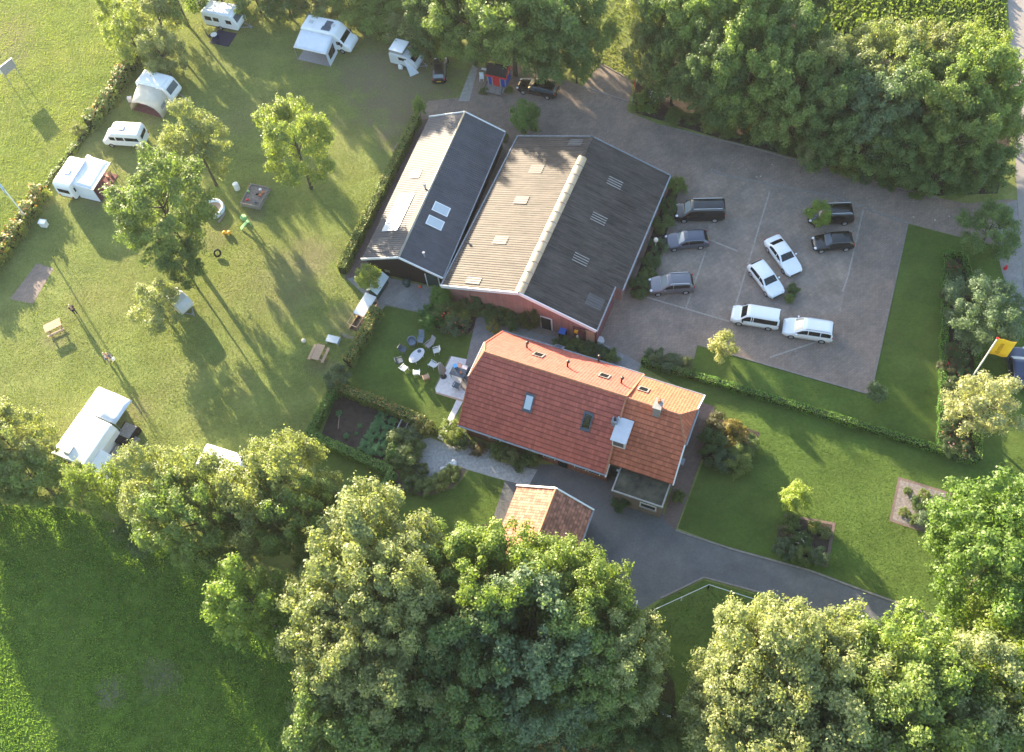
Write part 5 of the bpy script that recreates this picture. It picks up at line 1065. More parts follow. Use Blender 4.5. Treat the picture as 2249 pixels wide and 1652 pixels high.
cv2 = caravan('white caravan carrying a cream awning', (378, 187), (307, 168), 2.3, 4.7, 2.15, 2.5, raised=True, hatch=False)
cv3 = caravan('sunlit white caravan with flat awning by the meadow', (174, 345), (136, 403), 2.45, 4.7, 2.2, 2.55, tow=.7)
cv4 = caravan('white caravan mostly hidden behind the trees below the field', (458, 1002), (508, 1018), 2.4, 5.0, 2.2, 2.55)
# awnings etc. are things of their own
def cream_awning():
    r = cv2; h = 2.1; root = thing('awning', 'cream canvas awning with a wide open arch, fixed to a white caravan', 'awning', r.location, r.rotation_euler.z)
    y0, y1, x0, x1 = -1.1, -3.3, -2.2, 1.9; arc_ = [(x0 - .15, .05), (x0 + .05, 1.0), (x0 + .55, 1.7), (x0 + 1.5, 2.05), (x1 - 1.4, 2.05), (x1 - .5, 1.7), (x1 - .05, 1.0), (x1 + .1, .05)]
    top = [(x0 + .1, y0, .05), (x0 + .1, y0, 1.5), (x0 + .4, y0, 2.25), (x0 + 1.4, y0, 2.4), (x1 - 1.3, y0, 2.4), (x1 - .4, y0, 2.25), (x1 - .1, y0, 1.5), (x1 - .1, y0, .05)]
    out = [(x, y1, z * .88) for x, z in arc_]; mid = [((a[0] + b[0]) / 2, (a[1] + b[1]) / 2, (a[2] + b[2]) / 2 + .06) for a, b in zip(top, out)]
    mb = MB(); vs = top + mid + out; mb.add(vs, [(i + 8 * k, i + 1 + 8 * k, i + 9 + 8 * k, i + 8 + 8 * k) for k in range(2) for i in range(7)]); o = mb.build('canvas', CANVAS, root, True)
    md = o.modifiers.new('thick', 'SOLIDIFY'); md.thickness = .02
    mb = MB(); mb.add([(x1 + .03, -1.8, .95), (x1 + .06, -2.7, .9), (x1 + .0, -2.7, 1.35), (x1 - .02, -1.8, 1.45)], [(0, 1, 2, 3)]); mb.build('window', GREYC, root)
    mb = MB(); mb.box((-.2, -2.2, .02), (3.9, 2.0, .02)); mb.build('ground_sheet', MAROON, root)
    mb = MB(); mb.tube([(x, y + .0, z) for x, y, z in out], .03, 5); mb.build('pole', OLDWOOD, root)
cream_awning()
def flat_awning(r, y0, y1, x0, x1, z0, z1, label, m, sag=.06, legs=True, sheet_m=None, side=None, nm='awning'):
    root = thing(nm, label, 'awning', r.location, r.rotation_euler.z); k = 8; vs = []
    for j in range(5):
        for i in range(k + 1):
            u, v = i / k, j / 4; vs.append((x0 + (x1 - x0) * u, y0 + (y1 - y0) * v, z0 + (z1 - z0) * v - sag * math.sin(math.pi * u) * v))
    mb = MB(); mb.add(vs, [(j * (k + 1) + i, j * (k + 1) + i + 1, (j + 1) * (k + 1) + i + 1, (j + 1) * (k + 1) + i) for j in range(4) for i in range(k)]); o = mb.build('canopy', m, root, True)
    md = o.modifiers.new('thick', 'SOLIDIFY'); md.thickness = .025
    mb = MB(); mb.bar((x0, y1, z1), (x1, y1, z1), .08, .10); mb.build('front_rail', WHITE, root)
    if legs:
        for x in (x0 + .05, x1 - .05): mb = MB(); mb.cyl((x, y1, 0), (x, y1, z1), .03); mb.build('leg', ZINC, root)
    if sheet_m: panel(root, 'ground_sheet', ((x0 + x1) / 2, (y0 + y1) / 2, .02), (abs(x1 - x0), abs(y1 - y0), .02), sheet_m)
    if side:
        xs = side; mb = MB(); mb.add([(xs, y0, .1), (xs, y1, .1), (xs, y1, z1), (xs, y0, z0)], [(0, 1, 2, 3)]); o = mb.build('side_wall', m, root); md = o.modifiers.new('thick', 'SOLIDIFY'); md.thickness = .02
    return root
a3 = flat_awning(cv3, -1.1, -3.6, -1.7, 2.3, 2.45, 2.1, 'big flat white awning stretched out from the sunlit caravan', AWNING, .10, sheet_m=MAROON, side=-1.7)
panel(tag(thing('ground_sheet_roll', 'navy ground sheet spread beside the topmost caravan', 'ground sheet', cv1.location, cv1.rotation_euler.z)), 'sheet', (0.6, -2.3, .02), (2.6, 2.3, .03), NAVY)
# motorhome
F_ = at(777, 90, 1.3); B_ = at(667, 46, 2.8); B_ = Vector((B_.x, B_.y, 1.3)); c = (F_ + B_) / 2
mh = thing('motorhome', 'big white motorhome with its awning rolled out', 'motorhome', (c.x, c.y, .02), heading(F_, B_)); ML = (F_ - B_).length; h = ML / 2; mw = 2.25
mb = MB(); mb.prism([(-h, .4), (h - .1, .4), (h, .75), (h - .15, 1.15), (h - .75, 1.35), (h - 1.3, 2.15), (h - 1.75, 2.72), (h - 2.2, 2.85), (-h + .15, 2.85), (-h, 2.6)], -mw / 2, mw / 2); mb.build('body', CAMPER, mh, bevel=.13, seg=3)
mb = MB(); mb.add([(h - .78, -.95, 1.39), (h - .78, .95, 1.39), (h - 1.20, .93, 2.02), (h - 1.20, -.93, 2.02)], [(0, 1, 2, 3)]); mb.build('windscreen', GLASS, mh)
for sg in (1, -1):
    sidepane(mh, h - 1.75, h - 1.15, 1.25, 1.75, mw, sg); sidepane(mh, -h + .5, -h + 1.5, 1.5, 2.1, mw, sg); sidepane(mh, -.6, .5, 1.5, 2.1, mw, sg)
    mb = MB(); mb.ball((h - .05, sg * .85, .85), (.12, .2, .12)); mb.build('headlight', LAMP, mh, True)
    mb = MB(); mb.box((h - 1.0, sg * (mw / 2 + .16), 1.45), (.14, .25, .3)); mb.build('mirror', BLACKP, mh)
for x, y, s in ((-h + 1.0, 0, .5), (h - 3.9 + .9, .25, .85), (h - 2.4, .15, .45)): panel(mh, 'roof_hatch', (x, y, 2.9), (s, s, .10), GREYSHELL if s < .6 else SLATE, .02)
panel(mh, 'solar_panel', (h - 3.0, -.55, 2.9), (1.1, .6, .06), SLATE)
wheel_pair(mh, (h - 1.2, -h + 1.3), mw, .34)
am = flat_awning(mh, -1.1, -3.5, -h + .1, h - 1.9, 2.55, 1.95, 'white awning with a dark windowed side wall beside the motorhome', AWNING, .04, side=None, sheet_m=GREYC)
mb = MB(); mb.add([(h - 1.9, -1.15, .05), (h - 1.75, -3.5, .05), (h - 1.9, -3.5, 1.95), (h - 1.95, -1.15, 2.5)], [(0, 1, 2, 3)]); o = mb.build('side_wall', AWNING, am); md = o.modifiers.new('thick', 'SOLIDIFY'); md.thickness = .02
mb = MB(); mb.add([(h - 1.81, -1.6, .75), (h - 1.73, -3.1, .75), (h - 1.82, -3.1, 1.62), (h - 1.87, -1.6, 1.95)], [(0, 1, 2, 3)]); mb.build('window', GLASS, am)
# pop top caravan
F_ = at(925, 135, .9); B_ = at(861, 118, .9); c = (F_ + B_) / 2
pt = thing('pop_top_caravan', 'small grey caravan with raised white roof and sloping nose', 'caravan', (c.x, c.y, .02), heading(F_, B_), 'caravans on the campsite'); wd = 1.95
mb = MB(); mb.prism([(-1.75, .4), (1.75, .4), (1.8, .8), (1.5, 1.25), (.55, 1.85), (.2, 1.95), (-1.6, 1.95), (-1.75, 1.8)], -wd / 2, wd / 2); mb.build('body', GREYSHELL, pt, bevel=.08, seg=3)
mb = MB(); mb.box((-.72, 0, 2.15), (1.6, 1.7, .5)); mb.build('pop_up_bellows', GREYC, pt); panel(pt, 'roof', (-.72, 0, 2.45), (1.75, 1.9, .12), CAMPER, .05)
mb = MB(); mb.add([(1.52, -.75, 1.27), (1.52, .75, 1.27), (.95, .72, 1.66), (.95, -.72, 1.66)], [(0, 1, 2, 3)]); mb.build('front_window', GLASS, pt)
for sg in (1, -1): sidepane(pt, -.5, .5, 1.25, 1.65, wd, sg)
mb = MB(); mb.cyl((-1.78, 0, 1.0), (-1.98, 0, 1.0), .33, n=16); mb.build('spare_wheel', GREYSHELL, pt)
wheel_pair(pt, (-.2,), wd); tongue(pt, 1.6, 1.0)
mb = MB(); mb.add([(.2, -wd / 2 - .02, 1.5), (1.3, -wd / 2 - 1.0, .1), (2.0, -wd / 2 - .1, .1), (1.0, -wd / 2 - .02, 1.45)], [(0, 1, 2, 3)]); o = mb.build('wind_flap', GREYSHELL, pt); md = o.modifiers.new('t', 'SOLIDIFY'); md.thickness = .02
# camper van (bus)
F_ = at(226, 297, .9); B_ = at(325, 303, .9); c = (F_ + B_) / 2
bus = thing('camper_van', 'white camper van with three side windows beside the meadow hedge', 'camper van', (c.x, c.y, .02), heading(F_, B_)); h = 2.45; wd = 1.95
mb = MB(); mb.prism([(-h, .35), (h - .1, .35), (h, .7), (h - .1, 1.0), (h - .55, 1.25), (h - 1.15, 2.0), (h - 1.6, 2.3), (-h + .2, 2.3), (-h + .05, 2.0), (-h, 1.2)], -wd / 2, wd / 2); mb.build('body', CAMPER, bus, bevel=.13, seg=3)
mb = MB(); mb.add([(h - .56, -.82, 1.29), (h - .56, .82, 1.29), (h - 1.08, .78, 1.94), (h - 1.08, -.78, 1.94)], [(0, 1, 2, 3)]); mb.build('windscreen', GLASS, bus)
for sg in (1, -1):
    for x0, x1 in ((h - 1.75, h - 1.1), (-.35, .55), (-h + .35, -.5)): sidepane(bus, x0, x1, 1.25, 1.75, wd, sg)
    mb = MB(); mb.ball((h - .05, sg * .75, .8), (.1, .17, .12)); mb.build('headlight', LAMP, bus, True)
    panel(bus, 'tail_light', (-h - .01, sg * .85, .9), (.04, .14, .35), REDL)
panel(bus, 'rear_window', (-h + .01, 0, 1.6), (.04, 1.3, .5), GLASS); panel(bus, 'roof_hatch', (-.2, .1, 2.33), (.6, .55, .08), SLATE, .02); wheel_pair(bus, (h - .9, -h + .95), wd, .32)
# big tent house
N_ = at(211.4, 845.8, 2.6); Wc = at(107.2, 994, 2.6); a = heading(N_, Wc); L = (N_ - Wc).length
th = thing('tent_house', 'large white tent house with rounded roof and lean-to canopy', 'tent house', (Wc.x, Wc.y, 0), a); wd = 4.0
mb = MB(); mb.prismx([(-.1, 0), (-wd + .1, 0), (-wd - .05, 1.7), (-wd + .25, 2.35), (-wd * .5, 2.62), (-.35, 2.60), (0, 2.3)], 0.05, L - 2.9); mb.build('body', CAMPER, th, bevel=.10, seg=3)
mb = MB(); mb.prismx([(-.1, .0), (-1.9, 0), (-1.9, 2.50), (-.35, 2.55), (0, 2.25)], L - 2.85, L); mb.build('front_room', CAMPER, th, bevel=.08, seg=3)
mb = MB(); vs = []
for j in range(5):
    for i in range(5): vs.append((L - 2.75 + 2.75 * i / 4, -1.9 - 2.1 * j / 4, 2.48 - .22 * j / 4 - .10 * math.sin(math.pi * i / 4) * math.sin(math.pi * j / 4)))
mb.add(vs, [(j * 5 + i, j * 5 + i + 1, j * 5 + i + 6, j * 5 + i + 5) for j in range(4) for i in range(4)]); o = mb.build('canopy', AWNING, th, True); md = o.modifiers.new('t', 'SOLIDIFY'); md.thickness = .03
for x in (L - 2.7, L - .05): mb = MB(); mb.cyl((x, -3.98, 0), (x, -3.98, 2.2), .035); mb.build('canopy_pole', ZINC, th)
panel(th, 'gable_wall', (-.0, -wd / 2, 1.1), (.08, wd - .5, 2.0), MAROON); panel(th, 'roof_hatch', (1.0, -1.6, 2.66), (.85, .75, .14), GREYSHELL, .03)
mb = MB(); mb.add([(.2, -wd, .05), (2.3, -wd, .05), (2.3, -wd - 1.2, .05), (.2, -wd - 1.2, .05), (.2, -wd, 2.0), (2.3, -wd, 2.0), (2.3, -wd - 1.1, 1.5), (.2, -wd - 1.1, 1.5)], [(3, 2, 1, 0), (4, 5, 6, 7), (0, 1, 5, 4), (1, 2, 6, 5), (2, 3, 7, 6), (3, 0, 4, 7)]); mb.build('annex', CAMPER, th, bevel=.06)
panel(th, 'deck', (3.8, -wd - .9, .2), (2.6, 1.7, .35), OLDWOOD)
bx = at(278, 955, .5); o = thing('garden_chest', 'dark wooden planter filled with gravel beside the tent house', 'planter', (bx.x, bx.y, 0), a)
mb = MB(); mb.box((0, 0, .4), (2.2, 1.6, .8)); mb.build('box', BLACKWOOD, o); mb = MB(); mb.box((.35, 0, .81), (1.4, 1.3, .06)); mb.build('lid', OLDWOOD, o)
# egg trailer
F_ = at(404, 672, .8); B_ = at(383, 655, .8); c = (F_ + B_) / 2
eg = thing('egg_trailer', 'small pale rounded trailer standing behind the grey green fruit tree', 'trailer', (c.x, c.y, .02), heading(F_, B_)); 
mb = MB(); mb.prism([(-1.3, .35), (1.2, .35), (1.45, .8), (1.3, 1.35), (.9, 1.75), (.2, 1.95), (-.6, 1.9), (-1.1, 1.6), (-1.4, 1.1), (-1.42, .7)], -.85, .85); mb.build('body', GREYSHELL, eg, bevel=.14, seg=3); wheel_pair(eg, (0,), 1.7); sidepane(eg, -.4, .5, 1.1, 1.5, 1.7, 1); sidepane(eg, -.4, .5, 1.1, 1.5, 1.7, -1); tongue(eg, 1.3, .8)

# ------------------------------------------------------------------ people
def person(px, py, label, rz, top, legs, hairm, hgt=1.75, lean=0.0, arm=.25):
    """one continuous skinned body; shirt, trousers and hair follow it"""
    p = at(px, py); root = thing('person', label, 'person', (p.x, p.y, 0), rz); s = hgt / 1.75
    J = dict(pel=(0, 0, .95), ch=(.02 + lean, 0, 1.28), nk=(.03 + lean, 0, 1.48), hd=(.05 + lean, 0, 1.62), tp=(.05 + lean, 0, 1.72),
             hl=(0, .10, .90), kl=(.06, .11, .50), al=(-.02, .11, .08), tl=(.14, .12, .03), hr=(0, -.10, .90), kr=(.02, -.11, .50), ar=(-.10, -.11, .08), tr=(.06, -.12, .03),
             sl=(.02 + lean, .19, 1.42), el=(.0 + lean, .24, 1.13), wl=(arm, .22, .92), fl=(arm + .08, .21, .84), sr=(.02 + lean, -.19, 1.42), er=(.0 + lean, -.24, 1.13), wr=(arm * .6, -.22, .90), fr=(arm * .6 + .06, -.21, .81))
    rad = dict(pel=.15, ch=.16, nk=.055, hd=.098, tp=.07, hl=.10, kl=.065, al=.045, tl=.04, hr=.10, kr=.065, ar=.045, tr=.04, sl=.065, el=.048, wl=.034, fl=.03, sr=.065, er=.048, wr=.034, fr=.03)
    E_ = [('pel', 'ch'), ('ch', 'nk'), ('nk', 'hd'), ('hd', 'tp'), ('pel', 'hl'), ('hl', 'kl'), ('kl', 'al'), ('al', 'tl'), ('pel', 'hr'), ('hr', 'kr'), ('kr', 'ar'), ('ar', 'tr'), ('ch', 'sl'), ('sl', 'el'), ('el', 'wl'), ('wl', 'fl'), ('ch', 'sr'), ('sr', 'er'), ('er', 'wr'), ('wr', 'fr')]
    def skin(keys, edges, k, m, nm, rootk):
        me = bpy.data.meshes.new(nm); idx = {q: i for i, q in enumerate(keys)}
        me.from_pydata([tuple(x * s for x in J[q]) for q in keys], [(idx[a], idx[b]) for a, b in edges], []); me.materials.append(m)
        o = bpy.data.objects.new(nm, me); col.objects.link(o); o.parent = root
        md = o.modifiers.new('skin', 'SKIN'); sv = me.skin_vertices[0].data
        for q in keys: sv[idx[q]].radius = (rad[q] * k * s, rad[q] * k * s); sv[idx[q]].use_root = q == rootk
        md2 = o.modifiers.new('sub', 'SUBSURF'); md2.levels = 1; md2.render_levels = 1; md.use_smooth_shade = True; return o
    b = skin(list(J), E_, 1.0, SKIN, 'body', 'pel')
    sk = ['ch', 'pel', 'sl', 'el', 'sr', 'er']; skin(sk, [('pel', 'ch'), ('ch', 'sl'), ('sl', 'el'), ('ch', 'sr'), ('sr', 'er')], 1.16, top, 'shirt', 'ch')
    tk = ['pel', 'hl', 'kl', 'al', 'hr', 'kr', 'ar']; skin(tk, [e for e in E_ if e[0] in tk and e[1] in tk], 1.18, legs, 'trousers', 'pel')
    mb = MB(); mb.ball((J['hd'][0] * s - .02, 0, 1.69 * s), (.115 * s, .105 * s, .10 * s)); mb.build('hair', hairm, root, True)
    return root
WD2 = R(118)
person(168, 690, 'person in a dark navy jacket walking alone across the sunny field', WD2, NAVY, NAVY, HAIR)
person(240, 795, 'person in a white striped shirt, left of the couple on the field', R(30), SHIRT, JEANS, HAIR, 1.75, .05, .35)
person(250, 793, 'person in blue clothes holding a white bag, right of the couple on the field', R(200), JEANS, GREYC, HAIR, 1.7, .04, .3)
b = at(249, 789, .95); mb = MB(); mb.box((0, 0, 0), (.34, .2, .36)); o = mb.build('bag', WHITE, bevel=.05); o.location = b; o.rotation_euler.z = .5; tag(o, 'white bag carried between the couple on the field', 'bag')

# ------------------------------------------------------------------ garden furniture and small things
def picnic(px, py, axis_px, label, L=1.75):
    c = at(px, py, .75); a = heading(at(*axis_px[0], .75), at(*axis_px[1], .75))
    t = thing('picnic_table', label, 'picnic table', (c.x, c.y, 0), a, 'wooden picnic tables')
    mb = MB()
    for i in range(5): mb.box((0, -.32 + .16 * i, .75), (L, .145, .04))
    mb.build('table_top', WOOD, t)
    for sg in (1, -1):
        mb = MB(); mb.box((0, sg * .72, .45), (L, .27, .04)); mb.build('seat', WOOD, t)
    for x in (-L * .36, L * .36):
        mb = MB(); mb.bar((x, -.75, 0), (x, -.25, .73), .07); mb.build('leg', WOOD, t); mb = MB(); mb.bar((x, .75, 0), (x, .25, .73), .07); mb.build('leg', WOOD, t)
        mb = MB(); mb.box((x + .05, 0, .40), (.05, 1.6, .09)); mb.build('bearer', WOOD, t)
    return t
picnic(115, 716, ((136, 706), (92, 727)), 'wooden picnic table in the open sun on the left of the field')
picnic(698, 773, ((706, 758), (690, 792)), 'wooden picnic table beside the hedge by the tea table lawn')
def chair(px, py, rz, label, m, kind='chair', group='garden chairs round the oval table'):
    c = at(px, py, .45); t = thing('garden_chair', label, 'chair', (c.x, c.y, 0), rz, group)
    big = kind == 'lounger'
    if kind == 'tub':
        mb = MB(); mb.cyl((0, 0, .05), (0, 0, .42), .36, .40, 14); mb.build('seat', m, t)
        mb = MB(); mb.loft([[(.42 * math.cos(q) * k, .42 * math.sin(q) * k, z) for q in [math.pi * (.45 + 1.1 * i / 10) for i in range(11)]] + [(.36 * math.cos(q) * k, .36 * math.sin(q) * k, z) for q in [math.pi * (1.55 - 1.1 * i / 10) for i in range(11)]] for z, k in ((.4, 1.0), (.8, 1.08))]); mb.build('backrest', m, t, True)
        return t
    w2 = .27; d = .28 if not big else .34
    mb = MB(); mb.box((0, 0, .43), (d * 2, w2 * 2, .05)); mb.build('seat', m, t, bevel=.015)
    mb = MB(); mb.bar((-d + .02, 0, .45), (-d - (.35 if big else .14), 0, 1.12 if big else .92), .04, w2 * 2) if False else mb.add([(-d, -w2, .45), (-d, w2, .45), (-d - (.4 if big else .15), w2, 1.1 if big else .92), (-d - (.4 if big else .15), -w2, 1.1 if big else .92), (-d - .05, -w2, .43), (-d - .05, w2, .43), (-d - (.45 if big else .2), w2, 1.08 if big else .9), (-d - (.45 if big else .2), -w2, 1.08 if big else .9)], [(0, 1, 2, 3), (7, 6, 5, 4), (0, 3, 7, 4), (1, 5, 6, 2), (2, 6, 7, 3), (0, 4, 5, 1)]); mb.build('backrest', m, t)
    for sg in (1, -1):
        mb = MB(); mb.box((-.02, sg * (w2 + .03), .64), (d * 2, .06, .04)); mb.build('armrest', m, t)
        for x in (d - .04, -d + .04): mb = MB(); mb.cyl((x, sg * (w2 + .03), 0), (x, sg * (w2 + .03), .63), .022, n=6); mb.build('leg', m, t)
    return t
tc = at(914.7, 780.6, .72)
def face(px, py): d = tc - at(px, py, .72); return math.atan2(d.y, d.x)
for (x, y, l, m, k) in ((904, 750, 'round blue grey tub chair above the oval table', WICKER, 'tub'), (923.5, 746, 'blue grey reclining chair at the head of the oval table', WICKER, 'lounger'), (942, 757, 'greyish reclining chair at the upper right of the oval table', GREYC, 'lounger'),
        (957, 770, 'pale chair turned aside at the right of the oval table', GREYSHELL, 'chair'), (885.4, 768, 'dark chair with a white paper on it at the left of the oval table', SLATE, 'chair'), (878, 792, 'dark greenish chair at the far left of the oval table', SLATE, 'chair'), (887.4, 808, 'white framed chair at the lower left of the oval table', WHITE, 'chair'),
        (914.7, 818, 'white framed chair straight below the oval table', WHITE, 'chair'), (935, 828, 'cream wooden chair at the lower right of the oval table', WOOD, 'chair'), (949, 800, 'pale reclining chair beside the folded parasol', GREYSHELL, 'lounger')):
    chair(x, y, face(x, y), l, m, k)
ax = heading(at(926, 769, .72), at(903, 792, .72))
t = thing('oval_table', 'oval pale grey table among the garden chairs', 'table', (tc.x, tc.y, 0), ax)
mb = MB(); mb.loft([[(.95 * math.cos(q), .55 * math.sin(q), z) for q in [6.28319 * i / 24 for i in range(24)]] for z in (.70, .74)]); mb.build('table_top', mat('pale_table', (0.5, 0.52, 0.56), .35, .4, .1, 6.0), t)
for x, y in ((.5, .28), (.5, -.28), (-.5, .28), (-.5, -.28)): mb = MB(); mb.cyl((x, y, 0), (x, y, .7), .03); mb.build('leg', WHITE, t)
for dx, dy, m, l in ((-.55, .05, SHIRT, 'white plate on the lower end of the oval table'), (.5, .1, SLATE, 'dark dish on the upper end of the oval table')):
    mb = MB(); mb.cyl((0, 0, 0), (0, 0, .05), .16, .20, 12); o = mb.build('dish', m); o.location = t.matrix_basis @ Vector((dx, dy, .74)); tag(o, l, 'dish')
pb = at(974, 827); t = thing('parasol', 'folded grey parasol standing at the edge of the terrace', 'parasol', pb)
mb = MB(); mb.cyl((0, 0, 0), (0, 0, .12), .32, .28, 14); mb.build('base', BLACKP, t); mb = MB(); mb.cyl((0, 0, .1), (0, 0, 2.7), .025); mb.build('pole', ZINC, t)
mb = MB(); mb.loft([[(r * (1 + .18 * math.cos(5 * q)) * math.cos(q), r * (1 + .18 * math.cos(5 * q)) * math.sin(q), z) for q in [6.28319 * i / 20 for i in range(20)]] for r, z in ((.10, .75), (.34, .95), (.36, 1.3), (.27, 1.9), (.16, 2.45), (.05, 2.72))]); mb.build('canopy', GREYC, t, True)
c0 = at(1006, 817, .74); a = R(-29.7); t = thing('terrace_table', 'dark blue grey table on the pale terrace against the farmhouse gable', 'table', (c0.x, c0.y, 0), a)
mb = MB(); mb.box((0, 0, .73), (1.5, .95, .05)); mb.build('table_top', SLATE, t)
for x in (-.65, .65):
    for y in (-.4, .4): mb = MB(); mb.box((x, y, .35), (.06, .06, .7)); mb.build('leg', SLATE, t)
c1 = at(1016, 805, .6); t = thing('bench', 'small bench with pink and white cushions on the terrace', 'bench', (c1.x, c1.y, 0), a)
mb = MB(); mb.box((0, 0, .45), (1.3, .6, .08)); mb.build('seat', SLATE, t); mb = MB(); mb.box((.2, 0, .54), (.6, .5, .12)); mb.build('cushion', SHIRT, t, bevel=.04); mb = MB(); mb.box((-.35, 0, .54), (.5, .5, .12)); mb.build('cushion', mat('pink_cloth', (0.55, 0.33, 0.28), .8, .1, .4, 8.0), t, bevel=.04)
for x in (-.55, .55): mb = MB(); mb.box((x, 0, .22), (.06, .55, .42)); mb.build('leg', SLATE, t)
mb = MB(); mb.cyl((0, 0, 0), (0, 0, .32), .17, .22, 14); o = mb.build('bucket', mat('light_blue_plastic', (0.08, 0.35, 0.75), .4, .4, .04)); o.location = at(1002, 815, 0.02); o.location.z = .77; tag(o, 'light blue bucket on the corner of the terrace table', 'bucket')
mb = MB(); mb.cyl((0, 0, 0), (0, 0, .10), .12, .14, 12); o = mb.build('bowl', TERRA); o.location = c0 + Vector((.25, -.15, .02)); tag(o, 'orange bowl on the terrace table', 'bowl')
chair(1003, 846, R(55), 'dark chair at the lower side of the terrace table', SLATE, 'chair', 'terrace chairs'); chair(1026, 829, R(140), 'dark chair tucked between terrace table and wall', SLATE, 'chair', 'terrace chairs')
# sand pit, pool, toys
c0 = at(561, 432, .3); a = heading(at(596, 414, .3), at(554, 405, .3)); t = thing('raised_sandpit', 'square raised sandpit with greyish sand and scattered toys', 'sandpit', (c0.x, c0.y, 0), a)
SX, SY = 2.15, 2.7; mb = MB(); mb.box((0, 0, .25), (SX, SY, .46)); mb.build('sand', GREYSAND, t)
mb = MB()
for c, d in (((0, SY / 2, .3), (SX + .16, .08, .6)), ((0, -SY / 2, .3), (SX + .16, .08, .6)), ((SX / 2, 0, .3), (.08, SY, .6)), ((-SX / 2, 0, .3), (.08, SY, .6))): mb.box(c, d)
mb.build('frame', OLDWOOD, t)
for i, (dx, dy, m, l) in enumerate(((.3, .8, SHIRT, 'white toy near the upper rim of the sandpit'), (-.5, -.8, REDP, 'red toy near the lower rim of the sandpit'), (.6, .1, TERRA, 'orange toy at the right rim of the sandpit'), (-.9, .3, GREEN, 'green bucket at the left rim of the sandpit'), (.5, -.9, SLATE, 'dark toy at the lower right corner of the sandpit'), (.2, .2, BLACKP, 'black toy in the middle of the sandpit'), (.75, .55, TERRA, 'small orange mould in the upper right of the sandpit'))):
    mb = MB(); mb.ball((0, 0, .1), (.16 + .03 * (i % 3), .13, .12)) if i % 2 else mb.cyl((0, 0, 0), (0, 0, .22), .13, .17, 10); o = mb.build('toy', m, smooth=False); o.location = t.matrix_basis @ Vector((dx, dy, .48)); tag(o, l, 'toy', 'toys in the sandpit')
p = at(519, 410, 0.4); mb = MB(); mb.cyl((0, 0, 0), (0, 0, .85), .33, .30, 16); mb.cyl((0, 0, .85), (0, 0, .95), .33, .2, 16); o = mb.build('barrel', WHITE, smooth=False); o.location = (p.x, p.y, 0); tag(o, 'white barrel standing at the corner of the raised sandpit', 'barrel')
p = at(467, 458, .3); t = thing('paddling_pool', 'round pool with white and blue rim holding pale sand', 'pool', (p.x, p.y, 0))
mb = MB(); mb.loft([[(r * math.cos(q), r * math.sin(q), z) for q in [6.28319 * i / 32 for i in range(32)]] for r, z in ((1.25, 0), (1.28, .3), (1.22, .5), (1.1, .52), (.98, .42), (.95, .1))], cap=False); mb.build('rim', mat('pool_rim', (0.68, 0.76, 0.85), .4, .4, .06), t, True)
mb = MB(); mb.cyl((0, 0, .05), (0, 0, .2), .97, n=32); mb.build('sand', SAND, t)
mb = MB(); mb.tube([(1.16 * math.cos(q), 1.16 * math.sin(q), .53) for q in [1.6 + .12 * i for i in range(18)]], .05, 6); mb.build('stripe', BLUE, t, True)
def toy(px, py, z, fn, m, nm, label, cat, rz=0):
    p = at(px, py, z); mb = MB(); fn(mb); o = mb.build(nm, m, bevel=.02); o.location = (p.x, p.y, 0); o.rotation_euler.z = rz; return tag(o, label, cat)
def slide(mb): mb.bar((-.6, 0, .08), (.3, 0, .75), .42, .05); mb.bar((.3, 0, .75), (.55, 0, .75), .42, .05); [mb.bar((.55, s, 0), (.5, s, .95), .06) for s in (-.2, .2)]; [mb.box((.58, 0, z), (.05, .4, .05)) for z in (.25, .5)]
toy(538, 494, .4, slide, GREEN, 'toy_slide', 'small pale green slide on the field below the sandpit', 'slide', R(20))
def rocker(mb): mb.cyl((0, 0, 0), (0, 0, .35), .32, .35, 14); mb.cyl((0, 0, .35), (0, 0, .42), .2, n=10)
toy(534, 477, .3, rocker, GREEN, 'play_tub', 'round pale green play tub between sandpit and slide', 'tub')
for x, l in ((492.5, 'left one of two yellow balls near the pool'), (503, 'right one of two yellow balls near the pool')):
    mb = MB(); mb.ball((0, 0, .22), .22, 12, 8); o = mb.build('ball', YELLOWP, smooth=True); q = at(x, 511.5, .2); o.location = (q.x, q.y, 0); tag(o, l, 'ball')
toy(487, 478, .1, lambda mb: mb.box((0, 0, .12), (1.4, .25, .06)), OLDWOOD, 'plank', 'wooden plank lying beside the round pool', 'plank', R(60))
p = at(477, 556, .3); t = thing('tyre', 'old tyre leaning on the grass under the biggest field tree', 'tyre', (p.x, p.y, 0)); mb = MB(); ring_ = []
for i in range(18):
    q = 6.28319 * i / 18; ring_.append([((.33 + .1 * math.cos(s)) * math.cos(q), (.33 + .1 * math.cos(s)) * math.sin(q), .30 + .1 * math.sin(s) + .15 * math.sin(q)) for s in [6.28319 * j / 8 for j in range(8)]])
mb.loft(ring_ + [ring_[0]], cap=False); mb.build('tread', RUBBER, t, True)
p = at(667, 749, .2); mb = MB(); mb.ball((0, 0, .24), .24, 14, 9); o = mb.build('white_ball', CANVAS, smooth=True); o.location = (p.x, p.y, 0); tag(o, 'white ball lying alone on the grass near the picnic table by the hedge', 'ball')
toy(95, 491, .4, lambda mb: (mb.box((0, 0, .35), (.75, .55, .7)), mb.box((0, 0, .72), (.85, .65, .06))), WHITE, 'cool_box', 'white box standing at the foot of the left flagpole', 'box', R(-20))
p = at(860, 1120); 
toy(871, 128, .3, lambda mb: mb.box((0, 0, .3), (.5, .4, .6)), WHITE, 'water_tank', 'white water tank by the door of the pop top caravan', 'tank', R(-20))
toy(880, 147, .2, lambda mb: mb.box((0, 0, .25), (.5, .45, .5)), WHITE, 'white_crate', 'white crate in front of the pop top caravan', 'crate', R(-20))
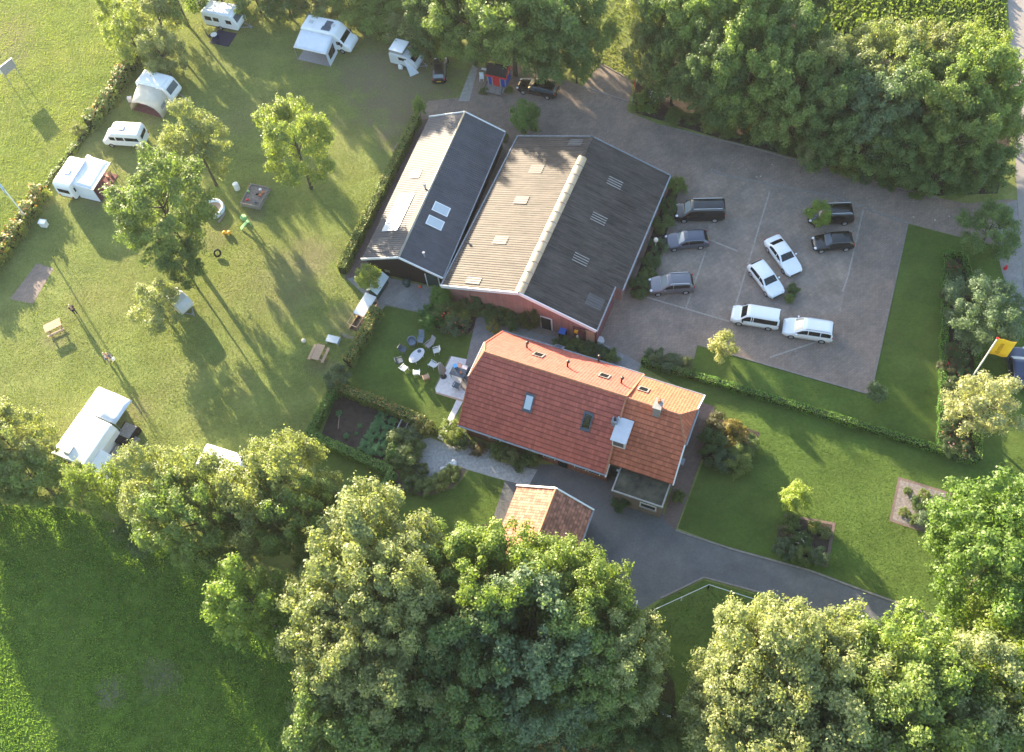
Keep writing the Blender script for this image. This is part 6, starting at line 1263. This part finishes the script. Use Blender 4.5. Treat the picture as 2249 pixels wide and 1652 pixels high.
toy(895, 150, .3, lambda mb: (mb.box((0, 0, .40), (.5, .5, .05)), mb.box((-.27, 0, .65), (.05, .5, .5)), mb.box((-.2, .2, .2), (.04, .04, .4)), mb.box((.2, .2, .2), (.04, .04, .4)), mb.box((.2, -.2, .2), (.04, .04, .4)), mb.box((-.2, -.2, .2), (.04, .04, .4))), SLATE, 'camping_chair', 'dark camping chair in front of the pop top caravan', 'chair', R(150))
for px, py, l, rz in ((462, 80, 'dark folding chair left of the navy ground sheet', 30), (476, 88, 'dark folding chair at the lower edge of the navy ground sheet', 120)):
    toy(px, py, .3, lambda mb: (mb.box((0, 0, .40), (.55, .55, .05)), mb.box((-.3, 0, .75), (.05, .55, .7)), mb.box((-.2, .22, .2), (.04, .04, .4)), mb.box((.2, .22, .2), (.04, .04, .4)), mb.box((.2, -.22, .2), (.04, .04, .4)), mb.box((-.2, -.22, .2), (.04, .04, .4))), NAVY, 'camping_chair', l, 'chair', R(rz))
toy(470, 78, .5, lambda mb: (mb.cyl((0, 0, .62), (0, 0, .66), .4, n=16), mb.cyl((0, 0, 0), (0, 0, .62), .05)), WHITE, 'camping_table', 'small round white table beside the navy ground sheet', 'table')
toy(196, 350, .4, lambda mb: mb.box((0, 0, .4), (.6, .5, .8)), CAMPER, 'gas_locker', 'white locker at the head of the sunlit caravan', 'locker', cv3.rotation_euler.z)
toy(239, 386, .3, lambda mb: (mb.box((0, 0, .40), (.55, .55, .05)), mb.box((-.3, 0, .72), (.05, .55, .7)), mb.box((0, .27, .2), (.5, .04, .4)), mb.box((0, -.27, .2), (.5, .04, .4))), mat('salmon_cloth', (0.5, 0.27, 0.2), .8, .1), 'camping_chair', 'salmon coloured chair at the edge of the flat white awning', 'chair', R(150))
for x, y, l in ((690, 72, 'folding chair under the motorhome awning'), (702, 120, 'white folding table under the motorhome awning')):
    pass
toy(285, 218, .3, lambda mb: mb.box((0, 0, .3), (.5, .4, .6)), SHIRT, 'food_box', 'pale box at the left corner of the cream awning', 'box')
toy(1057, 170, .45, lambda mb: (mb.box((0, 0, .43), (.5, .5, .05)), mb.box((0, .25, .7), (.5, .05, .55)), [mb.box((x, y, .2), (.05, .05, .42)) for x in (-.22, .22) for y in (-.22, .22)]), WHITE, 'plastic_chair', 'white plastic chair standing left of the playhouse', 'chair', R(-10))
toy(1065, 152, .5, lambda mb: mb.box((0, 0, .45), (.9, .3, .06)) or [mb.box((x, 0, .2), (.06, .3, .42)) for x in (-.4, .4)], WHITE, 'white_bench', 'small white bench behind the plastic chair', 'bench', R(-30))
# barn side things
def bench(px, py, L, a, label):
    c = at(px, py, .4); t = thing('garden_bench', label, 'bench', (c.x, c.y, 0), a); mb = MB()
    for i in range(3): mb.box((0, -.15 + .15 * i, .43), (L, .1, .04))
    mb.build('seat', DKGREEN, t); mb = MB()
    for z in (.6, .75, .9): mb.box((0, .3, z), (L, .04, .09))
    mb.build('backrest', mat('pale_green_paint', (0.25, 0.33, 0.22), .6, .3), t)
    for x in (-L * .42, L * .42): mb = MB(); mb.box((x, .05, .3), (.07, .5, .6)); mb.build('leg', DKGREEN, t)
bench(838, 602, 1.7, R(-26), 'pale green slatted bench against the black barn wall')
toy(893, 621, .5, lambda mb: (mb.ball((0, 0, .62), (.45, .45, .32), 14, 8), mb.cyl((0, 0, 0), (0, 0, .4), .3, .1, 12)), DKGREEN, 'kettle_grill', 'dark covered grill standing in front of the black barn', 'grill')
toy(922, 630, .15, lambda mb: mb.ball((0, 0, .18), .18, 12, 8), mat('orange_plastic', (0.7, 0.12, 0.03), .4, .4), 'orange_ball', 'orange ball on the paved yard by the black barn', 'ball')
t = thing('rubbish_bin', 'black wheeled bin with bright blue lid beside the pink barn wall', 'bin', at(1236, 738), R(-30))
mb = MB(); mb.box((0, 0, .5), (.62, .72, .9)); mb.build('tub', BLACKP, t, bevel=.04); mb = MB(); mb.box((0, 0, 1.0), (.68, .78, .12)); mb.build('lid', BLUE, t, bevel=.04)
toy(1318, 746, .3, lambda mb: mb.cyl((0, 0, 0), (0, 0, .4), .4, .34, 16), GREYSHELL, 'water_butt', 'pale tub under the near corner of the brick barn roof', 'tub')
t = thing('garden_figure', 'pale garden figure standing between barn and farmhouse', 'statue', at(1268, 752)); mb = MB(); mb.cyl((0, 0, 0), (0, 0, .4), .2, .16, 10); mb.build('pedestal', CONCRETE, t)
mb = MB(); mb.loft([[(r * math.cos(q), r * math.sin(q), z) for q in [6.28319 * i / 12 for i in range(12)]] for r, z in ((.12, .4), (.15, .6), (.12, .8), (.14, .98), (.06, 1.08), (.09, 1.18), (.08, 1.28), (.03, 1.34))]); mb.build('figure', CANVAS, t, True)
toy(1395 , 646, .05, lambda mb: mb.box((0, 0, .06), (.7, .14, .1)), WHITE, 'white_block', 'white kerb block at the near end of the barn bed', 'block', R(-20))
t = thing('globe_lamp', 'lamp post with white globe beside the barn bed', 'lamp', at(1438, 552)); mb = MB(); mb.cyl((0, 0, 0), (0, 0, 1.75), .045); mb.build('post', CONCRETE, t); mb = MB(); mb.ball((0, 0, 1.95), .24, 16, 11); mb.build('globe', CANVAS, t, True)
# flagpoles
def flag_at(root, x0, z0, z1, ln, a, m, th=.02, name='flag', drop=.25):
    vs = []; k = 10
    for j in range(5):
        for i in range(k + 1):
            u, v = i / k, j / 4; d = .10 * math.sin(u * 7) * u; vs.append((x0 + math.cos(a) * ln * u - math.sin(a) * d, math.sin(a) * ln * u + math.cos(a) * d, z0 + (z1 - z0) * v - drop * u * u))
    mb = MB(); mb.add(vs, [(j * (k + 1) + i, j * (k + 1) + i + 1, (j + 1) * (k + 1) + i + 1, (j + 1) * (k + 1) + i) for j in range(4) for i in range(k)]); o = mb.build(name, m, root, True); md = o.modifiers.new('t', 'SOLIDIFY'); md.thickness = th; return o
b = at(66, 488); fp = thing('flagpole', 'tall white flagpole with pale blue flag at the left edge', 'flagpole', b); mb = MB(); mb.cyl((0, 0, 0), (0, 0, 7.6), .085, .06, 10); mb.build('pole', WHITE, fp); mb = MB(); mb.ball((0, 0, 7.65), .08); mb.build('finial', YELLOWP, fp)
flag_at(fp, .06, 5.9, 7.5, 1.0, R(-70), FLAGB)
b = at(2128, 838); fq = thing('flagpole', 'white flagpole with a yellow banner in the rose border', 'flagpole', b)
zt_ = 5.0
for zz in [x * .1 for x in range(20, 90)]:
    q = at(2190, 736, zz)
    if (q - Vector((b.x, b.y, zz))).length < .6: zt_ = zz
zt_ = max(4.5, min(7.0, zt_)) + .7; mb = MB(); mb.cyl((0, 0, 0), (0, 0, zt_), .07, .06, 10); mb.build('pole', WHITE, fq); mb = MB(); mb.cyl((0, 0, zt_), (0, 0, zt_ + .12), .10); mb.build('finial', REDP, fq)
fo = flag_at(fq, .06, zt_ - 2.6, zt_ - .05, 1.6, R(-22), FLAGY, drop=.1)
mb = MB()
a = R(-22); rl2 = random.Random(4)
for i in range(9):
    v = .15 + .075 * i; u = .42; x = .06 + math.cos(a) * 1.45 * u; y = math.sin(a) * 1.45 * u; z = zt_ - 2.6 + 2.55 * v
    hgt = rl2.choice((.28, .36, .24)); off = Vector((math.sin(a), -math.cos(a), 0)) * .05; ux = Vector((math.cos(a), math.sin(a), 0))
    c_ = Vector((x, y, z)) + off
    mb.bar(c_ - ux * hgt / 2, c_ + ux * hgt / 2, .02, .03)
    if i % 2: mb.bar(c_ - ux * hgt / 2, c_ - ux * hgt / 2 + Vector((0, 0, .12)), .02, .03)
mb.build('lettering', mat('dark_lettering', (0.25, 0.10, 0.02), .7, .1), fq)
# sign board on posts in the meadow
c0 = at(35, 176); t = thing('notice_board', 'white board on two posts standing alone in the meadow, upper left', 'sign board', (c0.x, c0.y, 0), R(45))
mb = MB(); mb.prismx([(.30, 1.75), (.02, 2.75), (-.12, 2.75), (.12, 1.7)], -1.05, 1.05); mb.build('board', WHITE, t)
mb = MB(); mb.prismx([(-.13, 2.70), (-.20, 1.55), (-.26, 1.55), (-.19, 2.70)], -.9, .9); mb.build('back_panel', GREYC, t)
for x in (-.8, .8): mb = MB(); mb.cyl((x, 0, 0), (x, 0, 1.4), .05); mb.build('post', ZINC, t)
# cold frame, planters, pots
c0 = at(896, 938, .3); t = thing('cold_frame', 'pale framed glass cold frame in the vegetable garden', 'cold frame', (c0.x, c0.y, 0), R(-28)); mb = MB()
for c, d in (((0, .55, .3), (1.9, .07, .1)), ((0, -.55, .3), (1.9, .07, .1)), ((.92, 0, .3), (.07, 1.1, .1)), ((-.92, 0, .3), (.07, 1.1, .1)), ((-.2, 0, .3), (.06, 1.1, .08))): mb.box(c, d)
mb.build('frame', GREYSHELL, t); mb = MB()
for c, d in (((0, .55, .13), (1.9, .05, .26)), ((0, -.55, .13), (1.9, .05, .26)), ((.92, 0, .13), (.05, 1.1, .26)), ((-.92, 0, .13), (.05, 1.1, .26))): mb.box(c, d)
mb.build('box', OLDWOOD, t)
toy(908, 1007, .4, lambda mb: (mb.box((0, 0, .35), (.5, .45, .7)), mb.box((0, 0, .73), (.56, .5, .07))), GREYSHELL, 'compost_bin', 'pale square bin at the left side of the gravel terrace', 'bin', R(20))
t = thing('round_planter', 'round stone planter with a clipped plant on the gravel terrace', 'planter', at(931, 1036)); mb = MB(); mb.cyl((0, 0, 0), (0, 0, .45), .5, .62, 18); mb.build('pot', CONCRETE, t)
o = bpy.data.objects.new('plant', CROWN['S', 1]); col.objects.link(o); o.parent = t; o.location.z = .7; o.scale = (.42, .42, .35); o.color = (*DARK, 1)
for i, (x, y, l) in enumerate(((910, 1030, 'boulder at the left rim of the gravel terrace'), (917, 1040, 'second boulder at the left rim of the gravel terrace'), (926, 1047, 'boulder below the round planter'), (975, 1032, 'pale boulder right of the round planter'), (986, 1024, 'pale boulder near the brick path start'), (997, 1018, 'boulder at the start of the brick path'))):
    mb = MB(); mb.ball((0, 0, .12), (.42, .3, .2), 9, 6); o = mb.build('boulder', GREYSHELL if i > 2 else CONCRETE); o.location = at(x, y); o.rotation_euler.z = i; tag(o, l, 'stone', 'stones round the gravel terrace')
for x, y, m, l in ((1017, 957, TERRA, 'terracotta pot by the farmhouse corner'), (1022, 963, DKGREEN, 'green pot next to the terracotta one'), (1031, 972, OLDWOOD, 'small brown pot under the farmhouse eave')):
    toy(x, y, .2, lambda mb: mb.cyl((0, 0, 0), (0, 0, .4), .2, .27, 12), m, 'flower_pot', l, 'pot')
toy(1735, 1075, .0, lambda mb: mb.cyl((0, 0, 0), (0, 0, .1), .1), OLDWOOD, 'tree_stake', 'short stake beside the small yellow tree in the lawn', 'stake')
toy(731, 746, .4, lambda mb: (mb.box((0, 0, .5), (1.3, .8, .06)), mb.box((-.6, 0, .25), (.06, .7, .5)), mb.box((.6, 0, .25), (.06, .7, .5))), GREYSHELL, 'grey_table', 'plain grey table standing at the hedge gap', 'table', R(-25))
mb = MB(); A_ = at(752, 742); B_ = at(790, 752); t = thing('garden_gate', 'low wooden gate in the hedge by the grey table', 'gate', A_, heading(B_, A_)); 
for x in (0, 1.6): mb.box((x, 0, .5), (.08, .08, 1.0))
mb.build('post', OLDWOOD, t); mb = MB(); [mb.box((.8, 0, z), (1.5, .04, .08)) for z in (.3, .55, .8)]; mb.build('rail', OLDWOOD, t)
for i, (x, y) in enumerate(((800, 1010),)):
    mb = MB(); mb.cyl((0, 0, 0), (0, 0, 1.0), .025); o = mb.build('bean_stick', WOOD); o.location = at(845, 925); tag(o, 'pale stick standing in the vegetable rows', 'stick')
mb = MB(); A_ = at(742, 942, .3); B_ = at(745, 912, .3); mb.bar(A_, B_, .04); o = mb.build('bean_string', WOOD); tag(o, 'thin pale cane lying across the bare soil of the vegetable garden', 'cane')
# white fences
def fence(pts, label, gap=2.4, h=1.05, m=WHITE, rails=(1.05, .55)):
    A0 = at(*pts[0]); root = thing('fence', label, 'fence', A0); 
    for a, b in zip(pts[:-1], pts[1:]):
        A_ = at(*a) - A0; B_ = at(*b) - A0; L = (B_ - A_).length; k = max(1, int(L / gap))
        for i in range(k + 1):
            p = A_.lerp(B_, i / k); mb = MB(); mb.box(p + Vector((0, 0, h / 2)), (.09, .09, h)); mb.build('post', m, root)
        for z in rails: mb = MB(); mb.bar(A_ + Vector((0, 0, z)), B_ + Vector((0, 0, z)), .045, .09); mb.build('rail', m, root)
    return root
fence([(1436, 1346), (1554, 1292), (1660, 1326), (1770, 1362), (1885, 1401), (1945, 1422)], 'white rail fence round the paddock beside the drive', m=GREYSHELL, rails=(1.03,))
fence([(1405, 1550), (1470, 1578)], 'short white rail between the dark trees at the bottom')
fence([(1396, 1337), (1398, 1327)], 'white gate post standing alone beside the drive', rails=(1.0,))
fence([(1074, 812), (1074, 812.5)], 'thin post at the farmhouse gable', rails=(.5,)) if False else None
# red lamp on the verge, door sign on the drive
toy(2208, 588, .2, lambda mb: mb.cyl((0, 0, 0), (0, 0, .5), .18, .12, 12), REDP, 'red_marker', 'small red marker on the grey verge by the road', 'marker')
A_ = at(1396, 180); t = thing('barrier', 'red and white barrier pole at the grassy gap', 'barrier', A_); mb = MB(); B_ = at(1388, 222) - A_; mb.bar((0, 0, .9), B_ + Vector((0, 0, .9)), .10); mb.build('bar', REDP, t)
for p in (Vector((0, 0, 0)), B_): mb = MB(); mb.box(p + Vector((0, 0, .45)), (.12, .12, .9)); mb.build('post', WHITE, t)

# ------------------------------------------------------------------ grass, crop and litter that nobody could count
def inside(poly, X, Y):
    r = np.zeros(len(X), bool); n = len(poly); j = n - 1
    for i in range(n):
        xi, yi = poly[i]; xj, yj = poly[j]
        c = ((yi > Y) != (yj > Y)) & (X < (xj - xi) * (Y - yi) / (yj - yi + 1e-9) + xi); r ^= c; j = i
    return r
def scatter(poly_px, dens, seed, holes=()):
    rg = np.random.default_rng(seed); P_ = [tuple(at(*p))[:2] for p in poly_px]; xs = [p[0] for p in P_]; ys = [p[1] for p in P_]
    A = (max(xs) - min(xs)) * (max(ys) - min(ys)); n = int(A * dens); X = rg.uniform(min(xs), max(xs), n); Y = rg.uniform(min(ys), max(ys), n)
    k = inside(P_, X, Y)
    for h in holes: k &= ~inside([tuple(at(*p))[:2] for p in h], X, Y)
    return rg, X[k], Y[k]
def blades(name, poly, dens, h, wdt, colr, label, seed, holes=(), m=None, lean=.35, clump=0):
    rg, X, Y = scatter(poly, dens, seed, holes); k = np.ones(len(X), bool)
    for (p, rad, amt) in PATCH:
        dd = np.hypot(X - p[0], Y - p[1]) + 1.2 * np.sin(X * 1.7) * np.sin(Y * 1.3) * rad * .25; k &= ~((dd < rad) & (rg.random(len(X)) < amt * 1.1 * np.clip(1.6 * (1 - dd / rad), 0, 1)))
    X, Y = X[k], Y[k]; n = len(X); a = rg.uniform(0, 6.28, n); hh = h * rg.uniform(.5, 1.4, n); w = wdt * rg.uniform(.6, 1.4, n)
    if clump:
        f = np.sin(X * .9 + 1.7 * np.sin(Y * .5)) * np.sin(Y * .8 + 1.3 * np.sin(X * .6)) + .4 * np.sin(X * 2.3 + Y * 1.9); k = f > rg.uniform(-1, 1, n) * .8 + clump - .5
        X, Y, a, hh, w = X[k], Y[k], a[k], hh[k], w[k]; n = len(X)
    u = np.stack([np.cos(a), np.sin(a), np.zeros(n)], 1); v = np.stack([-np.sin(a), np.cos(a), np.zeros(n)], 1) * (rg.normal(0, lean, n) * hh)[:, None]
    B = np.stack([X, Y, np.full(n, .0)], 1); T = B + v + np.array([0, 0, 1]) * hh[:, None]
    Q_ = np.stack([B - u * (w / 2)[:, None], B + u * (w / 2)[:, None], T + u * (w * .38)[:, None], T - u * (w * .38)[:, None]], 1)
    o = bpy.data.objects.new(name, mesh_quads(name, Q_, m or BLADE)); col.objects.link(o); o.color = (*colr, 1); return tag(o, label, 'grass', kind='stuff')
CAMP = [(250, 200), (330, 90), (420, -20), (960, 60), (1030, 215), (940, 222), (850, 330), (752, 600), (845, 670), (760, 805), (690, 960), (700, 1010), (560, 1260), (350, 1180), (130, 1110), (-60, 1110), (-60, 640), (90, 440), (200, 285)]
slabh = [(81, 578), (118, 590), (72, 667), (21.5, 657)]
blades('field_grass', CAMP, 95, .032, .065, (0.245, 0.285, 0.090), 'short mown grass of the camping field', 3, [slabh])
blades('meadow_grass', [(-250, -120), (420, -150), (330, 60), (258, 165), (200, 275), (150, 350), (88, 440), (60, 492), (0, 570), (-120, 700)], 105, .065, .065, (0.25, 0.30, 0.085), 'rough tufted grass of the meadow at the upper left', 4)
blades('lower_field_grass', [(-60, 1112), (130, 1110), (350, 1180), (560, 1260), (700, 1420), (860, 1560), (900, 1700), (-60, 1700)], 95, .12, .09, (0.185, 0.30, 0.058), 'rough tufted grass of the field at the lower left', 5)
GL = [(1488, 1160), (1545, 1010), (1569, 900), (1545, 880), (1408, 800), (1531, 760), (1690, 805), (1908, 868), (1993, 493), (2100, 520), (2075, 562), (2060, 990), (2145, 1020), (2240, 1000), (2300, 1040), (2300, 1420), (2030, 1343), (1900, 1297), (1780, 1252), (1600, 1202)]
blades('garden_grass', GL, 85, .027, .058, (0.100, 0.158, 0.040), 'short mown grass of the farmhouse garden', 6, m=MOWN, holes=[[(1722, 1128), (1835, 1148), (1817, 1246), (1701, 1208)], [(1972, 1047), (2098, 1085), (2062, 1180), (1952, 1144)], [(1557, 912), (1668, 950), (1635, 1040), (1540, 1008)]])
blades('orchard_grass', [(690, 965), (866, 1052), (905, 1095), (985, 1080), (1030, 1035), (1160, 1072), (1118, 1135), (900, 1270), (690, 1240)], 85, .027, .058, (0.100, 0.158, 0.040), 'short mown grass between the curved path and the garage', 31)
blades('paddock_grass', [(1402, 1358), (1450, 1320), (1545, 1275), (1665, 1308), (1770, 1346), (1880, 1386), (1950, 1412), (1950, 1700), (1402, 1700)], 40, .07, .085, (0.085, 0.145, 0.035), 'dark grass of the small paddock behind the rail fence', 32)
blades('tea_lawn_grass', [(775, 800), (845, 674), (930, 690), (950, 715), (1040, 730), (1030, 790), (988, 782), (955, 855), (1000, 885), (960, 960), (745, 857)], 85, .027, .058, (0.100, 0.158, 0.040), 'short mown grass of the lawn round the oval table', 7)
blades('crop', [(1770, -60), (2205, -60), (2208, 110), (2100, 130), (1950, 120), (1790, 90)], 26, .45, .28, (0.155, 0.215, 0.05), 'bright leafy crop growing behind the wood at the top edge', 8, lean=.5)
blades('gap_grass', [(1305, -40), (1400, -40), (1400, 190), (1320, 140), (1310, 60)], 22, .10, .13, (0.17, 0.20, 0.035), 'grass of the sunny gap beside the barrier', 9)
rg, X, Y = scatter([(1560, 330), (1800, 380), (2100, 450), (2090, 505), (1990, 480), (1830, 425), (1600, 380)], .22, 12)
n = len(X); nr = unit(np.stack([rg.normal(0, .2, n), rg.normal(0, .2, n), np.ones(n)], 1))
o = bpy.data.objects.new('fallen_leaves', mesh_quads('fallen_leaves', leaf_quads(rg, np.stack([X, Y, np.full(n, .05)], 1), nr, np.full(n, .11)), PETAL)); col.objects.link(o); o.color = (.36, .37, .38, 1); tag(o, 'pale leaves scattered over the drive below the wood', 'leaves', kind='stuff')

# ------------------------------------------------------------------ thin haze volume, added to lift dark tones like lens glare
mb = MB(); mb.box((0, 550, 43.5), (3800, 4400, 89.0)); hz_ = mb.build('haze', bpy.data.materials.new('added_haze')); tag(hz_, kind='stuff')
hm = hz_.data.materials[0]; hm.use_nodes = True; t = hm.node_tree; t.nodes.clear()
pv = t.nodes.new('ShaderNodeVolumePrincipled'); pv.inputs['Density'].default_value = 0.00010; pv.inputs['Color'].default_value = (0.9, 0.93, 1.0, 1); pv.inputs['Anisotropy'].default_value = 0.35
ou = t.nodes.new('ShaderNodeOutputMaterial'); t.links.new(pv.outputs[0], ou.inputs['Volume'])
